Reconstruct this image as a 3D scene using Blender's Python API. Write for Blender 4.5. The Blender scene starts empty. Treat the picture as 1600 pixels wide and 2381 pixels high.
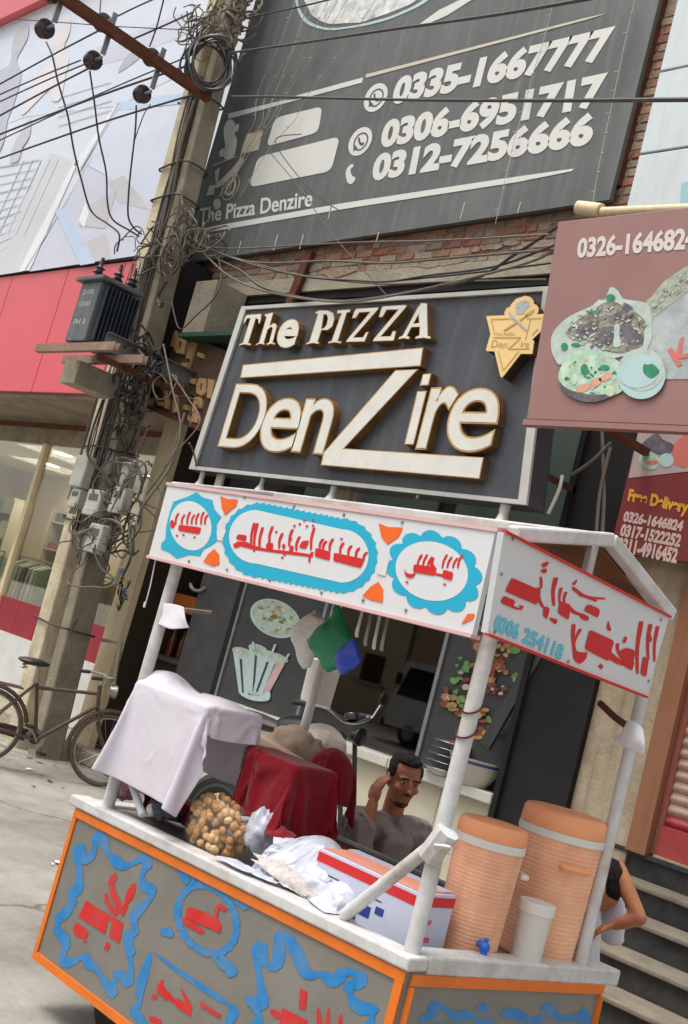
import bpy, bmesh, math, random
from mathutils import Vector, Matrix, noise
random.seed(7)
S = bpy.context.scene
COL = S.collection
R = math.radians

# ------------------------------------------------------------------ camera
FPX, PCX, PCY = 2611.0, 800.0, 1190.5          # focal length and centre in photograph pixels
YAW, PITCH, ROLL, EYE = R(-46.46), R(7.12), R(15.12), 1.75
_f = Vector((math.sin(YAW)*math.cos(PITCH), math.cos(YAW)*math.cos(PITCH), math.sin(PITCH)))
_r0 = Vector((math.cos(YAW), -math.sin(YAW), 0.0)); _u0 = _r0.cross(_f)
_r = _r0*math.cos(ROLL) + _u0*math.sin(ROLL)
_u = _u0*math.cos(ROLL) - _r0*math.sin(ROLL)
CAMPOS = Vector((0, 0, EYE))
cd = bpy.data.cameras.new('camera'); cam = bpy.data.objects.new('camera', cd); COL.objects.link(cam)
M = Matrix((_r, _u, -_f)).transposed().to_4x4(); M.translation = CAMPOS
cam.matrix_world = M
cd.sensor_fit = 'VERTICAL'; cd.sensor_height = 24.0; cd.sensor_width = 24.0*688/1024
cd.lens = 24.0*FPX/2381.0
cd.clip_start = 0.05; cd.clip_end = 800
S.camera = cam

# ------------------------------------------------------------------ sky, sun, exposure
SUN_EL, SUN_AZ = R(68), R(205)     # azimuth of the hazy sun, clockwise from +Y
w = bpy.data.worlds.new('World'); S.world = w; w.use_nodes = True
nt = w.node_tree; nt.nodes.clear()
sky = nt.nodes.new('ShaderNodeTexSky'); sky.sky_type = 'NISHITA'; sky.sun_disc = False
sky.sun_elevation = SUN_EL; sky.sun_rotation = SUN_AZ; sky.dust_density = 6.0; sky.air_density = 1.0; sky.ozone_density = 0.6
hs = nt.nodes.new('ShaderNodeHueSaturation'); hs.inputs['Saturation'].default_value = 0.13; hs.inputs['Value'].default_value = 1.0
bg = nt.nodes.new('ShaderNodeBackground'); bg.inputs['Strength'].default_value = 0.15
out = nt.nodes.new('ShaderNodeOutputWorld')
nt.links.new(sky.outputs[0], hs.inputs['Color']); nt.links.new(hs.outputs[0], bg.inputs['Color']); nt.links.new(bg.outputs[0], out.inputs[0])
sl = bpy.data.lights.new('sun', 'SUN'); sl.energy = 1.3; sl.angle = R(25); sl.color = (1.0, 0.94, 0.85)
so = bpy.data.objects.new('sun', sl); COL.objects.link(so)
sd = Vector((math.sin(SUN_AZ)*math.cos(SUN_EL), math.cos(SUN_AZ)*math.cos(SUN_EL), math.sin(SUN_EL)))
so.rotation_euler = sd.to_track_quat('Z', 'Y').to_euler(); so.location = (0, 0, 30)
S.view_settings.view_transform = 'Standard'; S.view_settings.look = 'None'
S.view_settings.exposure = 0.45; S.view_settings.gamma = 1.0; S.view_settings.use_curve_mapping = False
S.render.engine = 'CYCLES'
S.cycles.max_bounces = 8; S.cycles.transparent_max_bounces = 16

# ------------------------------------------------------------------ a photograph pixel to a point on a real plane
def ray(x, y): return _f + _r*((x-PCX)/FPX) - _u*((y-PCY)/FPX)
def hit(x, y, axis, val):
    d = ray(x, y); t = (val-CAMPOS[axis])/d[axis]; return CAMPOS + d*t
def onX(x, y, v): return hit(x, y, 0, v)
def onY(x, y, v): return hit(x, y, 1, v)
def onZ(x, y, v): return hit(x, y, 2, v)

# ------------------------------------------------------------------ materials
def srgb(r, g, b):
    f = lambda c: (c/255/12.92) if c/255 <= 0.04045 else ((c/255+0.055)/1.055)**2.4
    return (f(r), f(g), f(b))
MATS = {}
def mat(name, col, rough=0.6, metal=0.0, var=0.12, scale=6.0, dirt=None, dirt_amt=0.0, dirt_scale=2.0, bump=0.0, bump_scale=60.0,
        spec=0.5, alpha=1.0, trans=0.0, streak=0.0, emit=None, emit_s=0.0, sheen=0.0):
    if name in MATS: return MATS[name]
    m = bpy.data.materials.new(name); m.use_nodes = True; MATS[name] = m
    n = m.node_tree; L = n.links; b = n.nodes['Principled BSDF']
    tc = n.nodes.new('ShaderNodeTexCoord')
    no = n.nodes.new('ShaderNodeTexNoise'); no.inputs['Scale'].default_value = scale; no.inputs['Detail'].default_value = 6; no.inputs['Roughness'].default_value = 0.65
    L.new(tc.outputs['Object'], no.inputs['Vector'])
    mr = n.nodes.new('ShaderNodeMapRange'); mr.inputs['From Min'].default_value = 0.25; mr.inputs['From Max'].default_value = 0.75
    mr.inputs['To Min'].default_value = 1-var; mr.inputs['To Max'].default_value = 1+var
    L.new(no.outputs['Fac'], mr.inputs['Value'])
    mx = n.nodes.new('ShaderNodeVectorMath'); mx.operation = 'SCALE'; mx.inputs[0].default_value = col[:3]
    L.new(mr.outputs[0], mx.inputs['Scale'])
    last = mx.outputs['Vector']
    def blend(fac, dcol, last):
        mm = n.nodes.new('ShaderNodeMix'); mm.data_type = 'RGBA'
        L.new(fac, mm.inputs['Factor']); L.new(last, mm.inputs['A']); mm.inputs['B'].default_value = (*dcol[:3], 1)
        return mm.outputs['Result']
    if dirt and dirt_amt > 0:
        n2 = n.nodes.new('ShaderNodeTexNoise'); n2.inputs['Scale'].default_value = dirt_scale; n2.inputs['Detail'].default_value = 8; n2.inputs['Roughness'].default_value = 0.7
        L.new(tc.outputs['Object'], n2.inputs['Vector'])
        r2 = n.nodes.new('ShaderNodeMapRange'); r2.inputs['From Min'].default_value = 0.42; r2.inputs['From Max'].default_value = 0.72; r2.inputs['To Max'].default_value = dirt_amt
        L.new(n2.outputs['Fac'], r2.inputs['Value']); last = blend(r2.outputs[0], dirt, last)
    if dirt and streak > 0:
        mp = n.nodes.new('ShaderNodeMapping'); mp.inputs['Scale'].default_value = (9, 9, 0.6); L.new(tc.outputs['Object'], mp.inputs['Vector'])
        n3 = n.nodes.new('ShaderNodeTexNoise'); n3.inputs['Scale'].default_value = 1.6; n3.inputs['Detail'].default_value = 5; L.new(mp.outputs[0], n3.inputs['Vector'])
        r3 = n.nodes.new('ShaderNodeMapRange'); r3.inputs['From Min'].default_value = 0.5; r3.inputs['From Max'].default_value = 0.78; r3.inputs['To Max'].default_value = streak
        L.new(n3.outputs['Fac'], r3.inputs['Value']); last = blend(r3.outputs[0], dirt, last)
    L.new(last, b.inputs['Base Color'])
    b.inputs['Roughness'].default_value = rough; b.inputs['Metallic'].default_value = metal
    b.inputs['Specular IOR Level'].default_value = spec
    b.inputs['Alpha'].default_value = alpha; b.inputs['Transmission Weight'].default_value = trans
    if sheen: b.inputs['Sheen Weight'].default_value = sheen
    if emit: b.inputs['Emission Color'].default_value = (*emit, 1); b.inputs['Emission Strength'].default_value = emit_s
    if bump > 0:
        n4 = n.nodes.new('ShaderNodeTexNoise'); n4.inputs['Scale'].default_value = bump_scale; n4.inputs['Detail'].default_value = 5; L.new(tc.outputs['Object'], n4.inputs['Vector'])
        bp = n.nodes.new('ShaderNodeBump'); bp.inputs['Strength'].default_value = bump; bp.inputs['Distance'].default_value = 0.02
        L.new(n4.outputs['Fac'], bp.inputs['Height']); L.new(bp.outputs[0], b.inputs['Normal'])
    return m
def glass_mat(name, tint=(0.9, 0.95, 0.93), refl=1.0, lo=0.06):
    m = bpy.data.materials.new(name); m.use_nodes = True; n = m.node_tree; n.nodes.clear(); MATS[name] = m
    o = n.nodes.new('ShaderNodeOutputMaterial'); t = n.nodes.new('ShaderNodeBsdfTransparent'); g = n.nodes.new('ShaderNodeBsdfGlossy')
    t.inputs[0].default_value = (*tint, 1); g.inputs['Roughness'].default_value = 0.02; g.inputs[0].default_value = (refl, refl, refl, 1)
    lw = n.nodes.new('ShaderNodeLayerWeight'); lw.inputs[0].default_value = 0.5
    pw_ = n.nodes.new('ShaderNodeMath'); pw_.operation = 'POWER'; pw_.inputs[1].default_value = 3.0; n.links.new(lw.outputs['Facing'], pw_.inputs[0])
    fr = n.nodes.new('ShaderNodeMapRange'); fr.inputs['To Min'].default_value = lo; fr.inputs['To Max'].default_value = 0.7; n.links.new(pw_.outputs[0], fr.inputs['Value'])
    mx = n.nodes.new('ShaderNodeMixShader'); n.links.new(fr.outputs[0], mx.inputs[0]); n.links.new(t.outputs[0], mx.inputs[1]); n.links.new(g.outputs[0], mx.inputs[2]); n.links.new(mx.outputs[0], o.inputs[0])
    return m

# ------------------------------------------------------------------ mesh collector
class MB:
    def __init__(s): s.v = []; s.f = []; s.mi = []; s.cur = 0
    def add(s, vs, fs):
        o = len(s.v); s.v += [Vector(p) for p in vs]; s.f += [[i+o for i in f] for f in fs]; s.mi += [s.cur]*len(fs); return s
    def box(s, a, b):
        x0, y0, z0 = a; x1, y1, z1 = b
        return s.add([(x0,y0,z0),(x1,y0,z0),(x1,y1,z0),(x0,y1,z0),(x0,y0,z1),(x1,y0,z1),(x1,y1,z1),(x0,y1,z1)],
                     [(0,3,2,1),(4,5,6,7),(0,1,5,4),(1,2,6,5),(2,3,7,6),(3,0,4,7)])
    def bar(s, p, q, wd, ht=None, up=(0,0,1)):
        ht = ht or wd; p = Vector(p); q = Vector(q); d = (q-p).normalized(); up = Vector(up)
        if abs(d.dot(up)) > 0.95: up = Vector((0,1,0))
        a = d.cross(up).normalized()*wd/2; c = a.cross(d).normalized()*ht/2
        vs = [p-a-c, p+a-c, p+a+c, p-a+c, q-a-c, q+a-c, q+a+c, q-a+c]
        return s.add(vs, [(0,3,2,1),(4,5,6,7),(0,1,5,4),(1,2,6,5),(2,3,7,6),(3,0,4,7)])
    def tube(s, pts, rad, seg=8, cap=True):
        pts = [Vector(p) for p in pts]; n = len(pts)
        rads = rad if isinstance(rad, (list, tuple)) else [rad]*n
        o = len(s.v); prev = None
        for i, p in enumerate(pts):
            t = (pts[min(i+1, n-1)]-pts[max(i-1, 0)])
            if t.length < 1e-9: t = Vector((0,0,1))
            t.normalize()
            if prev is None:
                a = t.cross(Vector((0,0,1)))
                if a.length < 0.05: a = t.cross(Vector((1,0,0)))
            else: a = prev - t*prev.dot(t)
            if a.length < 1e-6: a = t.cross(Vector((1,0,0)))
            a.normalize(); prev = a; b = t.cross(a)
            for k in range(seg):
                an = 2*math.pi*k/seg; s.v.append(p+(a*math.cos(an)+b*math.sin(an))*rads[i])
        for i in range(n-1):
            for k in range(seg):
                k2 = (k+1) % seg; s.f.append([o+i*seg+k, o+i*seg+k2, o+(i+1)*seg+k2, o+(i+1)*seg+k]); s.mi.append(s.cur)
        if cap:
            s.f.append([o+k for k in range(seg)][::-1]); s.f.append([o+(n-1)*seg+k for k in range(seg)]); s.mi += [s.cur]*2
        return s
    def lathe(s, base, axis, prof, seg=20, squash=None):
        base = Vector(base); ax = Vector(axis).normalized(); a = ax.cross(Vector((0,0,1)))
        if a.length < 0.05: a = ax.cross(Vector((0,1,0)))
        a.normalize(); b = ax.cross(a); o = len(s.v); n = len(prof)
        for rr, h in prof:
            for k in range(seg):
                an = 2*math.pi*k/seg; s.v.append(base+ax*h+(a*math.cos(an)+b*math.sin(an))*max(rr, 1e-4))
        for i in range(n-1):
            for k in range(seg):
                k2 = (k+1) % seg; s.f.append([o+i*seg+k, o+i*seg+k2, o+(i+1)*seg+k2, o+(i+1)*seg+k]); s.mi.append(s.cur)
        return s
    def ball(s, c, r, seg=12, rings=8, q=None):
        c = Vector(c); rx, ry, rz = (r, r, r) if not isinstance(r, (tuple, list)) else r
        o = len(s.v)
        for i in range(rings+1):
            th = math.pi*i/rings
            for k in range(seg):
                ph = 2*math.pi*k/seg; p = Vector((rx*math.sin(th)*math.cos(ph), ry*math.sin(th)*math.sin(ph), rz*math.cos(th)))
                if q: p = q @ p
                s.v.append(c+p)
        for i in range(rings):
            for k in range(seg):
                k2 = (k+1) % seg; s.f.append([o+i*seg+k, o+(i+1)*seg+k, o+(i+1)*seg+k2, o+i*seg+k2]); s.mi.append(s.cur)
        return s
    def prism(s, poly, ext, holes=()):
        """planar polygon (list of Vectors) extruded by vector ext"""
        bm = bmesh.new(); ext = Vector(ext); loops = [poly]+list(holes); es = []; side = []
        for lp in loops:
            vv = [bm.verts.new(Vector(p)) for p in lp]
            es += [bm.edges.new((vv[i], vv[(i+1) % len(vv)])) for i in range(len(vv))]
        bmesh.ops.triangle_fill(bm, use_beauty=True, use_dissolve=False, edges=es)
        bm.verts.index_update(); o = len(s.v)
        base = [v.co.copy() for v in bm.verts]; nb = len(base)
        s.v += [p+ext for p in base]
        tri = [[v.index for v in f.verts] for f in bm.faces]
        out = []
        for t in tri:
            nn = (base[t[1]]-base[t[0]]).cross(base[t[2]]-base[t[0]])
            out.append(t if nn.dot(ext) >= 0 else t[::-1])
        if ext.length < 1e-9: ext_on = False
        else: ext_on = True
        s.f += [[i+o for i in t] for t in out]; s.mi += [s.cur]*len(out)
        if ext_on:
            s.v += base
            s.f += [[i+o+nb for i in t[::-1]] for t in out]; s.mi += [s.cur]*len(out)
            k = 0; sc = s.cur if not hasattr(s, 'side') else s.side
            for lp in loops:
                n = len(lp)
                for i in range(n):
                    a, b = k+i, k+(i+1) % n
                    s.f.append([o+a, o+b, o+nb+b, o+nb+a]); s.mi.append(sc)
                k += n
        bm.free(); return s
    def grid(s, rows, closed=False):
        o = len(s.v); n = len(rows[0])
        for r_ in rows: s.v += [Vector(p) for p in r_]
        for i in range(len(rows)-1):
            for k in range(n if closed else n-1):
                k2 = (k+1) % n; s.f.append([o+i*n+k, o+i*n+k2, o+(i+1)*n+k2, o+(i+1)*n+k]); s.mi.append(s.cur)
        return s

ORIG = {}
def _link(name, mb, mats, parent, origin, smooth):
    me = bpy.data.meshes.new(name)
    me.from_pydata([tuple(v-origin) for v in mb.v], [], mb.f)
    if not isinstance(mats, (list, tuple)): mats = [mats]
    for m in mats: me.materials.append(m)
    if len(mats) > 1: me.polygons.foreach_set('material_index', mb.mi)
    if smooth: me.polygons.foreach_set('use_smooth', [True]*len(me.polygons))
    me.update()
    o = bpy.data.objects.new(name, me); COL.objects.link(o)
    if smooth and smooth != 'full':
        try: me.set_sharp_from_angle(angle=R(40))
        except Exception: pass
    if parent is not None: o.parent = parent; ORIG[o.name] = ORIG[parent.name]
    return o
def part(name, mb, mats, parent, smooth=False, label=None):
    o = _link(name, mb, mats, parent, ORIG[parent.name], smooth)
    if label: o['label'] = label
    return o
def tag(o, label, cat, group=None):
    o['label'] = label; o['category'] = cat
    if group: o['group'] = group
    return o
def thing(name, label, cat, loc, group=None):
    o = bpy.data.objects.new(name, None); COL.objects.link(o); o.location = loc; o.empty_display_size = 0.1
    ORIG[o.name] = Vector(loc); return tag(o, label, cat, group)
def single(name, mb, mats, label, cat, group=None, smooth=False):
    lo = Vector([min(v[i] for v in mb.v) for i in range(3)]); hi = Vector([max(v[i] for v in mb.v) for i in range(3)])
    org = Vector(((lo.x+hi.x)/2, (lo.y+hi.y)/2, lo.z))
    o = _link(name, mb, mats, None, org, smooth); o.location = org; ORIG[o.name] = org
    return tag(o, label, cat, group)
def struct(name, mb, mats, smooth=False):
    o = _link(name, mb, mats, None, Vector((0,0,0)), smooth); ORIG[o.name] = Vector((0,0,0)); o['kind'] = 'structure'; return o
def stuff(name, mb, mats, label, cat, smooth=True):
    o = single(name, mb, mats, label, cat, None, smooth); o['kind'] = 'stuff'; return o
def mod_solid(o, t):
    m = o.modifiers.new('solid', 'SOLIDIFY'); m.thickness = t; m.offset = 0; return o
def mod_bevel(o, wd, seg=2):
    m = o.modifiers.new('bevel', 'BEVEL'); m.width = wd; m.segments = seg; m.limit_method = 'ANGLE'; m.angle_limit = R(40); return o
def mod_sub(o, lv=1):
    m = o.modifiers.new('sub', 'SUBSURF'); m.levels = lv; m.render_levels = lv; return o

def crom(pts, n=6, closed=False):
    pts = [Vector(p) for p in pts]; res = []; N = len(pts)
    rng = range(N if closed else N-1)
    for i in rng:
        if closed: p0, p1, p2, p3 = pts[i-1], pts[i], pts[(i+1) % N], pts[(i+2) % N]
        else: p0, p1, p2, p3 = pts[max(i-1,0)], pts[i], pts[i+1], pts[min(i+2,N-1)]
        for k in range(n):
            t = k/n; res.append(0.5*((2*p1)+(p2-p0)*t+(2*p0-5*p1+4*p2-p3)*t*t+(3*p1-p0-3*p2+p3)*t**3))
    if not closed: res.append(pts[-1])
    return res
def ppx(pts, Y, sc=1.0, off=(0, 0)):
    """photograph points (optionally measured in an enlarged crop) onto the plane y = Y"""
    return [onY(x/sc+off[0], y/sc+off[1], Y) for x, y in pts]
def xpx(pts, X): return [onX(x, y, X) for x, y in pts]
def curve2(pts, n=5, closed=True):
    return [(p.x, p.y) for p in crom([(x, y, 0) for x, y in pts], n, closed)]
def ell(cx, cy, rx, ry, n=28, slant=0.0, dy=0.0):
    return [(cx+rx*math.cos(2*math.pi*k/n)-slant*ry*math.sin(2*math.pi*k/n), cy+ry*math.sin(2*math.pi*k/n)+dy*rx*math.cos(2*math.pi*k/n)) for k in range(n)]
def rounded(pts, r, n=5):
    res = []; N = len(pts)
    for i in range(N):
        p = Vector((*pts[i], 0)); a = Vector((*pts[i-1], 0)); b = Vector((*pts[(i+1) % N], 0))
        da = (a-p); db = (b-p); ra = min(r, da.length*0.45); rb = min(r, db.length*0.45)
        s0 = p+da.normalized()*ra; s1 = p+db.normalized()*rb
        for k in range(n+1):
            t = k/n; q = s0*(1-t)**2+p*2*t*(1-t)+s1*t*t; res.append((q.x, q.y))
    return res
def inset(pts, d):
    """shrink a 2-D polygon by d (works for gentle shapes)"""
    N = len(pts); A = sum(pts[i][0]*pts[(i+1)%N][1]-pts[(i+1)%N][0]*pts[i][1] for i in range(N)); sg = 1 if A > 0 else -1
    res = []
    for i in range(N):
        p = Vector(pts[i]); a = (p-Vector(pts[i-1])); b = (Vector(pts[(i+1)%N])-p)
        if a.length < 1e-6 or b.length < 1e-6: res.append(tuple(p)); continue
        a.normalize(); b.normalize(); na = Vector((-a.y, a.x))*sg; nb = Vector((-b.y, b.x))*sg
        m = na+nb
        if m.length < 0.2: res.append(tuple(p+na*d)); continue
        m.normalize(); c = max(0.45, m.dot(na)); res.append(tuple(p+m*(d/c)))
    return res
def sheet(name, pts, Y, m, parent, t=0.0015):
    """flat print on a sign at plane Y, facing the street"""
    mb = MB(); mb.prism(ppx(pts, Y), (0, -t, 0)); return part(name, mb, m, parent)

# ------------------------------------------------------------------ lettering
_TX = {}
def text_raw(s, offset=0.0, spacing=1.0):
    key = (s, offset, spacing)
    if key in _TX: return _TX[key]
    cu = bpy.data.curves.new('lettering', 'FONT'); cu.body = s; cu.size = 1; cu.offset = offset; cu.space_character = spacing
    cu.resolution_u = 4 if offset > .028 else 7; cu.fill_mode = 'FRONT'; cu.extrude = 0.0
    ob = bpy.data.objects.new('lettering', cu); COL.objects.link(ob)
    dg = bpy.context.evaluated_depsgraph_get(); me = bpy.data.meshes.new_from_object(ob.evaluated_get(dg))
    vs = [Vector((v.co.x, v.co.y)) for v in me.vertices]; fs = [list(p.vertices) for p in me.polygons]
    bpy.data.objects.remove(ob); bpy.data.curves.remove(cu); bpy.data.meshes.remove(me)
    _TX[key] = (vs, fs); return _TX[key]
def text_into(mb, s, P00, P01, P11, ext, offset=0.0, spacing=1.0, box=None):
    """letters filling the parallelogram P00 (bottom left), P01 (top left), P11 (top right), given depth ext"""
    vs, fs = text_raw(s, offset, spacing)
    if not vs: return mb
    ref = text_raw(s, offset if box else 0.0, spacing)[0]
    x0 = min(v.x for v in ref); x1 = max(v.x for v in ref); y0 = min(v.y for v in ref); y1 = max(v.y for v in ref)
    U = (P11-P01); W = (P01-P00); ext = Vector(ext)
    pts = [P00+U*((v.x-x0)/(x1-x0))+W*((v.y-y0)/(y1-y0)) for v in vs]
    o = len(mb.v); n = len(pts); mb.v += [p+ext for p in pts]
    # weld for boundary search
    cnt = {}
    for f in fs:
        for i in range(len(f)):
            e = (f[i], f[(i+1) % len(f)]); cnt[e] = cnt.get(e, 0)+1
    q = []
    for f in fs:
        nn = (pts[f[1]]-pts[f[0]]).cross(pts[f[2]]-pts[f[0]]) if len(f) > 2 else ext
        q.append(f if nn.dot(ext) >= 0 else f[::-1])
    mb.f += [[i+o for i in f] for f in q]; mb.mi += [mb.cur]*len(q)
    if ext.length > 0.004:
        mb.v += pts
        sc = getattr(mb, 'side', mb.cur)
        for (a, b) in list(cnt):
            if (b, a) not in cnt: mb.f.append([o+b, o+a, o+n+a, o+n+b]); mb.mi.append(sc)
    return mb
def tpx(mb, s, p00, p01, p11, Y, t=0.0015, offset=0.0, spacing=1.0, sc=1.0, off=(0, 0), own=False):
    c = lambda p: onY(p[0]/sc+off[0], p[1]/sc+off[1], Y)
    return text_into(mb, s, c(p00), c(p01), c(p11), (0, -t, 0), offset, spacing, own)

def cable(pts, r=0.006, n=5, seg=5, mb=None):
    mb = mb or MB(); return mb.tube(crom(pts, n), r, seg)
def yp(pts): return [onY(x, y, Y) for x, y, Y in pts]
# ================================================================== the setting
m_road = mat('dusty_road', srgb(154,150,142), rough=0.95, var=0.22, scale=2.2, dirt=srgb(92,85,76), dirt_amt=0.75, dirt_scale=0.9, bump=0.35, bump_scale=25, spec=0.2)
m_plaster = mat('beige_plaster', srgb(178,163,140), rough=0.9, var=0.15, scale=3, dirt=srgb(98,72,52), dirt_amt=0.55, dirt_scale=2.2, bump=0.3, bump_scale=40, streak=0.45, spec=0.2)
m_cream = mat('cream_plaster', srgb(224,208,174), rough=0.85, var=0.08, scale=2, dirt=srgb(150,130,100), dirt_amt=0.3, dirt_scale=1.2, streak=0.25, spec=0.25)
m_conc = mat('old_concrete', srgb(168,160,142), rough=0.95, var=0.14, scale=4, dirt=srgb(105,95,80), dirt_amt=0.5, dirt_scale=3, bump=0.5, bump_scale=35, spec=0.2)
m_mortar = mat('mortar', srgb(172,154,138), rough=0.95, var=0.22, scale=7, dirt=srgb(98,76,62), dirt_amt=0.6, dirt_scale=4, bump=0.8, bump_scale=30, spec=0.15)
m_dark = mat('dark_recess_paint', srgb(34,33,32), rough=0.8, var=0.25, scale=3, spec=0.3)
m_brownw = mat('brown_wall', srgb(64,53,43), rough=0.8, var=0.2, scale=2, dirt=srgb(50,38,30), dirt_amt=0.5, dirt_scale=2, spec=0.25)
m_darkgrey = mat('dark_grey_cladding', srgb(60,62,64), rough=0.5, var=0.12, scale=4, dirt=srgb(110,108,102), dirt_amt=0.25, dirt_scale=3, spec=0.4)
m_black = mat('black_granite', srgb(46,47,50), rough=0.45, var=0.35, scale=12, dirt=srgb(92,88,80), dirt_amt=0.45, dirt_scale=3, spec=0.4)
m_tread = mat('dusty_tread', srgb(128,120,106), rough=0.9, var=0.15, scale=5, dirt=srgb(92,86,76), dirt_amt=0.6, dirt_scale=6, spec=0.2)
m_white = mat('white_paint', srgb(212,213,212), rough=0.5, var=0.05, scale=5, dirt=srgb(160,152,140), dirt_amt=0.3, dirt_scale=3, spec=0.4)
m_wcl = mat('white_cladding', srgb(206,216,220), rough=0.35, var=0.04, scale=1.5, dirt=srgb(150,150,146), dirt_amt=0.3, dirt_scale=1.5, streak=0.25, spec=0.5)
m_red = mat('red_cladding', srgb(214,84,94), rough=0.32, var=0.05, scale=1.2, dirt=srgb(176,96,100), dirt_amt=0.25, dirt_scale=1.5, spec=0.5)
m_soff = mat('soffit_board', srgb(150,138,122), rough=0.9, var=0.15, scale=2, dirt=srgb(86,74,60), dirt_amt=0.65, dirt_scale=2.5, bump=0.3, spec=0.2)
m_steel = mat('galvanised_steel', srgb(150,154,156), rough=0.5, metal=0.6, var=0.2, scale=10, dirt=srgb(105,100,95), dirt_amt=0.45, dirt_scale=6)
m_rust = mat('rusty_steel', srgb(106,62,46), rough=0.85, var=0.3, scale=9, dirt=srgb(58,38,32), dirt_amt=0.7, dirt_scale=6, bump=0.4, spec=0.25)
m_cable = mat('black_cable', srgb(48,46,45), rough=0.6, var=0.2, scale=20, dirt=srgb(110,102,92), dirt_amt=0.3, dirt_scale=12)
m_cableg = mat('grey_dusty_cable', srgb(108,101,92), rough=0.75, var=0.25, scale=14, spec=0.25)
m_wood = mat('brown_plywood', srgb(126,82,54), rough=0.7, var=0.25, scale=5, dirt=srgb(70,44,28), dirt_amt=0.5, dirt_scale=3, spec=0.3)
m_shop = mat('shelf_beige', srgb(190,176,146), rough=0.6, var=0.12, scale=2)
m_beigefl = mat('shop_floor', srgb(190,180,160), rough=0.4, var=0.06)
m_gl = glass_mat('shop_glass', (0.82, 0.85, 0.82), 1.0, .15)
m_gld = glass_mat('tinted_glass', (0.20, 0.19, 0.18), 1.0, .08)
m_lamp = mat('ceiling_lamp', (1, .97, .88), emit=(1.0, .93, .78), emit_s=3.5)

rn = m_road.node_tree; rb = rn.nodes['Principled BSDF']                       # cracks in the paving
rv = rn.nodes.new('ShaderNodeTexVoronoi'); rv.feature = 'DISTANCE_TO_EDGE'; rv.inputs['Scale'].default_value = 0.55
rw = rn.nodes.new('ShaderNodeTexNoise'); rw.inputs['Scale'].default_value = 2.5; rw.inputs['Detail'].default_value = 6
rt = rn.nodes.new('ShaderNodeTexCoord'); rx_ = rn.nodes.new('ShaderNodeMix'); rx_.data_type = 'VECTOR'; rx_.inputs['Factor'].default_value = 0.3
rn.links.new(rt.outputs['Object'], rw.inputs['Vector']); rn.links.new(rt.outputs['Object'], rx_.inputs['A']); rn.links.new(rw.outputs['Color'], rx_.inputs['B']); rn.links.new(rx_.outputs['Result'], rv.inputs['Vector'])
rr_ = rn.nodes.new('ShaderNodeMapRange'); rr_.inputs['From Max'].default_value = 0.012; rr_.inputs['To Min'].default_value = 0.62; rr_.inputs['To Max'].default_value = 0.0; rn.links.new(rv.outputs['Distance'], rr_.inputs['Value'])
rm = rn.nodes.new('ShaderNodeMix'); rm.data_type = 'RGBA'; rm.inputs['B'].default_value = (.05, .045, .04, 1); prev_ = rb.inputs['Base Color'].links[0].from_socket
rn.links.new(rr_.outputs[0], rm.inputs['Factor']); rn.links.new(prev_, rm.inputs['A']); rn.links.new(rm.outputs['Result'], rb.inputs['Base Color'])
g = MB(); g.box((-150, -150, -0.3), (150, 150, 0.0)); struct('road', g, m_road)
# raised strip of paving in front of the shops
g = MB(); g.box((-60, 6.9, 0.002), (-4.0, 9, 0.14)); struct('pavement', g, m_conc)
g = MB()
for i in range(26):
    x0 = -30+i*1.0
    g.box((x0, 6.76, 0.003), (x0+0.985, 6.898, 0.155))
kb = struct('kerb', g, m_conc); mod_bevel(kb, 0.012)

# ------------------------------------------------------------------ left building: store under a red fascia
L0 = thing('clothing_store', 'glass fronted store with red panel fascia and warm lit shelves behind the concrete pole', 'building', (-15, 7.5, 0))
YL, XR = 6.5, -10.42     # fascia plane and its right end
zb, zt = 3.905, 5.55
xs = [-23.0, -21.2, -19.4, -17.6, -15.8, -14.35, -12.86, -11.55, XR]
for i in range(len(xs)-1):
    p = MB(); p.box((xs[i]+0.006, YL, zb), (xs[i+1]-0.006, YL+0.04, zt)); mod_bevel(part('fascia_panel', p, m_red, L0), 0.006)
p = MB(); p.box((-23, YL+0.045, zb+0.02), (XR-0.02, YL+0.1, zt)); p.box((-23, YL+0.1, zb+0.05), (XR-0.02, YL+1.5, zt)); part('fascia_backing', p, m_dark, L0)
p = MB(); p.box((-23, YL+0.06, zb-0.05), (XR-0.03, 8.1, zb+0.02)); part('soffit', p, m_soff, L0)
p = MB(); p.box((-23, YL-0.03, zt+0.01), (XR, YL+0.15, zt+0.07)); part('drip_edge', p, m_dark, L0)
YG = 7.55                                          # glazing line
p = MB(); p.box((-23, YG-0.02, 3.5), (-10.5, YG+0.06, zb-0.05)); part('head_panel', p, m_soff, L0)
p = MB(); p.box((-23, YG-0.05, 3.72), (-10.5, YG-0.021, 3.78)); part('head_trim', p, m_rust, L0)
for i, x in enumerate((-19.8, -17.9, -15.9, -14.0, -12.3)):
    p = MB(); p.box((x-0.045, YG-0.05, 0.14), (x+0.045, YG+0.03, 3.5)); part('mullion', p, m_cream, L0)
    q = MB(); q.box((x-0.075, YG-0.03, 0.14), (x-0.047, YG+0.02, 3.5)); part('gasket', q, m_dark, L0)
gx = (-23, -19.8, -17.9, -15.9, -14.0, -12.3, -10.5)
for i in range(6):
    p = MB(); p.box((gx[i]+0.05, YG, 0.92), (gx[i+1]-0.08, YG+0.008, 3.5)); part('pane', p, m_gl, L0)
m_redpanel = mat('dark_red_panel', srgb(150,36,52), rough=0.5, var=0.15)
for i in range(6):
    n = 3
    for k in range(n):
        a = gx[i]+0.05+(gx[i+1]-gx[i]-0.13)*k/n; b = gx[i]+0.05+(gx[i+1]-gx[i]-0.13)*(k+1)/n
        p = MB(); p.box((a+0.004, YG-0.02, 0.92), (b-0.004, YG-0.003, 1.36)); part('window_band', p, m_redpanel, L0)
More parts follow.
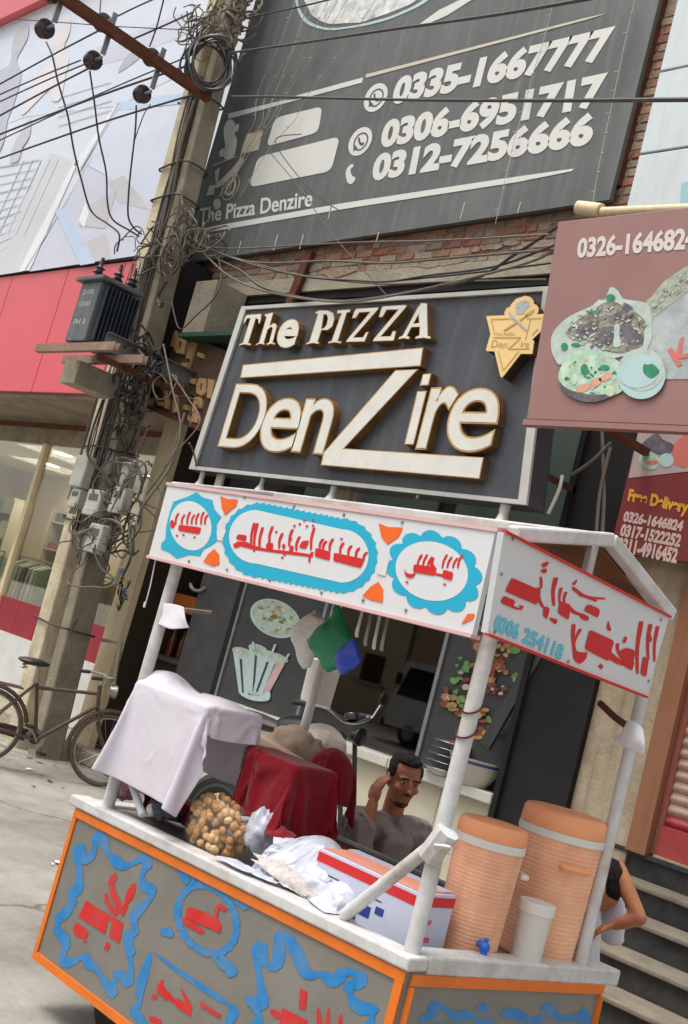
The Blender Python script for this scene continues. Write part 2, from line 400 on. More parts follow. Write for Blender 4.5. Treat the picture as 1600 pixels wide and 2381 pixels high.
m_wst = mat('white_stone', srgb(214,216,214), rough=0.35, var=0.06, scale=2, dirt=srgb(160,155,146), dirt_amt=0.35, dirt_scale=3)
for i in range(6):
    p = MB(); p.box((gx[i]+0.003, YG-0.1, 0.141), (gx[i+1]-0.003, YG+0.05, 0.918)); mod_bevel(part('plinth_slab', p, m_wst, L0), 0.006)
# the room behind the glass
p = MB(); p.box((-23.2, 12.0, 0.1), (-10.3, 12.1, 4.0)); part('back_wall', p, m_shop, L0)
p = MB(); p.box((-23.2, 7.7, 0.1), (-23.1, 12, 4.0)); p.box((-10.35, 7.7, 0.1), (-10.25, 12, 4)); part('side_wall', p, m_shop, L0)
p = MB(); p.box((-23.2, 7.6, 0.08), (-10.3, 12.1, 0.15)); part('floor', p, m_beigefl, L0)
p = MB(); p.box((-23.2, 7.62, 3.86), (-10.3, 12.1, 3.95)); part('ceiling', p, m_cream, L0)
for i in range(10):
    p = MB(); x = -22+i*1.15; y = 8.6+(i % 3)*1.1; p.box((x-0.12, y-0.12, 3.845), (x+0.12, y+0.12, 3.858)); part('ceiling_light', p, m_lamp, L0)
    if i % 2 == 0:
        ld = bpy.data.lights.new('store_lamp', 'AREA'); ld.energy = 60; ld.size = 1.2; ld.color = (1, .93, .8); lo_ = bpy.data.objects.new('store_lamp', ld); COL.objects.link(lo_); lo_.location = (x, y, 3.82)
# interior shelving with stock
gl = [mat('stock_'+n, c, rough=0.7, var=0.2, scale=6) for n, c in (('red', srgb(160,80,70)), ('blue', srgb(120,140,156)), ('white', srgb(215,212,200)), ('tan', srgb(190,164,120)), ('navy', srgb(84,88,98)), ('green', srgb(160,172,140)))]
for i in range(9):
    x = -21.5+i*1.28; y = 9.6+(i % 2)*0.7
    sh = thing('display_shelf', 'beige shelving bay number stocked with folded goods seen through store glass', 'shelf', (x, y, 0.15), 'shelving bays inside the store')
    sh['label'] = 'beige shelving bay stocked with folded goods seen through the store glass'
    p = MB(); p.box((x-0.6, y, 0.15), (x-0.56, y+0.4, 2.9)); p.box((x+0.56, y, 0.15), (x+0.6, y+0.4, 2.9)); p.box((x-0.6, y+0.37, 0.15), (x+0.6, y+0.4, 2.9)); part('carcass', p, m_shop, sh)
    for k in range(6):
        z = 0.35+k*0.46; p = MB(); p.box((x-0.56, y+0.01, z), (x+0.56, y+0.37, z+0.03)); part('shelf_board', p, m_shop, sh)
        xx = x-0.52
        while xx < x+0.4:
            wdt = random.uniform(0.18, 0.42); hh = random.uniform(0.1, 0.32)
            p = MB(); p.box((xx, y+0.05, z+0.031), (xx+wdt-0.02, y+0.33, z+0.03+hh)); part('folded_stock', p, random.choice(gl), sh); xx += wdt
for i in range(7):
    x = -20.6+i*1.5; y = 8.25
    rk = thing('garment_rack', '', 'rack', (x, y, 0.15), 'garment racks inside the store'); rk['label'] = 'low rack of hanging clothes right behind the store glass'
    p = MB(); p.tube([(x-0.5, y, 0.15), (x-0.5, y, 1.95)], 0.015, 6); p.tube([(x+0.5, y, 0.15), (x+0.5, y, 1.95)], 0.015, 6); p.tube([(x-0.5, y, 1.95), (x+0.5, y, 1.95)], 0.015, 6); part('rail', p, m_steel, rk)
    for k in range(8):
        xx = x-0.42+k*0.12; p = MB(); h = random.uniform(0.6, 0.9)
        p.add([(xx, y-0.2, 1.8), (xx, y, 1.9), (xx, y+0.2, 1.8), (xx, y+0.22, 1.9-h), (xx, y-0.22, 1.9-h), (xx+0.06, y-0.2, 1.8), (xx+0.06, y, 1.9), (xx+0.06, y+0.2, 1.8), (xx+0.07, y+0.22, 1.9-h), (xx+0.07, y-0.22, 1.9-h)],
              [(0,1,2,3,4), (5,9,8,7,6), (0,5,6,1), (1,6,7,2), (2,7,8,3), (3,8,9,4), (4,9,5,0)])
        part('garment', p, random.choice(gl), rk)
# cream pier between the two shops
pr = thing('corner_pier', 'narrow cream plastered pier between the store glazing and the brown recess', 'pillar', (-10.25, 6.95, 0.14))
p = MB(); p.box((-10.41, 6.9, 0.14), (-10.1, 6.99, 3.85)); part('shaft', p, m_cream, pr)
p = MB(); p.box((-10.41, 6.991, 0.14), (-10.105, 7.8, 3.85)); part('return_wall', p, m_brownw, pr)
m_scr = mat('black_scrawl', srgb(52,48,44), rough=0.7)
p = MB()
for k in range(14):
    zz = 1.55+random.random()*0.42; xx = -10.37+random.random()*0.18
    pts = [(xx+random.uniform(-.03,.04), 6.897, zz+random.uniform(-.07,.07)) for _ in range(4)]
    p.tube(crom(pts, 4), 0.006, 4)
part('painted_scrawl', p, m_scr, pr)
m_bluepaint = mat('blue_mark', srgb(60,130,200), rough=0.6)
for (x, y) in ((283,1327), (290,1375)):
    c = onY(x, y, 6.896); p = MB(); p.prism([c+Vector((math.cos(a*.9)*.03*random.uniform(.7,1.2), 0, math.sin(a*.9)*.045*random.uniform(.7,1.2))) for a in range(7)], (0,-0.002,0)); part('blue_mark', p, m_bluepaint, pr)

# ------------------------------------------------------------------ middle building: brick above, recessed shopfront below
YF = 7.0
B0 = thing('brick_building', 'old brick building above the pizza shop with peeling plaster band', 'building', (-7.6, 7.4, 0.14))
p = MB(); p.box((-11.2, YF-0.014, 5.40), (-5.06, 7.6, 9.6)); part('mortar_wall', p, m_mortar, B0)
p = MB(); p.box((-11.2, YF-0.03, 5.235), (-5.06, 7.6, 5.40)); part('plaster_band', p, m_conc, B0)
bm_r = [mat('brick_red_%d' % i, c, rough=0.92, var=0.3, scale=14, dirt=srgb(172,156,140), dirt_amt=0.55, dirt_scale=9, bump=0.5, bump_scale=50, spec=0.15) for i, c in enumerate((srgb(160,96,80), srgb(150,104,88), srgb(142,82,70), srgb(168,132,112), srgb(128,118,110)))]
bm_c = [mat('brick_painted_%d' % i, c, rough=0.95, var=0.2, scale=14, dirt=srgb(120,96,80), dirt_amt=0.5, dirt_scale=9, bump=0.6, bump_scale=45, spec=0.15) for i, c in enumerate((srgb(172,158,138), srgb(158,144,124)))]
def brick_mesh(wd, i):
    b = bmesh.new(); bmesh.ops.create_cube(b, size=1)
    for v in b.verts: v.co = Vector((v.co.x*wd*random.uniform(.96,1.01), v.co.y*0.05, v.co.z*0.066*random.uniform(.93,1.03)))
    bmesh.ops.bevel(b, geom=list(b.edges), offset=0.006, segments=1, affect='EDGES')
    me = bpy.data.meshes.new('brick'); b.to_mesh(me); b.free(); return me
BR = [[brick_mesh(wd, i) for i in range(5)] for wd in (0.215, 0.105)]
for ms in (bm_r, bm_c): pass
def brick(x, z, half, painted):
    me = random.choice(BR[half]).copy() if False else random.choice(BR[half])
    o = bpy.data.objects.new('brick', me); COL.objects.link(o); o.parent = B0
    o.location = Vector((x, YF+random.uniform(-0.006, 0.005), z))-ORIG[B0.name]; o.rotation_euler = (0, random.uniform(-.015,.015), random.uniform(-.03,.03))
    if not me.materials: me.materials.append(bm_r[0])
    o.material_slots[0].link = 'OBJECT'; o.material_slots[0].material = random.choice(bm_c if painted else bm_r)
nb = 0
for c in range(6):
    z = 5.435+c*0.079; x = -11.1+(c % 2)*0.12
    half = 1 if c in (0, 3) else 0
    st = 0.117 if half else 0.228
    while x < -5.2:
        skip = random.random() < (0.12 if c < 2 else 0.04)
        if not skip: brick(x+st/2, z, half, (c < 2 and (x < -8.9 or random.random() < .6)) or random.random() < 0.06); nb += 1
        x += st
for c in range(21):                                   # jamb beside the grey sign
    z = 5.91+c*0.079
    for k in range(1 if c % 2 else 2):
        st = 0.228 if c % 2 else 0.117
        brick(-5.30+st/2+k*st, z, 0 if c % 2 else 1, random.random() < .35); nb += 1
random.seed(41)
m_smear = mat('plaster_smear', srgb(164,146,128), rough=.95, var=.25, scale=10, dirt=srgb(112,88,74), dirt_amt=.55, dirt_scale=7, bump=.7, bump_scale=40, spec=.15)
for k in range(12):
    cx = random.uniform(-10.9, -5.25); cz = random.choice((random.uniform(5.40,5.56), random.uniform(5.42,5.86))); rx, rz = random.uniform(.05,.28), random.uniform(.02,.06)
    q = MB(); q.prism([Vector((cx+rx*math.cos(a)*random.uniform(.55,1.15), YF-.02-.001*(k%9), cz+rz*math.sin(a)*random.uniform(.5,1.2))) for a in [2*math.pi*j/14 for j in range(14)]], (0,-.012,0)); part('plaster_smear', q, m_smear, B0)
p = MB(); a = onY(722, 585, 6.93); b = onY(672, 712, 6.93); p.bar(a, b, 0.11, 0.05); p.bar(a+Vector((0,.05,0)), b+Vector((0,.05,0)), 0.03, 0.09); part('rusty_stanchion', p, m_rust, B0)
# beam end and green edged canopy left of the sign
m_green = mat('dark_green_paint', srgb(44,78,62), rough=0.6, var=0.15)
p = MB(); p.box((-10.07, 6.55, 4.64), (-9.69, 6.97, 5.233)); part('beam_end', p, m_conc, B0)
p = MB(); p.box((-10.09, 6.53, 4.59), (-9.0, 6.97, 4.638)); part('green_edge', p, m_green, B0)
# recess walls
p = MB(); p.box((-10.1, 8.6, 0.14), (-9.1, 8.7, 5.2)); part('recess_wall', p, m_brownw, B0)
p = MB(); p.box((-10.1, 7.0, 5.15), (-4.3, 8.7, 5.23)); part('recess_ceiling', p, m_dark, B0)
p = MB(); p.box((-10.11, 7.8, 0.14), (-10.05, 8.6, 5.2)); part('recess_side', p, m_brownw, B0)
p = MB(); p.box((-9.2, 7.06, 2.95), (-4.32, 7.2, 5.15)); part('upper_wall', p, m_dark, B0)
m_gpan = mat('grey_green_panel', srgb(84,98,92), rough=0.5, var=0.1)
for (u0, u1, v0, v1) in ((-8.0, -6.3, 2.98, 3.6), (-6.1, -5.05, 2.98, 4.3)):
    p = MB(); p.box((u0, 7.03, v0), (u1, 7.058, v1)); part('grey_green_panel', p, m_gpan, B0)
# shopfront: dark door leaf, printed panels, dark glazing, sill, tiled low wall
SF = thing('pizza_shopfront', 'dark framed glass shopfront under the pizza signboard with food posters on panels', 'shopfront', (-6.6, 7.1, 0.14))
def sfbox(name, pts, y0, y1, m, parent=SF):
    q = MB(); q.prism(ppx(pts, y0), (0, y1-y0, 0)); return part(name, q, m, parent)
zs = 1.08
p = MB(); p.box((-9.19, 7.05, 0.16), (-8.55, 7.1, 2.95)); dl = part('door_leaf', p, m_darkgrey, SF)
p = MB(); hb = onY(460, 1360, 7.03); p.tube(crom([hb+Vector((math.cos(a)*.12, 0, math.sin(a)*.06)) for a in [math.pi*(1+.16*k) for k in range(7)]], 4), 0.018, 8); part('handle', p, m_steel, dl, True)
for x0, x1 in ((-8.55, -8.45), (-8.45, -8.42)):
    p = MB(); p.box((x0, 7.0 if x0 > -8.5 else 7.02, 0.9), (x1, 7.12, 2.95)); part('door_jamb', p, m_steel if x0 > -8.5 else m_dark, SF)
p = MB(); p.box((-8.42, 7.02, zs+0.004), (-7.29, 7.06, 2.95)); P1 = part('poster_panel', p, m_darkgrey, SF, label='grey panel printed with a rice bowl and tall shakes')
p = MB(); p.box((-5.81, 7.02, zs+0.004), (-4.90, 7.06, 2.95)); P2 = part('poster_panel', p, m_darkgrey, SF, label='grey panel printed with a cascade of burgers')
p = MB(); p.box((-7.25, 7.05, zs+0.004), (-5.85, 7.058, 2.95)); part('pane', p, m_gld, SF)
for x in (-7.27, -5.83):
    p = MB(); p.box((x-0.018, 7.0, zs+0.004), (x+0.018, 7.09, 2.95)); part('mullion', p, m_steel, SF)
p = MB(); p.box((-9.19, 7.0, 2.951), (-4.9, 7.1, 3.05)); part('head_frame', p, m_dark, SF)
m_sill = mat('pale_sill', srgb(208,207,196), rough=0.5, var=0.06, dirt=srgb(150,145,130), dirt_amt=0.4, dirt_scale=4)
m_tile = mat('cream_tile', srgb(210,203,180), rough=0.4, var=0.05, scale=2, dirt=srgb(170,160,135), dirt_amt=0.35, dirt_scale=3)
x = -8.45
while x < -4.95:
    p = MB(); p.box((x+0.004, 6.84, 1.0), (min(x+0.62, -4.92)-0.004, 7.12, zs)); mod_bevel(part('sill_slab', p, m_sill, SF), 0.008); x += 0.62
x = -8.45
while x < -4.95:
    for k, (z0, z1) in enumerate(((0.145, 0.55), (0.554, 0.996))):
        p = MB(); p.box((x+0.003, 6.93, z0), (min(x+0.5, -4.92)-0.003, 7.1, z1)); part('wall_tile', p, m_tile, SF)
    x += 0.5
p = MB(); p.box((-4.90, 6.9, 0.14), (-4.34, 7.3, 4.4)); part('dark_pier', p, m_dark, SF)
p = MB(); p.box((-4.93, 6.86, 0.14), (-4.88, 6.92, 4.4)); part('pier_trim', p, m_dark, SF)
# posters
m_p1 = mat('print_pale_green', srgb(186,202,188), rough=0.5, var=0.2, scale=40, dirt=srgb(110,120,92), dirt_amt=0.7, dirt_scale=18)
m_p2 = mat('print_pale_blue', srgb(182,204,204), rough=0.5, var=0.15, scale=20)
m_p3 = mat('print_leaf', srgb(104,150,84), rough=0.5, var=0.35, scale=22)
m_p4 = mat('print_meat', srgb(150,70,52), rough=0.5, var=0.4, scale=18, dirt=srgb(70,34,28), dirt_amt=0.7, dirt_scale=16)
m_p5 = mat('print_bun', srgb(188,140,88), rough=0.5, var=0.3, scale=14, dirt=srgb(120,80,48), dirt_amt=0.5, dirt_scale=10)
m_p6 = mat('print_pink', srgb(206,168,168), rough=0.5, var=0.2, scale=14)
YP = 7.018
sheet('printed_bowl', ell(640,1438,58,44,30, dy=.22), YP, m_p2, P1); sheet('printed_bowl_inside', ell(640,1437,53,40,30, dy=.22), YP-.0015, m_p1, P1)
for s_ in range(44):
    a = random.uniform(0, 6.28); q = random.uniform(0, .85)
    sheet('printed_rice', ell(640+50*q*math.cos(a), 1437+36*q*math.sin(a)+11*q*math.cos(a), random.uniform(3, 7), random.uniform(2, 4), 8), YP-0.003, random.choice((m_p3, m_p5, m_p2)), P1)
for k, (x0, y0, x1, y1, wt, wb) in enumerate(((563,1513,566,1612,30,10), (598,1505,590,1612,26,12), (640,1525,603,1622,34,13), (625,1520,598,1610,24,10))):
    sheet('printed_glass', [(x0-wt*.7, y0), (x0+wt*.8, y0+10), (x1+wb, y1+8), (x1-wb, y1)], YP-0.003*k, m_p2 if k != 2 else m_p6, P1)
    sheet('printed_foam', ell(x0+2, y0+4, wt*.85, 11, 14, dy=.25), YP-0.002-0.003*k, m_p1, P1)
    sheet('printed_glass_shade', [(x0-wt*.2, y0+18), (x0, y0+20), (x1+1, y1), (x1-3, y1-2)], YP-0.0025-.003*k, m_darkgrey, P1)
sheet('printed_foot', curve2([(560,1612),(600,1618),(626,1608),(625,1628),(595,1630),(570,1622)]), YP-0.014, m_p2, P1)
for x0, y0, x1, y1 in ((588,1492,592,1510), (640,1498,632,1520), (672,1520,660,1540)): sheet('printed_straw', [(x0-2,y0),(x0+3,y0),(x1+3,y1),(x1-3,y1)], YP-0.015, m_p2, P1)
random.seed(11)
for k in range(90):
    t = k/89; cx = 1130+35*math.sin(t*9)+random.uniform(-38, 42)-60*t; cy = 1490+t*230+random.uniform(-14, 14)
    sheet('printed_food', curve2(ell(cx, cy, random.uniform(5, 15), random.uniform(4, 9), 8, slant=random.uniform(-.3,.3)), 2), YP-0.0004*k, random.choice((m_p3, m_p4, m_p4, m_p5, m_p5, m_p6, m_p4)), P2, 0.0006)
for cx, cy, rx, ry, mm in ((1075,1545,14,22,m_p3), (1060,1630,18,26,m_p3), (1198,1660,15,22,m_p3), (1205,1575,9,12,m_p3), (1150,1600,24,16,m_p4), (1150,1555,18,15,m_p4), (1160,1520,36,20,m_p5)):
    for j in range(14):
        a = random.uniform(0, 6.28); q_ = math.sqrt(random.random()); ex, ey = cx+rx*q_*math.cos(a), cy+ry*q_*math.sin(a); r_ = random.uniform(3, 8)
        sheet('printed_food', [(ex+r_*random.uniform(.4,1.3)*math.cos(b_), ey+r_*random.uniform(.4,1.1)*math.sin(b_)) for b_ in [k_*.785 for k_ in range(8)]], YP-0.036-.0002*j, mm if random.random() < .75 else random.choice((m_p5, m_p3, m_p6)), P2, 0.0005)
# dark leaning strip across the second panel
p = MB(); a = onY(1262, 1500, 6.9); b = onY(1128, 1735, 6.9); p.bar(a, b, 0.1, 0.03, (0,-1,0))
single('leaning_batten', p, m_darkgrey, 'dark slate batten leaning diagonally in front of the burger panel', 'batten')
# dim room behind the glass
p = MB(); p.box((-9.1, 10.5, 0.14), (-4.3, 10.6, 4.0)); part('room_wall', p, m_wood, SF)
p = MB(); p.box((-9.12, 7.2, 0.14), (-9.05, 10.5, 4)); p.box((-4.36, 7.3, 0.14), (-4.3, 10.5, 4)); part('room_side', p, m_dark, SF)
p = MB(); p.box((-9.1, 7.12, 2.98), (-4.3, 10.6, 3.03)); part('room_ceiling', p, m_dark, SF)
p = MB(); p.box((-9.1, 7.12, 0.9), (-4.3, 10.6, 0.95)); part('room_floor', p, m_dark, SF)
for k in range(3):
    x = -7.2+k*0.9; y = 8.5+0.5*(k % 2)
    c = thing('dining_chair', 'dark wooden dining chair in the dim room behind the shop glass', 'chair', (x, y, 0.95), 'chairs inside the pizza shop')
    q = MB(); q.box((x-.2, y-.2, 1.38), (x+.2, y+.2, 1.42)); part('seat', q, m_wood, c)
    q = MB(); q.box((x-.2, y+.17, 1.55), (x+.2, y+.2, 1.95)); part('backrest', q, m_wood, c)
    for sx in (-1, 1):
        q = MB(); q.box((x+sx*.18-.015, y-.2, .95), (x+sx*.18+.015, y-.17, 1.379)); part('leg', q, m_wood, c)
        q = MB(); q.box((x+sx*.18-.015, y+.17, .95), (x+sx*.18+.015, y+.199, 1.379)); part('leg', q, m_wood, c)
# bottle counter in the recess on the left
CT = thing('bottle_counter', 'brown counter with bottles standing on it in the recess beside the cream pier', 'counter', (-9.3, 7.5, 0.14))
p = MB(); p.box((-10.04, 7.3, 0.14), (-9.25, 7.8, 1.22)); part('body', p, m_brownw, CT)
p = MB(); p.box((-10.04, 7.24, 1.221), (-9.22, 7.82, 1.27)); part('top', p, m_darkgrey, CT)
p = MB(); p.box((-10.0, 7.7, 1.271), (-9.25, 7.74, 1.95)); part('back_board', p, m_shop, CT)
m_or = mat('orange_label', srgb(170,92,44), rough=0.5, var=0.15)
p = MB(); p.box((-10.0, 7.35, 1.76), (-9.55, 7.698, 1.95)); part('orange_shelf', p, m_or, CT)
m_bot = mat('brown_bottle', srgb(92,44,30), rough=0.25, var=0.2)
for k in range(9):
    x = -9.97+k*0.08; h = random.uniform(.26, .36)
    q = MB(); q.lathe((x, 7.42+random.uniform(0,.12), 1.271), (0,0,1), [(0,0),(.034,0),(.036,h*.6),(.014,h*.75),(.013,h),(0,h)], 10)
    single('bottle', q, m_bot, 'brown sauce bottle standing on the counter in the recess', 'bottle', 'bottles on the recess counter', True)

# ------------------------------------------------------------------ right building: peeling pier, shutter, steps, white cladding
R0 = thing('shutter_shop', 'shop at the right with pinkish roller shutter and black steps', 'building', (-2.5, 7.3, 0))
p = MB(); p.box((-4.335, 6.95, 0.14), (-3.845, 7.5, 5.3)); part('plaster_pier', p, m_plaster, R0)
m_orange = mat('orange_column_paint', srgb(152,104,74), rough=0.7, var=0.15, dirt=srgb(112,62,40), dirt_amt=0.5, dirt_scale=3, streak=0.3)
p = MB(); p.box((-3.842, 6.92, 1.02), (-3.70, 7.3, 3.0)); part('orange_column', p, m_orange, R0)
m_redtrim = mat('red_trim_paint', srgb(156,84,70), rough=0.6, var=0.2, dirt=srgb(150,116,98), dirt_amt=0.6, dirt_scale=7)
p = MB(); p.box((-3.697, 6.985, 1.04), (-3.655, 7.2, 3.0)); part('shutter_guide', p, m_redtrim, R0)
m_shut = mat('shutter_slat_paint', srgb(190,160,140), rough=0.55, var=0.1, dirt=srgb(140,112,96), dirt_amt=0.4, dirt_scale=4, streak=0.3)
m_shutr = mat('shutter_red', srgb(166,58,60), rough=0.55, var=0.12, dirt=srgb(150,90,86), dirt_amt=0.4, dirt_scale=3)
sm = None
for k in range(24):
    z = 1.24+k*0.075
    rows = []
    for j in range(7):
        a = j/6; rows.append([(-3.652, 7.02-0.022*math.sin(math.pi*min(1, a*1.12)), z+0.072*a), (-1.4, 7.02-0.022*math.sin(math.pi*min(1, a*1.12)), z+0.072*a)])
    q = MB(); q.grid(rows); part('shutter_slat', q, m_shutr if k in (0, 1) and k != 1 else (m_shut if k > 1 else m_shut), R0, True)
p = MB(); p.box((-3.652, 6.97, 1.045), (-1.4, 7.03, 1.237)); part('bottom_rail', p, m_shutr, R0)
p = MB(); p.box((-3.652, 6.94, 1.031), (-1.4, 7.0, 1.044)); part('bottom_seal', p, m_plaster, R0)
p = MB(); p.box((-3.84, 6.98, 3.02), (-1.2, 7.5, 5.6)); part('upper_wall', p, m_dark, R0)
p = MB(); p.box((-4.3, 7.02, 0), (-1.2, 9, 1.03)); part('floor_slab', p, m_conc, R0)
st = thing('entrance_steps', 'flight of black granite steps with dusty pale treads below the shutter', 'steps', (-2.6, 6.2, 0))
for k in range(7):
    zt_ = 1.03-0.165*k; yk = 7.0-0.3*k
    y_front = yk-0.03 if k == 0 else yk
    # tread k sits in front of riser k
    if k > 0:
        p = MB(); p.box((-4.0, yk-0.025, zt_-0.03), (-1.0, yk+0.3, zt_)); t_ = part('tread', p, m_tread, st); mod_bevel(t_, 0.008)
        p = MB(); p.box((-3.985, yk+0.01, max(zt_-0.165, 0.002)), (-1.0, yk+0.297, zt_-0.031)); part('riser', p, m_black, st)
p = MB(); p.box((-4.0, 6.94, 1.0), (-1.0, 7.2, 1.03)); part('tread', p, m_black, st)
p = MB(); p.box((-3.985, 6.975, 0.86), (-1.0, 7.2, 0.998)); part('riser', p, m_black, st)
# white cladding, upper right
wc = thing('white_clad_building', 'building clad in large white panels at the upper right corner', 'building', (-3, 7.1, 5.6))
p = MB(); p.box((-5.045, 6.93, 5.4), (-0.5, 7.5, 9.6)); part('backing', p, m_dark, wc)
for k, (z0, z1) in enumerate(((5.42, 6.165), (6.185, 6.885), (6.905, 7.62), (7.64, 8.4))):
    for j in range(3):
        x0 = -5.055+j*1.5; p = MB(); p.box((x0+0.003, 6.9, z0), (x0+1.494, 6.929, z1)); mod_bevel(part('cladding_panel', p, m_wcl, wc), 0.006)
m_blwin = mat('pale_blue_panel', srgb(150,190,196), rough=0.3, var=0.05)
p = MB(); p.prism(ppx([(1585,425),(1610,420),(1610,480),(1580,484)], 6.898), (0,-.002,0)); part('blue_panel', p, m_blwin, wc)
# ------------------------------------------------------------------ across the street, only seen mirrored in the shop glass
m_far = mat('far_plaster', srgb(196,180,150), rough=0.9, var=0.12, scale=0.6)
m_far2 = mat('far_plaster_pink', srgb(176,150,130), rough=0.9, var=0.12, scale=0.6)
for k, (x0, x1, h, mm, lab) in enumerate(((-34, -24, 5.5, m_far, 'low cream building across the street mirrored in the store glass'), (-23.8, -14, 7.0, m_far2, 'pinkish building across the street mirrored in the shop glass'), (-13.8, -3, 6.0, m_far, 'wide cream building across the street behind the viewer'))):
    b = thing('street_building', lab, 'building', ((x0+x1)/2, -14, 0))
    p = MB(); p.box((x0, -18, 0), (x1, -13, h)); part('wall', p, mm, b)
    nx = 4; 
    for i in range(nx):
        for j in range(int(h//2.6)):
            xx = x0+(x1-x0)*(i+.5)/nx; zz = 1.2+j*2.8
            q = MB(); q.box((xx-.45, -12.995, zz), (xx+.45, -12.94, zz+.9)); wn = part('window', q, m_brownw, b)
            q = MB(); q.box((xx-.7, -12.995, zz-.1), (xx+.7, -12.85, zz-.002)); part('sill', q, m_conc, wn)
# ================================================================== left billboard
m_post = mat('poster_white', srgb(214,220,230), rough=0.55, var=0.04, scale=0.8, dirt=srgb(190,200,216), dirt_amt=0.4, dirt_scale=0.5)
BB = thing('store_billboard', 'huge pale printed billboard with red top edge above the red fascia', 'billboard', (-15, 6.5, 5.62))
YB = 6.47
p = MB(); p.prism([Vector((-23, YB, 5.63)), Vector((-10.75, YB, 5.63)), Vector((-10.75, YB, 9.95)), Vector((-23, YB, 9.95))], (0, 0.12, 0)); part('panel', p, m_post, BB)
for i in range(7):
    x0 = -23+i*1.78; p = MB(); p.box((x0+0.004, YB-0.14, 10.0), (x0+1.774, YB+0.15, 10.75)); mod_bevel(part('red_edge_panel', p, m_red, BB), 0.006)
p = MB(); p.box((-23, YB-0.02, 9.955), (-10.75, YB+0.12, 9.995)); part('edge_trim', p, m_white, BB)
def pm(n, c, **k): return mat('poster_'+n, srgb(*c), rough=0.55, var=k.pop('var', 0.06), scale=k.pop('scale', 2), **k)
k1 = 3.484
def bsh(name, pts, m, lay, smooth=0):
    q = [(x/k1, y/k1) for x, y in pts]
    if smooth: q = curve2(q, smooth)
    return sheet(name, q, YB-0.002-0.002*lay, m, BB, 0.0012)
pl = pm('lilac', (200,204,218)); pg = pm('grey_panel', (204,208,214)); pw = pm('bright', (228,232,238)); pb = pm('blue', (188,206,230)); pd = pm('dark_grey', (174,178,188)); ps = pm('skin', (224,208,200)); pt = pm('taupe', (194,192,198)); pbl = pm('pale_blue', (208,217,231)); ph = pm('hair', (120,126,130))
bsh('printed_sky', [(-200,300),(520,60),(980,90),(1560,-200),(1560,560),(950,860),(560,900),(200,950),(-200,1100)], pbl, 0)
bsh('printed_beam', [(700,420),(1500,90),(1560,110),(1560,260),(1000,480),(690,560)], pl, 1)
bsh('printed_beam', [(940,830),(1568,740),(1568,830),(930,900)], pb, 1)
bsh('printed_wall', [(930,900),(1568,840),(1310,1680),(700,1330)], pm('soft', (206,214,230)), 1)
bsh('printed_wall', [(700,1350),(980,1480),(1310,1680),(1180,2060),(240,2200),(520,1690)], pl, 2)
bsh('printed_slab', [(410,1240),(600,1310),(180,2200),(-80,2240),(-60,2050)], pg, 2)
bsh('printed_strip', [(600,1310),(640,1300),(240,2190),(150,2200)], pw, 3)
bsh('printed_strip', [(735,1290),(760,1250),(210,2190),(195,2195)], pd, 4)
bsh('printed_strip', [(930,860),(985,840),(640,1400),(600,1330)], pw, 3)
bsh('printed_strip', [(960,830),(972,838),(660,1370),(650,1360)], pd, 4)
bsh('printed_pane', [(660,1700),(950,1540),(850,1850),(640,1830)], pt, 4)
bsh('printed_pane', [(440,1700),(520,1690),(770,2130),(650,2150)], pb, 5)
bsh('printed_pane', [(700,1960),(860,1890),(900,2100),(780,2120)], pt, 4)
bsh('printed_pane', [(880,1480),(1000,1420),(1210,1700),(960,1640)], pt, 3)
bsh('printed_shard', [(1010,480),(1070,420),(1160,440),(960,590)], pd, 3, 3)
bsh('printed_shard', [(690,1640),(720,1720),(680,1850),(640,1780)], pw, 5)
for k in range(11):
    y0 = 1330+k*70; bsh('printed_line', [(-60, y0+30), (330-k*26, y0-40), (332-k*26, y0-33), (-60, y0+40)], pd if k % 3 == 0 else pg, 3)
for k in range(5):
    x0 = 60+k*70; bsh('printed_line', [(x0+130, 1290), (x0+138, 1290), (x0-140, 1900), (x0-148, 1900)], pg, 4)
for k in range(4):
    y0 = 700+k*75; bsh('printed_line', [(470, y0+90), (900, y0-40), (902, y0-32), (472, y0+98)], pg, 3)
# the two pale printed figures
bsh('printed_figure', [(200,200),(232,215),(225,300),(190,380),(140,470),(150,540),(175,580),(160,680),(110,850),(60,980),(30,1150),(-60,1300),(-90,1000),(-40,620),(60,540),(90,480),(95,380),(130,270)], pm('grey_shirt', (184,188,202)), 5, 3)
bsh('printed_figure_head', [(200,205),(232,215),(226,300),(190,370),(135,430),(95,420),(100,370),(130,270)], pm('head_shadow', (188,192,196)), 6, 3)
bsh('printed_figure', [(540,150),(572,170),(560,270),(520,380),(530,430),(560,470),(530,620),(490,800),(420,810),(440,690),(300,820),(200,920),(180,890),(300,620),(400,520),(430,420),(470,280)], pm('pale_shirt', (220,218,222)), 5, 3)
bsh('printed_figure_head', [(540,155),(572,170),(562,270),(520,350),(440,400),(430,340),(480,250)], pm('warm', (218,212,212)), 6, 3)
bsh('printed_figure', [(180,1050),(250,960),(240,1100),(180,1200),(150,1300),(80,1310),(110,1180)], pm('trouser', (190,194,204)), 5, 3)

